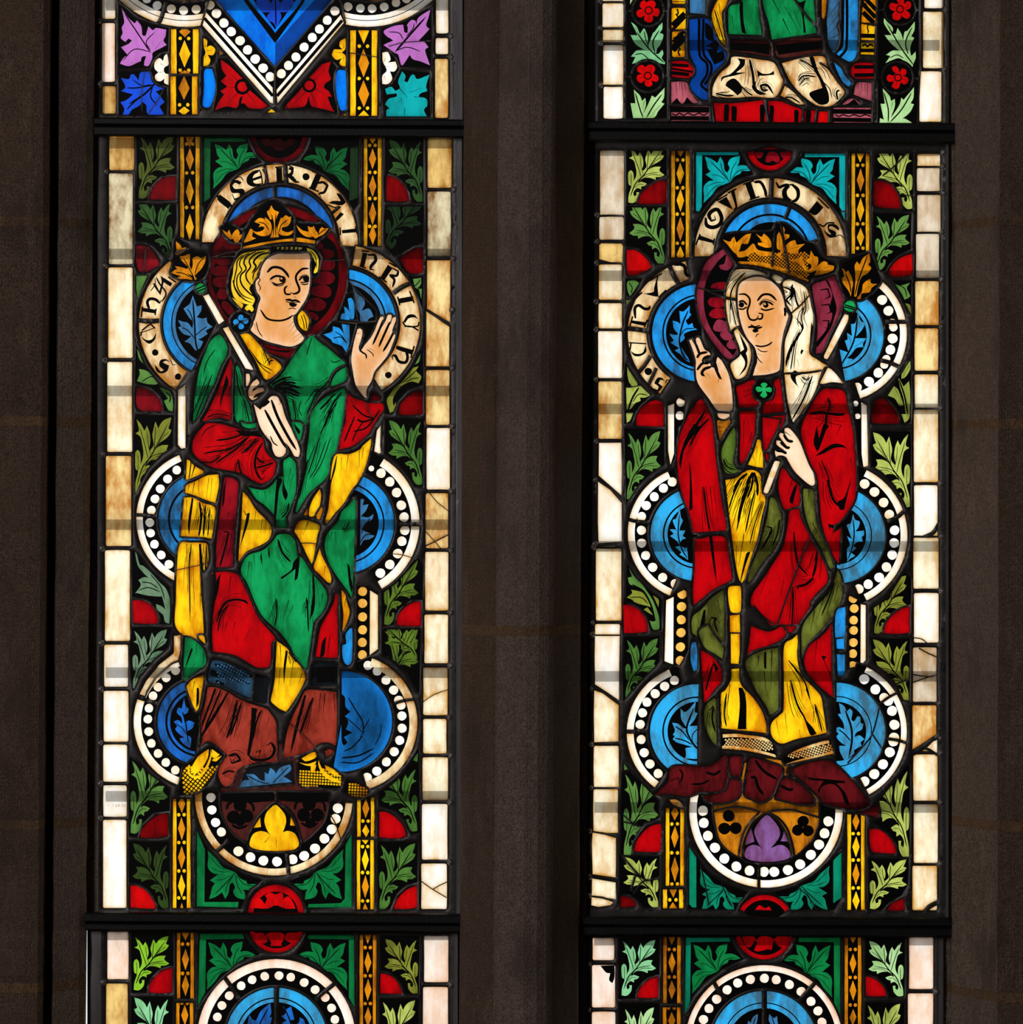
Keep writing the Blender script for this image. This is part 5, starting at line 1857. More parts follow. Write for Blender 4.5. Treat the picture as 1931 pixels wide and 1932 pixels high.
S 3 : 550,1800 650,1900
S 3 : 420,1940 500,1990
T 1430 400
k : 700,110 740,140 740,170 690,135 660,130 650,150 710,180 710,220 660,235 620,200 600,160 640,195 670,205 640,160 640,110
S 3 : 560,110 600,130 640,100 700,100
s 3 : 700,230 750,210 790,240
T 1100 400
s 12 : 1120,50 1130,120 1190,140 1250,110 1265,50 1230,-20 1180,-10 1150,30 1170,80 1210,70 1200,30
k : 1060,210 1200,260 1190,285 1045,250
S 3 : 1070,200 1030,300
S 3 : 1200,240 1190,300
l 9 : 790,490 840,600 880,660
s 11 : 830,480 890,475 930,500 940,560 970,590 1000,560
k : 680,580 690,590 680,640 690,770 660,770 540,740 520,740 490,750 640,730 650,690
S 3 : 720,560 600,630
S 3 : 690,780 760,710
S 3 : 470,800 540,730
s 9 : 480,970 475,880 510,850 560,880 600,880 615,850
k : 440,985 580,1005 570,1040 440,1010
S 3 : 455,950 430,1040
S 3 : 590,980 560,1050
l 9 : 410,1060 500,1070 590,1085
S 2.5 : 420,1190 500,1195 580,1200
S 3 : 440,1190 430,1260 
k : 570,1200 580,1270 530,1310 470,1310 430,1260 480,1290 540,1285 565,1240
l 8 : 620,1310 560,1400 500,1470
o K 34 : 597,1452
l 7 : 670,1420 630,1510 590,1590
k : 750,1540 720,1510 680,1510 650,1560 690,1590 680,1620 630,1600 660,1630 700,1630 730,1590 690,1560 710,1530
s 3 : 750,1560 770,1530 810,1540
s 3 : 600,1580 650,1640 700,1635
o K 34 : 790,1625
# canopy under the mound
T 1100 1532
g A2 canopy_spandrel : 1195,0 1400,-40 1600,0 1540,60 1460,180 1420,330 1410,400 1320,340 1240,230
o K 55 : 1330,35 1290,150 1393,147
k : 1320,100 1345,160 1330,190 1310,160
T 1430 1532
g A2 canopy_spandrel : 110,0 300,-10 420,20 560,60 550,110 500,240 420,330 345,395 330,300 280,150 200,50
o K 52 : 415,85 365,165 460,170
g K trefoil_pane : 90,25 160,70 230,160 280,280 300,400 280,440 180,455 0,460 -110,440 -125,390 -110,270 -50,130 30,50
c VI : 90,30 150,80 200,160 200,220 170,270 120,330 200,300 260,320 300,380 270,430 100,455 -60,440 -120,400 -100,330 -50,300 10,310 45,340 0,270 -30,180 0,110 40,60
c VI : 240,170 280,270 210,265 230,220
c VI : -60,150 -40,220 -30,270 -110,300 -100,240
"""

RIGHT_FIG = """
# ---------- halo, left piece and right piece
T 1100 400
g RV halo : 1280,335 1330,400 1375,480 1340,570 1300,700 1310,800 1330,1000 1390,1150 1410,1240 1390,1300 1330,1340 1250,1270 1150,1130 1080,1000 1045,850 1040,720 1070,600 1130,450
k : 1300,385 1370,480 1340,570 1300,700 1310,800 1330,1000 1390,1150 1400,1250 1370,1310 1250,1180 1160,1050 1110,900 1105,720 1150,570 1230,450
e RV : 1310,400 1350,440 1360,490 1320,530 1260,520 1245,485 1290,470
e RM : 1300,640 1310,700 1170,690 1200,650
e RM : 1250,780 1300,810 1300,850 1240,870 1170,860 1140,820 1170,780
e RM : 1150,930 1200,880 1270,880 1310,930 1280,965 1190,965
e RV : 1190,1040 1230,980 1300,1000 1330,1060 1270,1090 1200,1080
e RV : 1250,1110 1310,1075 1350,1110 1360,1160 1290,1165
e RV : 1310,1210 1350,1160 1390,1200 1400,1240 1340,1245
l 2.5 : 1040,690 1170,715 1290,712
l 4 : 1140,720 1260,770 1320,795
T 1430 400
g RV halo : 500,680 590,630 700,575 740,680 780,790 740,940 660,1100 590,1270 530,1290 545,1000
k : 610,610 650,640 690,760 720,870 700,960 660,1070 540,1240 540,1180 620,1080 680,950 660,860 680,750 640,660
s 6 : 570,710 640,700 660,770 600,800
s 6 : 580,850 650,840 670,910 620,930
s 6 : 590,990 650,990 640,1060 600,1050
# ---------- blue behind, crown
T 1100 400
g K crown : 1265,250 1330,200 1540,185 1720,175 1760,110 1800,105 1850,110 1960,200 2030,270 2100,300 2180,410 2300,480 2290,540 2200,580 2090,600 2070,640 1950,600 1800,545 1600,490 1420,465 1340,360
c A : 1275,250 1340,270 1360,240 1380,225 1400,280 1480,210 1535,195 1520,250 1500,290 1450,290 1430,340 1405,390 1370,360 1330,310
c A : 1405,395 1420,365 1480,350 1540,295 1560,290 1590,340 1640,355 1720,365 1720,395 1620,400 1570,370 1550,370 1500,400 1430,415
c A : 1575,195 1630,230 1650,195 1690,230 1715,270 1720,320 1670,325 1600,300 1595,280 1640,280
c A : 1740,375 1790,380 1800,350 1770,330 1770,220 1790,180 1810,220 1830,330 1830,370 1800,390 1830,440 1790,410
c A : 1825,130 1840,160 1835,200 1880,205 1880,230 1840,260 1835,220
c A : 1850,310 1890,270 1935,255 1950,300 2025,290 1970,340 1965,380 1920,380 1850,360
c A : 1880,440 1960,420 2000,395 2005,430 2030,500 2050,530 2080,510 2080,480 2030,450 2040,430 2060,430 2080,350 2110,400 2140,410 2145,460 2130,500 2190,450 2230,460 2230,480 2290,490 2280,530 2210,560 2110,580 2130,530 2080,550 2030,540 1990,480 1950,460
c A : 1420,450 1600,455 1720,480 1870,530 2060,620 2050,640 1930,590 1740,520 1560,480 1420,472
net A crown 1500 370 2060 600 22 40
l 4 : 1760,110 1740,250 1725,500
l 4 : 1800,105 1840,300 1880,560
s 4 : 1380,260 1370,330
s 3 : 1500,230 1420,330
s 3 : 1600,230 1680,300
s 4 : 1790,240 1795,370
s 3 : 1990,310 1880,340
s 3 : 2090,390 2100,470
s 3 : 2250,490 2150,540
# ---------- veil
g W2 veil : 1390,530 1530,525 1640,550 1680,575 1620,590 1500,590 1420,680 1410,760 1400,900 1430,1020 1440,1060 1350,1090 1320,970 1305,840 1310,710 1340,620
g W2 veil : 1380,1090 1410,1060 1450,1120 1500,1180 1530,1260 1530,1340 1500,1450 1470,1500 1400,1520 1360,1450 1350,1380 1430,1310 1430,1240 1400,1160
k : 1430,1280 1480,1380 1420,1500 1490,1420 1500,1330 1470,1250
k : 1420,1090 1470,1250 1480,1300 1500,1240
s 5 : 1480,550 1400,640 1350,740 1350,900
s 4 : 1350,800 1380,960 1400,1040
l 6 : 1290,780 1350,790 1410,800
l 5 : 1340,1100 1390,1060 1440,1040
T 1430 400
g W2 veil : 130,590 160,570 230,600 220,640 190,650 140,610
g W2 veil : 230,650 280,615 360,640 440,690 470,760 490,860 510,960 490,1120 470,1240 480,1300 540,1340 600,1380 640,1400 580,1450 440,1470 240,1470 245,1340 250,1180 290,1060 320,960 300,900 260,830 250,750
s 6 : 230,680 300,710 300,760 265,800 310,860
k : 320,650 330,760 270,830 290,800 310,740 300,690
s 6 : 330,690 350,800 380,880
s 3 : 390,700 400,820
s 4 : 420,720 440,880 420,940
k : 330,940 400,1020 420,1060 370,1150 320,1240 280,1350 260,1420 255,1350 290,1240 350,1140 400,1060
s 4 : 430,860 400,960 420,1060
s 4 : 390,1070 340,1200 310,1380 300,1440
k : 400,1250 440,1270 470,1280 420,1260 400,1300 390,1280
s 3 : 360,1340 380,1410
l 3 : 470,760 400,840 310,920
k : 490,1000 510,1080 490,1180 470,1260 480,1120
g W2 veil : 245,1480 440,1475 600,1450 580,1500 560,1560 480,1720 400,1850 330,1925 310,1880 270,1700
k : 300,1480 320,1540 400,1620 360,1570 350,1500 400,1480 340,1440
s 4 : 430,1560 340,1800
s 6 : 500,1490 420,1700 310,1900
s 4 : 400,1500 450,1530 480,1500
g W mantle_collar : 620,1430 660,1425 720,1480 780,1560 680,1550 600,1565 565,1560
# ---------- face
T 1100 400
g F face : 1430,660 1500,610 1600,590 1700,620 1790,700 1830,800 1850,900 1875,940 1860,1000 1830,1100 1810,1220 1800,1400 1780,1450 1680,1480 1550,1490 1570,1420 1590,1350 1570,1240 1500,1150 1450,1040 1420,900 1412,760
s 6 : 1420,750 1480,750 1520,790 1520,840 1500,900 1520,970 1560,985 1590,970 1600,940
s 6 : 1600,920 1640,930 1630,970 1590,975
s 7 : 1590,810 1640,755 1710,755 1770,810
s 6 : 1610,850 1650,815 1700,825 1740,850
s 5 : 1620,880 1670,895 1750,875
s 4 : 1660,890 1740,880
s 6 : 1420,820 1460,810 1500,850
s 5 : 1420,880 1460,885 1500,860
s 2.5 : 1600,840 1660,795 1760,830
o K 25 : 1668,848 1446,845
o F 9 : 1660,840
s 7 : 1505,1050 1550,1045 1580,1060 1640,1045
s 4 : 1530,1025 1570,1045 1620,1030
k : 1545,1070 1580,1065 1605,1075 1590,1095 1555,1095
s 3 : 1575,1140 1590,1115 1610,1110
s 5 : 1570,1215 1630,1225 1690,1210 1730,1180
s 3 : 1590,1240 1630,1270 1690,1270
s 3 : 1590,1290 1640,1310
s 3 : 1570,1270 1600,1340 1640,1380
s 3 : 1590,1320 1620,1360
s 7 : 1840,870 1845,920 1840,950
# ---------- blessing hand
g F raised_hand : 970,1170 990,1160 1020,1210 1050,1270 1060,1280 1030,1160 1050,1140 1070,1160 1110,1250 1150,1275 1165,1300 1130,1330 1090,1350 1130,1370 1165,1385 1160,1410 1200,1420 1240,1450 1215,1360 1230,1320 1270,1360 1330,1480 1355,1600 1365,1720 1360,1800 1290,1830 1220,1800 1150,1700 1050,1560 1030,1440 1030,1350 1000,1250
s 8 : 1030,1200 1060,1280 1070,1290
s 8 : 1040,1330 1070,1290 1140,1275
s 8 : 1040,1440 1090,1380 1150,1380
s 9 : 1160,1310 1110,1330 1090,1370
s 9 : 1170,1410 1110,1430 1085,1470 1110,1495
k : 1190,1390 1220,1420 1270,1525 1240,1515 1200,1430
s 4 : 1240,1520 1230,1560
s 3 : 1100,1480 1140,1520
s 3 : 1130,1470 1170,1520
k : 1090,1180 1200,1290 1260,1330 1225,1320 1210,1400 1170,1400 1165,1360 1110,1350 1160,1320 1160,1280 1110,1250
# ---------- gown front, clasp
g R gown : 1400,1600 1450,1570 1550,1530 1590,1560 1570,1620 1580,1680 1600,1700 1580,1770 1420,1780 1415,1700
s 3 : 1570,1580 1480,1570
s 3 : 1565,1610 1440,1640
s 3 : 1570,1640 1440,1690
s 3 : 1580,1660 1500,1740
g R gown : 1750,1540 1790,1510 1810,1600 1820,1700 1840,1820 1640,1840 1650,1750 1700,1720 1740,1700 1755,1640 1740,1580
s 3 : 1745,1600 1800,1620
s 3 : 1745,1650 1810,1680
s 3 : 1720,1710 1760,1770
s 3 : 1700,1730 1720,1800
g K clasp : 1640,1540 1700,1560 1740,1620 1710,1690 1640,1710 1580,1690 1560,1620 1590,1560
c E : 1640,1605 1620,1570 1640,1555 1665,1555 1685,1570 1660,1605 1700,1595 1722,1610 1720,1640 1695,1640 1665,1630 1680,1670 1650,1693 1615,1670 1640,1630 1600,1640 1578,1620 1580,1595 1610,1590
g R gown : 1430,1820 1580,1810 1570,1931 1560,2050 1500,2220 1450,2300 1430,2250 1435,2000
s 5 : 1470,1900 1460,2200
s 4 : 1540,2000 1470,2250
g R gown : 1650,1870 1850,1850 1820,1950 1750,2020 1680,2110 1650,2180 1660,2000
s 4 : 1700,1900 1690,2000
T 1100 400
# ---------- mantle, left side
g R mantle : 1070,1705 1100,1720 1180,1900 1190,2000 1220,2300 1260,2600 1300,2800 1310,2900 1160,2910 1010,2920 970,2750 900,2550 870,2400 862,2200 880,2050 940,1900 1000,1790
k : 1010,1930 1080,1960 1000,2050 930,2150 890,2350 880,2250 930,2080
s 7 : 1120,1800 1000,2000 900,2200
s 6 : 1150,1880 1060,1980 960,2150
k : 970,2250 990,2400 1000,2700 970,2720 975,2500
s 6 : 1100,2500 1130,2750 1160,2920
s 5 : 1160,2500 1200,2900
s 4 : 1020,1850 960,1960
s 3 : 1190,2500 1240,2850
g A2 cuff : 1225,1900 1330,1880 1345,1920 1290,2000 1250,2080 1230,1990
s 4 : 1230,1920 1310,1920
s 4 : 1235,1960 1300,1960
s 4 : 1240,2000 1280,2000
g F cuff : 1225,1830 1330,1840 1340,1860 1290,1885 1240,1870
g OLG mantle_lining : 1375,1960 1392,2000 1390,2150 1370,2270 1400,2340 1440,2350 1380,2380 1300,2370 1265,2250 1270,2150 1320,2050
s 4 : 1280,2250 1320,2320 1400,2350
T 1100 800
g R mantle : 1020,1050 1100,1040 1180,1020 1300,1040 1330,1200 1360,1400 1340,1430 1200,1500 1100,1580 1010,1650 1005,1500 1020,1300
k : 1150,1020 1180,1020 1210,1300 1220,1450 1190,1300
s 6 : 1200,1330 1230,1480
g OLV mantle_lining : 1280,1510 1290,1600 1290,1900 1285,2150 1240,2060 1150,1980 1080,1940 1000,1900 1000,1760 1080,1690 1180,1580
k : 1100,1700 1120,1690 1110,1900 1060,1880
s 6 : 1170,1760 1220,1770 1200,1800 1230,1900
s 5 : 1230,1600 1260,1750
# ---------- yellow gown
g Y gown : 1590,140 1620,150 1640,260 1645,400 1580,390 1505,370 1560,250
s 3 : 1590,200 1580,370
s 3 : 1550,290 1580,380
s 3 : 1620,260 1600,380
g Y gown : 1300,510 1400,490 1480,430 1560,420 1620,470 1630,600 1665,690 1630,850 1590,1050 1540,1200 1480,1400 1450,1450 1420,1400 1390,1250 1350,950 1320,700
s 9 : 1545,440 1500,560 1440,760 1415,920
s 8 : 1560,440 1590,540 1592,660
s 6 : 1555,440 1540,560 1500,680
s 8 : 1500,450 1420,520 1370,640
s 5 : 1440,500 1370,650 1330,780
s 4 : 1390,500 1320,640
s 5 : 1570,600 1520,800 1480,1000
s 5 : 1520,560 1450,760 1400,980
s 4 : 1640,700 1570,900 1520,1100
s 6 : 1470,1000 1420,1300
k : 1530,1160 1490,1180 1440,1400 1440,1440 1480,1300
s 4 : 1400,1100 1400,1300
s 3 : 1620,620 1600,760
g Y gown : 1325,1500 1400,1475 1440,1490 1440,1700 1400,1720 1345,1700
g Y gown : 1340,1745 1430,1735 1435,1931 1440,2180 1350,2180 1345,2000
T 1430 800
T 1100 800
g W sceptre_shaft : 1745,345 1790,338 1795,355 1690,625 1665,632 1648,610
g FP hand : 1840,40 1870,35 1900,55 1960,130 2010,230 2060,330 2100,440 2115,540 2080,560 2000,500 1930,430 1880,350 1850,300 1800,285 1760,300 1752,250 1780,230 1840,240 1770,190 1765,150 1800,155 1860,200 1790,110 1800,80 1830,90 1880,160 1840,80
s 9 : 1800,165 1860,215 1890,210
s 9 : 1830,95 1870,150 1920,160
s 9 : 1760,240 1820,250 1860,270
s 6 : 1840,70 1900,110
g R mantle : 1640,-60 1800,-40 1760,60 1700,180 1680,230 1650,240 1640,100
g R mantle : 1665,260 1690,280 1690,340 1670,320
# ---------- mantle, right side
T 1430 400
g R mantle : 590,1620 680,1610 760,1620 800,1660 820,1780 850,1900 870,2000 890,2200 900,2400 895,2560 870,2650 800,2760 740,2830 700,2850 690,2920 760,2880 750,3060 740,3200 700,3150 620,2960 580,2800 565,2600 540,2400 480,2280 400,2050 410,1931 450,1840 500,1740
s 9 : 470,1840 560,1825 640,1835 740,1845 800,1840
s 6 : 640,1690 660,1760 640,1830
s 8 : 630,1840 620,1931 590,2000
s 4 : 760,1800 700,1840
k : 510,2100 540,2180 520,2200 560,2160 620,2000 650,1940 600,1931 560,2060 540,1940
k : 520,2225 620,2150 700,2110 790,2130 850,2210 800,2150 700,2150 600,2200
s 6 : 760,1940 720,2030
s 4 : 850,2240 860,2320
s 8 : 640,2440 680,2600 740,2680
k : 730,2640 790,2600 860,2400 850,2450 800,2660 790,2710 750,2710
s 4 : 580,2260 640,2400 660,2500
k : 640,2840 700,2850 770,2820 700,2880 660,2870 660,2910
s 3 : 690,2900 670,2990
T 1430 400
g W sceptre_shaft : 790,935 830,940 820,1000 640,1335 610,1335 605,1310
g K sceptre_finial : 770,490 880,420 1020,365 1050,420 1120,620 1090,680 1030,740 940,800 820,780 780,690
c A : 880,770 890,640 890,560 885,490 905,450 930,480 960,420 1020,375 1025,450 1010,480 1035,510 1000,560 950,590 920,660 900,770
c A : 770,510 810,550 825,530 860,600 870,660 860,700 850,770 830,720 780,650 765,600 790,590
c A : 905,790 950,720 960,660 1000,620 1030,610 1035,650 1090,655 1040,690 1020,730 950,745 940,790
s 4 : 1000,400 920,620 885,770
s 4 : 800,560 840,660 850,740
s 3 : 1060,660 980,700
g E sceptre_knop : 788,850 815,815 850,808 885,830 890,875 860,908 825,905 795,885
S 2.5 : 795,845 890,875
S 2.5 : 790,862 885,890
l 3 : 640,1400 560,1560 500,1700 330,1925
# ---------- right fall: ruby, olive lining
T 1430 800
g R mantle : 220,410 250,410 300,490 370,550 385,590 380,740 300,770 240,770 200,640 190,530
k : 290,700 330,580 370,530 340,650 320,730
s 5 : 320,500 280,640
g R mantle : 290,800 320,780 380,770 400,870 470,1010 500,1080 560,1180 620,1300 640,1400 630,1450 540,1540 480,1620 470,1680 400,1780 330,1880 290,1900 190,1870 140,1850 0,1700 -60,1640 -40,1540 60,1400 150,1260 230,1120 270,950
s 6 : 330,980 350,1200 380,1290 460,1380
s 8 : 540,1160 530,1290 500,1400
s 8 : 510,1400 440,1460 360,1480 370,1510
s 5 : 320,1480 320,1700 310,1860
s 4 : 580,1200 590,1400
s 4 : 100,1350 20,1560
s 4 : 240,1420 200,1600
l 3 : 470,1040 350,1350 240,1650 180,1830
l 3 : -40,1650 60,1760 170,1840
l 3 : -60,1890 100,1850 180,1840 380,1830
l 3 : 180,1840 250,1920 330,2000
g OLV mantle_lining : 115,680 150,675 180,720 215,830 220,920 200,1030 150,1140 80,1220 0,1330 -60,1430 -90,1440 -70,1330 0,1160 50,1000 90,840
s 7 : 80,930 130,950 100,1030 30,1150
s 5 : 200,870 180,1000 130,1120
g OLV mantle_lining : 415,600 450,590 515,610 520,700 530,860 570,980 640,1140 690,1290 670,1330 640,1280 570,1120 480,960 430,800
s 5 : 470,600 460,700
s 5 : 520,760 540,900
s 5 : 500,900 600,1100
g OLV mantle_lining : 730,1330 760,1400 775,1540 730,1680 620,1830 520,1931 460,2000 430,2080 400,2150 400,2000 400,1900 430,1800 540,1660 650,1540 690,1450
s 5 : 700,1440 660,1560 580,1750
s 5 : 600,1600 540,1780
s 5 : 520,1700 480,1900
s 4 : 730,1480 690,1640
g B jamb_pane : 720,1700 800,1665 800,1900 780,2040 730,2070 705,1890
T 1430 1200
g B jamb_pane : 718,30 790,20 790,120 720,115
g B jamb_pane : 722,165 795,170 795,360 730,360
g R mantle : -40,130 -100,180 -80,90 -60,-90 100,-40 220,-90 260,-30 230,20 120,80
g R mantle : 640,-60 670,-120 672,0 672,180 675,400 690,560 600,490 480,370 430,270 430,180 480,80 560,20
k : 580,180 630,185 610,220 660,340 670,380 640,310
s 5 : 540,40 520,250
g OLV mantle_lining : -110,240 -60,180 60,130 190,105 190,650 150,700 110,720 80,640 -10,500 -90,330
k : 60,150 80,140 80,300 60,290
s 6 : 10,180 0,280
s 6 : 130,130 120,500
s 5 : 60,320 80,520
g Y gown : 250,70 320,25 362,-15 368,60 360,170 380,300 420,380 520,480 580,560 600,680 630,880 550,900 350,940 230,980 160,950 120,880 130,790 200,720 235,680 240,400 235,200
k : 340,560 380,640 440,760 500,830 540,890 480,900 430,770 380,660
s 6 : 300,400 360,620 440,760
s 5 : 280,220 420,400 480,580
s 5 : 520,620 560,760 590,880
s 5 : 440,480 520,700
s 4 : 250,700 270,900
s 3 : 380,850 390,930
s 3 : 170,770 200,930
T 1100 1200
g OLV mantle_lining : 1060,-40 1140,-100 1200,0 1280,100 1275,210 1200,160 1110,100
g R mantle : 1075,130 1140,160 1220,230 1270,330 1260,420 1200,490 1130,590 1105,600 1100,480 1085,300
s 6 : 1190,250 1140,420 1120,500
k : 1180,210 1240,300 1210,330
g B jamb_pane : 985,110 1000,60 1030,55 1045,150 1040,310 1010,320 985,230
g OLV mantle_lining : 1120,640 1200,560 1215,600 1220,900 1220,1005 1160,930 1110,790
s 6 : 1150,680 1190,640 1180,760 1210,880
g Y gown : 1260,530 1300,490 1350,400 1355,300 1425,295 1430,400 1460,470 1550,560 1630,680 1670,800 1675,885 1560,870 1400,855 1262,840
k : 1420,470 1460,480 1490,600 1490,850 1410,850 1430,640
s 5 : 1310,520 1290,700 1310,830
s 5 : 1340,440 1320,640
s 4 : 1480,500 1480,640
g Y gown : 1348,-20 1430,-20 1430,150 1420,255 1350,250
# ---------- gown hems
g K gown_hem : 1270,890 1350,880 1480,900 1640,920 1720,970 1760,1060 1765,1110 1680,1090 1500,1050 1270,1025
c T2 : 1275,895 1400,890 1540,905 1680,930 1700,965 1560,935 1400,920 1275,925
c T2 : 1270,1000 1400,1005 1580,1035 1750,1080 1760,1105 1600,1065 1400,1030 1270,1025

net T2 gown_hem 1290 935 1740 1040 22 35
T 1430 1200
g K gown_hem : 240,1110 400,1020 640,950 670,990 695,1070 480,1120 250,1170 
c T2 : 270,1060 400,1010 540,970 640,945 655,975 540,1000 400,1040 270,1075
c T2 : 260,1165 400,1120 560,1085 690,1045 690,1070 560,1105 400,1150 250,1175
net T2 gown_hem 280 990 690 1110 22 20
# ---------- mound under the feet
T 1100 1200
g RX mound : 650,1450 720,1390 780,1320 790,1230 830,1190 950,1185 1100,1190 1190,1170 1240,1130 1290,1090 1330,1100 1310,1200 1330,1270 1300,1380 1210,1420 1080,1420 940,1460 800,1440
s 6 : 880,1210 910,1260 890,1340
s 6 : 990,1350 1080,1345 1160,1310
s 5 : 800,1320 870,1290 900,1400
s 8 : 1120,1240 1200,1260 1260,1220
g RX mound : 1350,1100 1460,1100 1450,1180 1430,1290 1350,1260 1330,1180
g RX mound : 1340,1300 1440,1320 1440,1400 1400,1480 1250,1520 1130,1500 1100,1460 1220,1440 1310,1400
g RX mound : 1520,1110 1600,1120 1720,1160 1800,1190 1820,1240 1780,1330 1740,1420 1700,1480 1620,1510 1540,1480 1480,1440 1490,1300
s 9 : 1570,1130 1650,1230 1780,1310
s 9 : 1530,1290 1570,1290 1600,1380 1650,1450
s 6 : 1500,1240 1580,1210
g RX mound : 1780,1400 1820,1300 1860,1290 1930,1320 2020,1380 2100,1480 2110,1530 1980,1530 1860,1500 1760,1480
s 9 : 1800,1360 1880,1400 1920,1390
g RX mound : 1880,1200 1960,1220 2020,1290 1990,1310 1880,1260
T 1430 1200
g RX mound : 320,1210 450,1160 640,1130 720,1180 840,1300 960,1430 1020,1530 1000,1570 900,1580 740,1560 600,1520 540,1440 420,1330 340,1260
k : 440,1280 480,1290 790,1320 800,1340 720,1340 800,1430 840,1540 800,1530 760,1420 690,1350 590,1370 560,1440 550,1400 600,1320 480,1310
g RX mound : 1040,1560 1090,1540 1110,1600 1090,1660 1050,1640 900,1600 980,1590
T 1100 1200
g C border_fillet : 790,1490 850,1490 910,1530 920,1560 880,1555 820,1530
"""

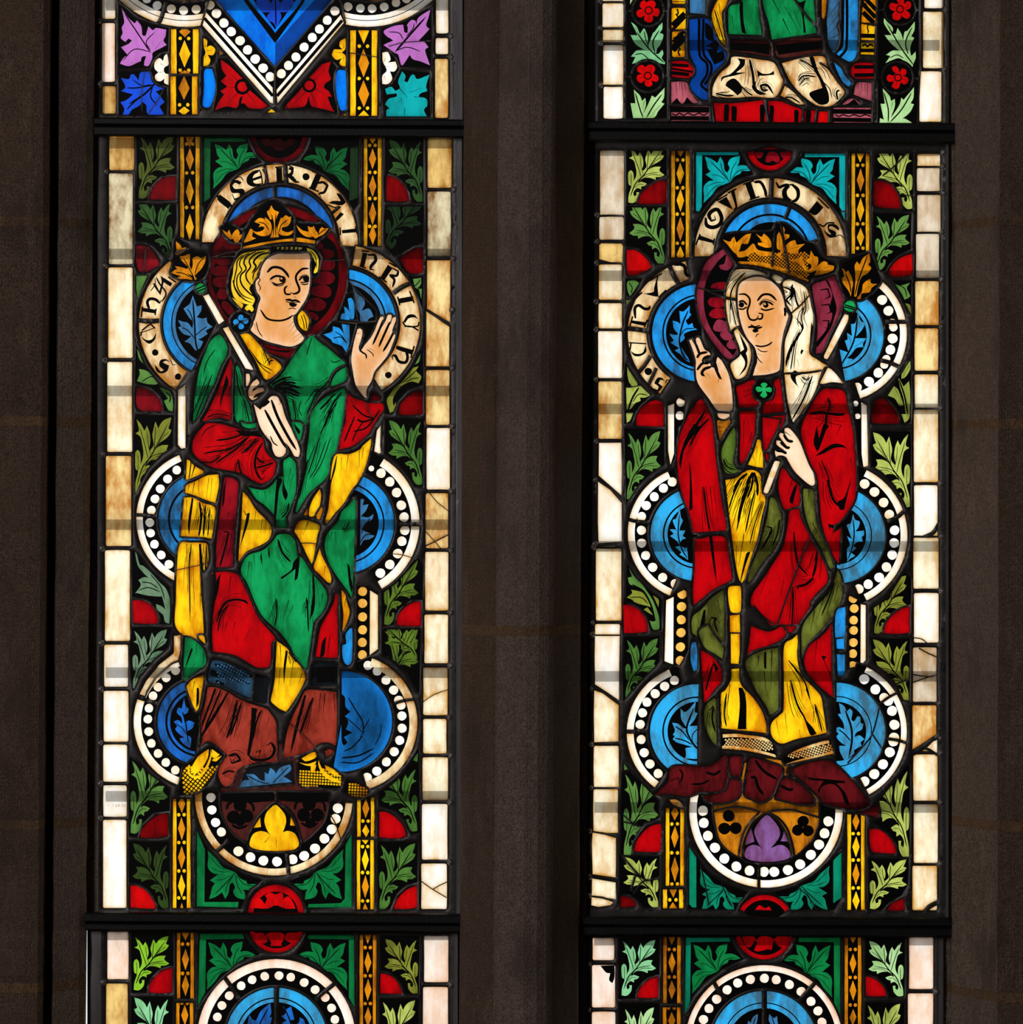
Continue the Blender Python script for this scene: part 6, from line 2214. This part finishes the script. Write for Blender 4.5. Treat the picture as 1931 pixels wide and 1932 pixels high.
RIGHT_UP = """
T 1100 0
r W border_pane 178 -290 372 10
r W border_pane 180 30 370 248
r W2 border_pane 183 270 368 385
r W border_pane 187 412 368 778
r W border_pane 190 790 365 1080
T 1430 0
r W border_pane 1520 -290 1690 75
r W2 border_pane 1507 105 1690 620
r W border_pane 1475 650 1675 1110
T 1100 0
G K leaf_pane : 405,-290 765,-290 765,1075 405,1075
c LM : 440,200 490,240 520,310 560,250 590,330 595,420 640,300 655,290 725,190 725,260 700,300 735,320 710,400 680,440 665,490 690,490 725,450 735,490 720,530 750,570 745,585 680,570 600,545 500,570 450,580 480,520 440,515 490,460 560,455 480,400 435,320 500,320
s 4 : 740,570 600,440 490,290
s 4 : 660,490 640,380 700,270
s 3 : 600,540 540,490 470,500
s 3 : 600,430 570,340 560,280
c LP : 465,815 520,870 540,920 570,890 575,960 540,1060 600,940 630,870 660,890 745,800 740,890 715,930 745,945 690,1010 640,1075 460,1075 435,940 480,940
s 4 : 480,850 520,990 550,1075
s 4 : 720,860 640,970 580,1075
s 3 : 560,920 545,1000
s 3 : 700,960 630,1050
c LP : 430,40 500,-60 440,-20
c LP : 740,10 690,-60 700,-20
ka 595 95 135 170 0 360
ka 590 695 130 160 0 360
g K flower_roundel : 595,-40 690,-5 730,95 690,190 595,230 500,190 460,95 500,-5
c R2 : 580,20 560,0 530,20 520,60 545,80 500,95 490,130 520,160 565,140 560,180 600,205 635,190 640,140 680,150 700,110 690,80 650,75 665,40 650,10 610,5 
ka 600 95 27 38 0 360
s 3 : 600,140 600,190
s 3 : 560,110 510,130
s 3 : 640,110 680,110
s 3 : 570,60 550,30
s 3 : 625,60 645,30
g K flower_roundel : 590,560 690,600 725,695 690,790 590,830 490,790 450,695 490,600
c R2 : 570,610 540,590 500,610 500,650 540,670 495,690 495,730 530,755 570,730 565,770 600,790 635,770 625,730 670,745 692,720 680,690 640,670 660,630 640,595 600,590
ka 592 690 26 37 0 360
s 3 : 595,740 598,780
s 3 : 555,700 510,720
s 3 : 635,705 675,715
s 3 : 565,650 530,620
s 3 : 615,650 635,615
l 4 : 395,98 450,98
l 4 : 735,98 800,98
l 4 : 390,705 445,700
l 4 : 730,690 800,700
T 1430 0
G K leaf_pane : 1105,-290 1465,-290 1470,600 1450,1120 1105,1125
c LP : 1152,165 1230,250 1230,300 1260,310 1275,255 1310,310 1325,370 1340,290 1365,280 1432,195 1430,270 1400,330 1428,345 1400,400 1390,460 1400,510 1440,470 1440,530 1420,580 1410,615 1390,590 1340,560 1280,530 1165,575 1210,510 1170,500 1230,460 1290,460 1210,390 1158,320 1220,320 1155,220
s 4 : 1420,590 1310,440 1170,200
s 4 : 1370,490 1350,380 1410,240
s 3 : 1280,390 1210,350
s 3 : 1330,530 1270,500 1200,530
c LP : 1140,805 1200,870 1215,920 1250,900 1250,970 1210,1080 1290,960 1310,890 1330,910 1425,795 1420,890 1395,940 1425,950 1390,1020 1320,1080 1290,1090 1340,1080 1410,1120 1110,1125 1115,1075 1150,1090 1120,945 1160,945
s 4 : 1150,840 1190,990 1190,1120
s 4 : 1400,850 1310,1000 1200,1120
s 3 : 1230,930 1210,1020
ka 1300 85 135 165 0 360
ka 1275 705 135 165 0 360
g K flower_roundel : 1300,-50 1395,-10 1432,85 1395,180 1300,215 1205,180 1168,85 1205,-10
c R2 : 1290,40 1270,0 1280,-40 1320,-40 1335,0 1330,40 1370,10 1398,30 1390,75 1350,90 1385,120 1390,150 1360,170 1320,150 1310,130 1300,170 1270,185 1235,170 1230,130 1255,100 1215,90 1200,55 1220,25 1260,35
ka 1298 83 26 37 0 360
s 3 : 1300,30 1302,-20
s 3 : 1340,75 1380,50
s 3 : 1330,120 1360,150
s 3 : 1275,120 1255,160
s 3 : 1255,75 1220,60
g K flower_roundel : 1275,575 1370,610 1408,705 1370,805 1275,840 1180,805 1145,705 1180,610
c R2 : 1260,670 1230,640 1225,610 1260,602 1285,630 1290,660 1320,625 1355,640 1350,680 1320,690 1370,710 1372,745 1340,770 1305,750 1285,800 1255,810 1220,790 1240,740 1195,745 1175,710 1195,680 1235,690
ka 1280 707 25 36 0 360
s 3 : 1290,660 1320,640
s 3 : 1310,715 1360,730
s 3 : 1270,750 1260,790
s 3 : 1240,705 1195,710
s 3 : 1265,665 1245,625
l 4 : 1090,95 1165,85
l 4 : 1435,90 1500,95
l 4 : 1080,705 1140,715
l 4 : 1410,710 1480,720
T 1100 0
r Y column_pane 815 -290 935 35
r Y column_pane 810 72 938 268
r Y column_pane 815 285 930 520
S 6 : 820,270 935,150
S 9 : 815,230 930,120
S 6 : 820,380 925,290
S 14 : 815,455 930,330
S 3 : 860,80 870,120 850,130 880,170 875,190
S 3 : 870,430 890,450 870,470 885,510
s 4 : 820,350 860,330 880,300 925,290
k : 820,8 930,12 930,18 820,16
g R capital : 808,560 930,555 990,600 1010,650 980,700 930,710 812,700
S 6 : 810,590 965,600
S 4 : 810,625 1000,655
S 7 : 810,662 970,680
g RP column_base : 806,745 940,748 970,820 1040,920 1060,938 900,945 806,945
k : 806,945 860,890 880,925 905,945 925,930 950,885 1000,935 1040,945 980,950
s 4 : 850,750 860,880
s 4 : 900,750 915,900
s 3 : 880,750 885,840
s 3 : 930,760 945,860
g RP column_base : 806,968 1150,968 1150,1100 806,1102
S 11 : 806,995 1150,1000
S 2.5 : 815,1035 850,1050 880,1030 920,1050 960,1030 1010,1050 1060,1030 1100,1050 1140,1030
S 8 : 806,1075 1150,1078
T 1430 0
g Y column_pane : 970,-290 1080,-290 1075,210 945,205 955,80 970,20
S 8 : 955,30 1075,160
S 8 : 965,-30 1080,90
S 9 : 960,110 1060,210
S 3 : 985,30 1000,70 1020,80 1040,130 1065,140
g Y column_pane : 945,215 1070,240 1065,370 945,365
S 8 : 945,325 1068,328
s 4 : 1005,220 1000,260 1010,280 1000,310
g Y column_pane : 942,390 1065,390 1060,500 940,495
S 7 : 940,460 1062,460
s 6 : 950,420 980,405 1000,425 1030,405 1060,425
g R capital : 850,645 900,575 1055,572 1058,715 890,712
S 7 : 880,610 1058,610
S 7 : 880,685 1058,682
g RP column_base : 910,755 1042,755 1040,920 960,895 875,860
s 4 : 950,760 940,860
s 4 : 1000,760 1000,880
s 3 : 980,760 975,840
g RP column_base : 770,950 830,905 880,900 940,945 800,955
k : 790,955 830,940 880,900 920,945 900,960
g RP column_base : 690,980 1035,980 1035,1120 690,1118
S 9 : 690,1015 1035,1018
S 2.5 : 710,1045 740,1060 780,1045 830,1060 880,1045 930,1060 980,1045 1030,1060
S 8 : 690,1090 1035,1095
T 1100 0
g BG throne : 980,-290 1120,-290 1118,130 975,118
g BN throne : 970,175 1140,172 1200,260 1230,380 1300,480 1300,540 1240,610 1190,660 1140,740 1140,910 1080,900 1000,830 980,750 1030,680 1030,610 1000,550 975,470
S 5 : 1060,172 1065,500 1130,580 1130,680 1080,770 1140,830
S 5 : 1100,172 1100,480 1170,590 1160,690 1110,770
k : 1115,200 1180,260 1200,360 1240,400 1220,480 1280,460 1290,540 1200,590 1130,450 1190,440 1120,420 1190,380 1120,340
T 1430 0
g BG throne : 650,-290 770,-290 745,60 735,120 745,170 720,230 740,310 735,400 700,490 660,440 640,380 635,260 630,200 640,100
s 4 : 740,20 640,160
s 4 : 740,130 650,250
s 4 : 740,310 650,360
s 4 : 700,480 660,420
s 3 : 720,240 640,320
g B throne : 780,-290 915,-290 912,300 900,500 850,560 790,540 715,490 770,400 775,100
S 5 : 815,-280 810,430 750,520
S 3 : 780,-280 775,400 700,500
g B throne : 690,560 760,620 790,680 850,750 830,790 780,750 740,680
# seated figure
T 1100 0
g Y robe_lining : 1190,80 1240,-10 1340,-60 1300,60 1265,130 1305,420 1260,380 1200,250 1175,140
s 4 : 1200,90 1250,260 1290,390
s 4 : 1240,30 1260,180
g G robe : 1325,110 1350,50 1450,10 1600,-290 1640,-290 1600,0 1630,320 1500,315 1330,310
k : 1430,20 1460,15 1465,180 1490,310 1450,290 1430,120
s 4 : 1360,140 1380,280
s 4 : 1580,60 1620,230
T 1430 0
g G robe : 10,-290 490,-290 530,240 540,300 330,330 130,360 100,200 50,40
k : 380,20 440,0 420,100 440,300 420,300 400,120 340,-20
s 6 : 140,0 210,130 
s 7 : 230,170 300,320
s 4 : 290,120 380,300
s 3 : 330,100 410,300
s 4 : 250,60 320,200
l 5 : 300,-60 420,110 570,280
g A robe_lining : 590,-290 630,-290 625,60 605,180 585,150
g BR hem : 150,395 330,350 580,345 590,470 200,525
k : 160,410 590,370 595,440 190,500
T 1100 0
g BR hem : 1350,360 1480,370 1690,385 1720,520 1560,490 1355,465
k : 1350,385 1700,400 1700,500 1540,470 1360,450
g C underskirt : 1360,520 1460,520 1600,540 1740,570 1800,680 1825,745 1770,870 1700,890 1540,880 1400,890 1240,885 1180,870 1190,780 1250,670 1340,590
k : 1410,530 1480,540 1470,600 1400,660 1490,660 1380,690 1290,710 1260,750 1270,700 1350,670 1430,580
k : 1380,715 1440,770 1450,830 1410,870 1380,840 1300,780 1320,740
s 8 : 1520,540 1550,680 1560,800
k : 1590,640 1640,670 1700,670 1740,645 1745,680 1660,690 1600,700 1580,800 1680,860 1600,860 1540,790 1590,720
s 7 : 1690,820 1640,820 1620,780 1680,775 1740,860
s 6 : 1210,850 1300,870 1380,870
s 5 : 1440,780 1500,840 1550,870
T 1430 0
g C underskirt : 220,575 350,540 450,520 600,515 640,610 720,740 790,830 770,880 680,960 590,970 520,950 400,860 300,740
k : 470,520 510,520 550,640 620,780 650,870 640,940 560,950 480,880 480,840 590,800 560,720 500,610
s 5 : 380,540 460,580 560,660
s 6 : 560,570 640,620 700,700
s 5 : 370,740 420,690 540,700
s 4 : 380,780 430,720 480,710
s 6 : 730,910 720,840 750,820
s 3 : 240,600 330,780
s 3 : 560,720 650,800 680,900
g C underskirt : 210,870 250,780 330,840 430,950 370,950 290,910
s 5 : 250,890 310,890 390,940
# red base
T 1100 0
g R throne_base : 1190,935 1320,940 1480,930 1640,910 1680,1110 1215,1108
k : 1290,955 1320,950 1335,980 1330,1105 1285,1105
k : 1355,970 1385,965 1405,990 1400,1105 1355,1105
k : 1615,960 1645,950 1660,980 1655,1110 1615,1110
T 1430 0
g R throne_base : 95,920 200,920 330,970 400,1000 395,1115 140,1115
k : 110,960 140,960 150,1000 140,1110 110,1100
k : 335,1010 360,1000 375,1020 370,1115 335,1115
g R throne_base : 430,1010 530,1005 510,1115 430,1115
k : 440,1015 475,1005 490,1030 480,1115 435,1115
g R2 throne_base : 560,1015 645,1015 640,1125 545,1120
"""

RIGHT_LOW = """
T 1100 1532
r WP border_pane 90 1145 286 1350
r WP border_pane 85 1394 296 1782
r WP border_pane 84 1820 297 2260
T 1430 1532
r WP border_pane 1380 1140 1601 1612
r WP border_pane 1369 1652 1602 2260
T 1100 1532
k : 160,1400 290,1395 290,1500 270,1560 240,1530 250,1470 210,1460
G K leaf_pane : 330,1145 700,1145 700,1480 600,1520 520,1600 480,1700 330,1700
leaf LM 352 1165 668 1675
g R red_pane : 497,1690 505,1640 550,1570 620,1520 690,1500 690,1690 590,1696
G K leaf_pane : 335,1740 700,1740 700,2260 335,2260
leaf LP 372 1780 655 2400
T 1430 1532
G K leaf_pane : 990,1145 1340,1145 1340,1685 1210,1690 1170,1590 1090,1500 985,1480
leaf LP 1330 1175 1010 1680
g R red_pane : 985,1500 1030,1505 1100,1545 1155,1610 1178,1675 1080,1682 985,1675
G K leaf_pane : 985,1735 1335,1735 1335,2260 985,2260
leaf LPY 990 1745 1308 2380
T 1100 1532
strip A lozenge_strip 730 1137 895 1742 : 1140,70 1372,95 1620,85 ; 1252 1503
strip A lozenge_strip 727 1780 893 2260 : 1900,80 2130,95 ; 1785 2010
T 1430 1532
strip A lozenge_strip 790 1140 948 2260 : 1140,55 1380,90 1625,92 1870,75 2110,95 ; 1252 1507 1758 2000
T 1100 1532
G K corner_pane : 935,1140 1340,1140 1400,1260 1470,1340 1270,1430 1100,1560 1000,1680 930,1850
C GB : 940,1143 1335,1143 1345,1180 985,1185 978,1750 930,1850
maple GD 995 1200 1440 1655
T 1430 1532
G K corner_pane : 370,1140 755,1140 755,1880 680,1740 590,1600 480,1480 220,1370 310,1280
C GD : 375,1142 752,1142 752,1870 698,1750 695,1185 375,1183
maple GD 680 1205 225 1690
T 1100 1532
A R red_roundel 1655 1075 0 270 13 167
ka 1655 1080 0 225 0 180
c R : 1450,1135 1560,1135 1580,1170 1620,1135 1700,1135 1740,1160 1770,1135 1880,1135 1870,1190 1840,1230 1790,1225 1740,1170 1720,1260 1690,1250 1600,1270 1560,1260 1590,1190 1570,1170 1530,1225 1490,1225
s 3 : 1650,1135 1650,1230
s 3 : 1620,1140 1610,1210
s 3 : 1690,1140 1700,1210
s 6 : 1750,1170 1790,1220
s 6 : 1580,1180 1540,1240
A K beaded_band 1652 2116 512 721 165 375
a WP 1652 2116 668 721 165 375
o WP 42 : 1315,1620 1412,1558 1527,1525 1655,1515 1763,1528 1883,1572 1990,1635 1220,1705 1150,1790 1100,1890 1075,2000 1065,2110 2080,1725 2143,1812 2180,1915 2210,2020
A BC medallion 1652 2116 0 486 165 375
ka 1652 2116 372 382 165 375
ka 1652 2116 0 330 165 375
x BG : 1595,1840 1590,1900 1575,1960 1590,1990 1500,2080 1440,2050 1480,1990 1510,1900 1530,1920 1550,1870
x BG : 1700,1840 1740,1880 1770,1860 1780,1930 1810,1950 1800,2010 1850,2050 1760,2080 1700,1990 1730,1960 1695,1900
s 3 : 1580,1860 1540,1970 1500,2060
s 3 : 1720,1860 1760,1970 1800,2050
l 10 : 1655,1600 1655,1800 1652,2230
l 8 : 1190,1540 1240,1630 1310,1720
T 1430 1532
l 8 : 370,1730 440,1650 520,1560
"""

# ------------------------------------------------------------------ stone, iron, church shell
def stone_mat(name, c1, c2, c3, lime, bump=1.0):
    g = NT(name)
    geo = g.n('ShaderNodeNewGeometry'); oi = g.n('ShaderNodeObjectInfo')
    P_ = geo.outputs['Position']
    sc = g.n('ShaderNodeVectorMath', operation='MULTIPLY'); sc.inputs[1].default_value = (1, 1, 0.5); g.l(P_, sc.inputs[0])
    big = g.noise(9.0, 4.0, 0.6, sc.outputs[0])
    mid = g.noise(60.0, 4.0, 0.65, P_)
    fine = g.noise(420.0, 2.0, 0.7, P_)
    c = g.mix(g.math('MULTIPLY', g.math('SUBTRACT', mid, 0.3), 2.2, True), srgb(c1), srgb(c2))
    c = g.mix(g.math('MULTIPLY', g.math('SUBTRACT', big, 0.52), 7.0, True), c, srgb(c3))
    st = g.n('ShaderNodeVectorMath', operation='MULTIPLY'); st.inputs[1].default_value = (1, 1, 0.3); g.l(P_, st.inputs[0])
    lm = g.noise(17.0, 6.0, 0.72, st.outputs[0])
    c = g.mix(g.math('MULTIPLY', g.math('MULTIPLY', g.math('SUBTRACT', lm, 0.55), 9.0, True), lime, True), c, srgb((150, 130, 114)))
    gr = g.noise(230.0, 3.0, 0.7, P_)
    c = g.mix(g.math('MULTIPLY', g.math('SUBTRACT', 0.56, gr), 4.0, True), c, srgb(tuple(v * 0.62 for v in c1)))
    c = g.mix(g.math('MULTIPLY', oi.outputs['Random'], 0.35), c, srgb(c1))
    # rows of pick marks left by the mason's pointed hammer
    wv = g.n('ShaderNodeMapping'); wv.inputs['Scale'].default_value = (170, 170, 130); g.l(P_, wv.inputs['Vector'])
    vo = g.n('ShaderNodeTexVoronoi'); vo.inputs['Scale'].default_value = 1.0; vo.inputs['Randomness'].default_value = 0.45
    g.l(wv.outputs[0], vo.inputs['Vector'])
    pit = g.math('MULTIPLY', g.math('SUBTRACT', 0.35, vo.outputs['Distance']), 1.6, True)
    c = g.mix(g.math('MULTIPLY', g.math('SUBTRACT', 0.24, vo.outputs['Distance']), 2.6, True), c, srgb((176, 158, 146)))
    h = g.math('SUBTRACT', g.math('ADD', g.math('MULTIPLY', fine, 0.55), g.math('MULTIPLY', mid, 0.5)), g.math('MULTIPLY', pit, 0.5))
    bp = g.n('ShaderNodeBump'); bp.inputs['Strength'].default_value = bump; bp.inputs['Distance'].default_value = 0.006
    g.l(h, bp.inputs['Height'])
    b = g.n('ShaderNodeBsdfPrincipled'); b.inputs['Roughness'].default_value = 0.85
    b.inputs['Specular IOR Level'].default_value = 0.2
    g.l(c, b.inputs['Base Color']); g.l(bp.outputs[0], b.inputs['Normal'])
    out = g.n('ShaderNodeOutputMaterial'); g.l(b.outputs[0], out.inputs['Surface'])
    return g.m
M_STONE = stone_mat('dressed_sandstone', (116, 99, 89), (146, 126, 114), (94, 80, 73), 0.9)
M_STONE2 = stone_mat('brown_sandstone', (96, 77, 65), (116, 94, 80), (80, 65, 56), 0.4)
M_MORTAR = stone_mat('tan_mortar', (112, 88, 66), (146, 112, 78), (84, 70, 60), 0.2)

def mesh_obj(name, verts, faces, mats, parent=None, mi=None, smooth=False, loc=(0, 0, 0)):
    me = bpy.data.meshes.new(name); me.from_pydata([tuple(v) for v in verts], [], faces)
    for m_ in mats: me.materials.append(m_)
    if mi: me.polygons.foreach_set('material_index', mi)
    if smooth: me.polygons.foreach_set('use_smooth', [True] * len(faces))
    me.update()
    o = bpy.data.objects.new(name, me); COL.objects.link(o); o.location = loc
    if parent: o.parent = parent
    return o

def persp(px, depth): return X(CX + (px - CX) * (CAM_D + depth) / CAM_D)
def perspz(py, depth): return Z(CY + (py - CY) * (CAM_D + depth) / CAM_D)

def stack(root, prof_top, prof_bot, joints, y0, y1, mats, matidx, back=0.22, fl0=0.0, fl1=0.0):
    """courses of moulded stones: the moulding profile (plan x, depth) swept between the bed joints, a recessed mortar bed between"""
    edges = [y0] + joints + [y1]
    def at(py):
        u = (py - 0) / 1932.0
        return [(persp(a[0] + (b[0] - a[0]) * u, a[1]), a[1] + (b[1] - a[1]) * u) for a, b in zip(prof_top, prof_bot)]
    def piece(name, ya, yb, rec, m_):
        rows = []
        n = 2 if rec else 7
        zs = np.linspace(ya, yb, n)
        for k, py in enumerate(zs):
            pr = at(py)
            ch = 0.0 if rec else (0.004 if k in (0, n - 1) else 0.0)
            mx = sum(p_[0] for p_ in pr) / len(pr)
            row = []
            for i, (x, d) in enumerate(pr):
                keep = (i in (0, len(pr) - 1))
                dd = d + (rec + ch if not keep else 0)
                wob = 0 if (keep or rec or k in (0, n - 1)) else random.uniform(-.0012, .0012)
                row.append((x + wob, dd + wob, Z(py)))
            row += [(pr[-1][0], .02, Z(py)), (pr[-1][0] + fl1, back, Z(py)), (pr[0][0] + fl0, back, Z(py)), (pr[0][0], .02, Z(py))]
            rows.append(row)
        m = len(rows[0]); verts = [v for r_ in rows for v in r_]; faces = []; mi = []
        for k in range(n - 1):
            for i in range(m):
                faces.append((k*m + i, k*m + (i+1) % m, (k+1)*m + (i+1) % m, (k+1)*m + i)); mi.append(matidx[i] if i < len(matidx) and not rec else 0)
        faces.append(tuple(range(m))[::-1]); mi.append(0)
        faces.append(tuple(range((n-1)*m, n*m))); mi.append(0)
        o = mesh_obj(name, verts, faces, m_, root, mi)
        bm_fix(o)
    for a, b in zip(edges[:-1], edges[1:]):
        ga = 0 if a == y0 else 9; gb = 0 if b == y1 else 9
        piece('stone_block', a + ga, b - gb, 0.0, mats)
        if b != y1: piece('mortar_bed', b - 9, b + 9, 0.003, [M_MORTAR])
def bm_fix(o):
    import bmesh
    bm = bmesh.new(); bm.from_mesh(o.data); bmesh.ops.recalc_face_normals(bm, faces=bm.faces)
    bm.to_mesh(o.data); bm.free()

def box(name, x0, x1, y0, y1, z0, z1, m_, parent=None):
    v = [(x, y, z) for x in (x0, x1) for y in (y0, y1) for z in (z0, z1)]
    f = [(0,1,3,2), (4,6,7,5), (0,4,5,1), (2,3,7,6), (0,2,6,4), (1,5,7,3)]
    return mesh_obj(name, v, f, [m_], parent)

TOPY, BOTY = -156, 2086
def struct(name):
    o = bpy.data.objects.new(name, None); COL.objects.link(o); o['kind'] = 'structure'; o.empty_display_size = .1
    return o
jl = struct('trim_1'); jm = struct('trim_2'); jr = struct('trim_3')
L_T = [(-260,-.13),(60,-.13),(84,-.125),(95,-.112),(98,-.09),(100,-.05),(109,-.05),(114,-.088),(164,-.05),(178,-.030),(180,.006),(197,.008)]
L_B = [(-260,-.13),(46,-.13),(70,-.125),(80,-.112),(83,-.09),(85,-.05),(95,-.05),(100,-.088),(148,-.05),(160,-.030),(161,.006),(163,.008)]
stack(jl, L_T[:-1] + [(198,.008)], L_B[:-1] + [(186,.008)], [425, 797, 1548], TOPY, 1750, [M_STONE, M_STONE2], [1]*7 + [0]*6, fl1=-.17)
stack(jl, L_T[:-1] + [(181,.008)], L_B[:-1] + [(161.5,.008)], [1852], 1750, BOTY, [M_STONE, M_STONE2], [1]*7 + [0]*6, fl1=-.17)
M_T = [(858,.008),(876,.006),(878,-.055),(890,-.075),(938,-.15),(943,-.152),(948,-.16),(975,-.176),(1000,-.182),(1025,-.178),(1042,-.166),(1048,-.158),(1053,-.148),(1090,-.075),(1102,-.055),(1104,.006),(1122,.008)]
M_B = [(854,.008),(867,.006),(868,-.055),(880,-.075),(926,-.15),(931,-.152),(936,-.16),(963,-.176),(988,-.182),(1013,-.178),(1030,-.166),(1036,-.158),(1041,-.148),(1078,-.075),(1090,-.055),(1092,.006),(1108,.008)]
stack(jm, M_T, M_B, [1186], TOPY, BOTY, [M_STONE, M_STONE2], [1]*5 + [0]*7 + [1]*5, fl0=.1, fl1=-.1)
R_T = [(1778,.008),(1803,.006),(1805,-.055),(1820,-.075),(1884,-.185),(1888,-.20),(2190,-.24)]
R_B = [(1772,.008),(1795,.006),(1797,-.055),(1812,-.075),(1878,-.185),(1882,-.20),(2190,-.24)]
stack(jr, R_T, R_B, [428, 803, 1546, 1862], TOPY, BOTY, [M_STONE, M_STONE2], [0]*5 + [1]*3, fl0=.17)

xl, xr = persp(-260, -.13), persp(2190, -.24)
wf = struct('wall_front')
box('wall_panel', -5.0, xl, -.13, .22, 0, 9, M_STONE2, wf)
box('wall_panel', xr, 5.0, -.24, .22, 0, 9, M_STONE2, wf)
box('wall_panel', xl, xr, -.13, .22, Z(TOPY), 9, M_STONE2, wf)
box('wall_panel', xl, xr, -.13, .22, 0, Z(BOTY), M_STONE2, wf)
def wall(name, *a):
    o = box(name, *a, M_STONE2); o['kind'] = 'structure'
wall('wall_left', -5.2, -5.0, -12.2, .22, 0, 9)
wall('wall_right', 5.0, 5.2, -12.2, .22, 0, 9)
wall('wall_back', -5.2, 5.2, -12.4, -12.2, 0, 9)
wall('floor', -5.2, 5.2, -12.4, .22, -.2, 0)
wall('ceiling', -5.2, 5.2, -12.4, .22, 9, 9.2)

def bevel_bar(name, x0, x1, ya, yb, d0, d1, parent, m_=None, skew=0, c=.003):
    """flat iron bar with eased arrises, along x"""
    pr = [(d1, ya), (d0 + c, ya), (d0, ya + c*1000), (d0, yb - c*1000), (d0 + c, yb), (d1, yb)]
    V, F = [], []
    xs = np.linspace(x0, x1, 9)
    for k, px in enumerate(xs):
        w = 0 if k in (0, 8) else random.uniform(-.4, .4)
        for d, py in pr: V.append((X(px), d, Z(py + w + skew * (px - x0) / (x1 - x0))))
    n = len(pr)
    for k in range(8):
        for i in range(n): F.append((k*n+i, k*n+(i+1) % n, (k+1)*n+(i+1) % n, (k+1)*n+i))
    F += [tuple(range(n)), tuple(range(8*n, 9*n))[::-1]]
    o = mesh_obj(name, V, F, [m_ or M_IRON], parent); bm_fix(o); return o
def crossbar(x0, x1, ya, ym, yb, label, skew=0):
    r = bpy.data.objects.new('iron_crossbar', None); COL.objects.link(r)
    r['label'] = label; r['category'] = 'iron bar'; r['group'] = 'iron crossbars between the glass panels'
    bevel_bar('upper_flange', x0, x1, ya, ym - .8, -.034, -.007, r, skew=skew)
    bevel_bar('lower_flange', x0, x1, ym + .8, yb, -.030, -.007, r, skew=skew)
    bevel_bar('web_rib', x0, x1, ym - 3, ym + 3, -.026, -.007, r, skew=skew)
    return r
crossbar(181, 876, 224, 239, 258, 'black iron crossbar under the chevron panel, above the emperor\'s head', skew=4)
crossbar(163, 868, 1719, 1738, 1753, 'black iron crossbar below the emperor\'s feet, above the small left roundel panel', skew=4)
crossbar(1106, 1803, 231, 247, 268, 'black iron crossbar under the seated figure\'s red throne, above the empress\'s head', skew=4)
crossbar(1094, 1795, 1727, 1744, 1762, 'black iron crossbar below the empress\'s feet, above the small right roundel panel', skew=3)

def saddle(x0, x1, py, R, label, depth=.026):
    V, F = [], []
    n = 10; xs = np.linspace(x0, x1, 8)
    for px in xs: V += [(X(px), depth + R*U*math.cos(t), Z(py) + R*U*math.sin(t)) for t in np.linspace(0, 2*math.pi, n+1)[:-1]]
    for k in range(7): F += [(k*n+i, k*n+(i+1) % n, (k+1)*n+(i+1) % n, (k+1)*n+i) for i in range(n)]
    F += [tuple(range(n)), tuple(range(7*n, 8*n))[::-1]]
    o = mesh_obj('saddle_bar', V, F, [M_IRON], None, smooth=True); bm_fix(o)
    o['label'] = label; o['category'] = 'iron bar'; o['group'] = 'round saddle bars outside the glass'
for py, t in ((7, 'dim horizontal saddle bar behind the top of the blue chevron glass'), (268, 'dim saddle bar behind the glass just under the upper left crossbar'), (478, 'dim saddle bar behind the emperor\'s forehead and hair'), (737, 'dim saddle bar behind the emperor\'s green cloak at the breast'),
              (990, 'dim saddle bar behind the emperor\'s waist and the middle lobes'), (1270, 'dim saddle bar behind the emperor\'s blue hem band'), (1504, 'dim saddle bar behind the emperor\'s shoes'), (1766, 'dim saddle bar behind the top of the lower left roundel panel')):
    saddle(198, 858, py, 10.5, t)
for py, t in ((83, 'dim saddle bar behind the seated figure\'s dark hem and blue throne'), (282, 'dim saddle bar behind the glass just under the upper right crossbar'), (519, 'dim saddle bar behind the empress\'s white veil at the brow'), (771, 'dim saddle bar behind the empress\'s red breast below the clover clasp'),
              (1031, 'dim saddle bar behind the empress\'s yellow gown and the middle lobes'), (1277, 'dim saddle bar behind the empress\'s knees'), (1525, 'dim saddle bar behind the dark red mound under the empress'), (1776, 'dim saddle bar behind the top of the lower right roundel panel')):
    saddle(1122, 1775, py, 10.5, t)
# ------------------------------------------------------------------ build the glass
def go(box_, texts, label, fig=None, mirror=None):
    p = Panel(*box_)
    if mirror is not None:
        p.mir = mirror
        for t in texts: p.run(t)
        p.mir = None
    for t in texts: p.run(t)
    return build_panel(p, 'stained_glass_panel', label, 'stained glass panels of the two lancets', fig)
go((185, 250, 872, 1729), (LEFT_MAIN, LEFT_FIG), 'large left panel of a crowned emperor in green cloak and ruby sleeves raising his hand', 'crowned emperor in green cloak holding a sceptre')
go((1110, 262, 1790, 1736), (RIGHT_MAIN, RIGHT_FIG), 'large right panel of a crowned empress in red mantle and white veil', 'crowned empress in red mantle holding a sceptre')
go((185, -150, 873, 232), (LEFT_UP,), 'upper left panel with blue chevron, pearled white bands and orchid leaves', mirror=-60)
go((1112, -150, 1790, 241), (RIGHT_UP,), 'upper right panel with seated green robed figure and red flower roundels', mirror=-60)
go((165, 1746, 864, 2080), (LEFT_LOW,), 'lower left panel with pearled roundel and bright lime leaf under the emperor', mirror=1990)
go((1100, 1755, 1780, 2080), (RIGHT_LOW,), 'lower right panel with pearled roundel and pale green leaves under the empress', mirror=1990)
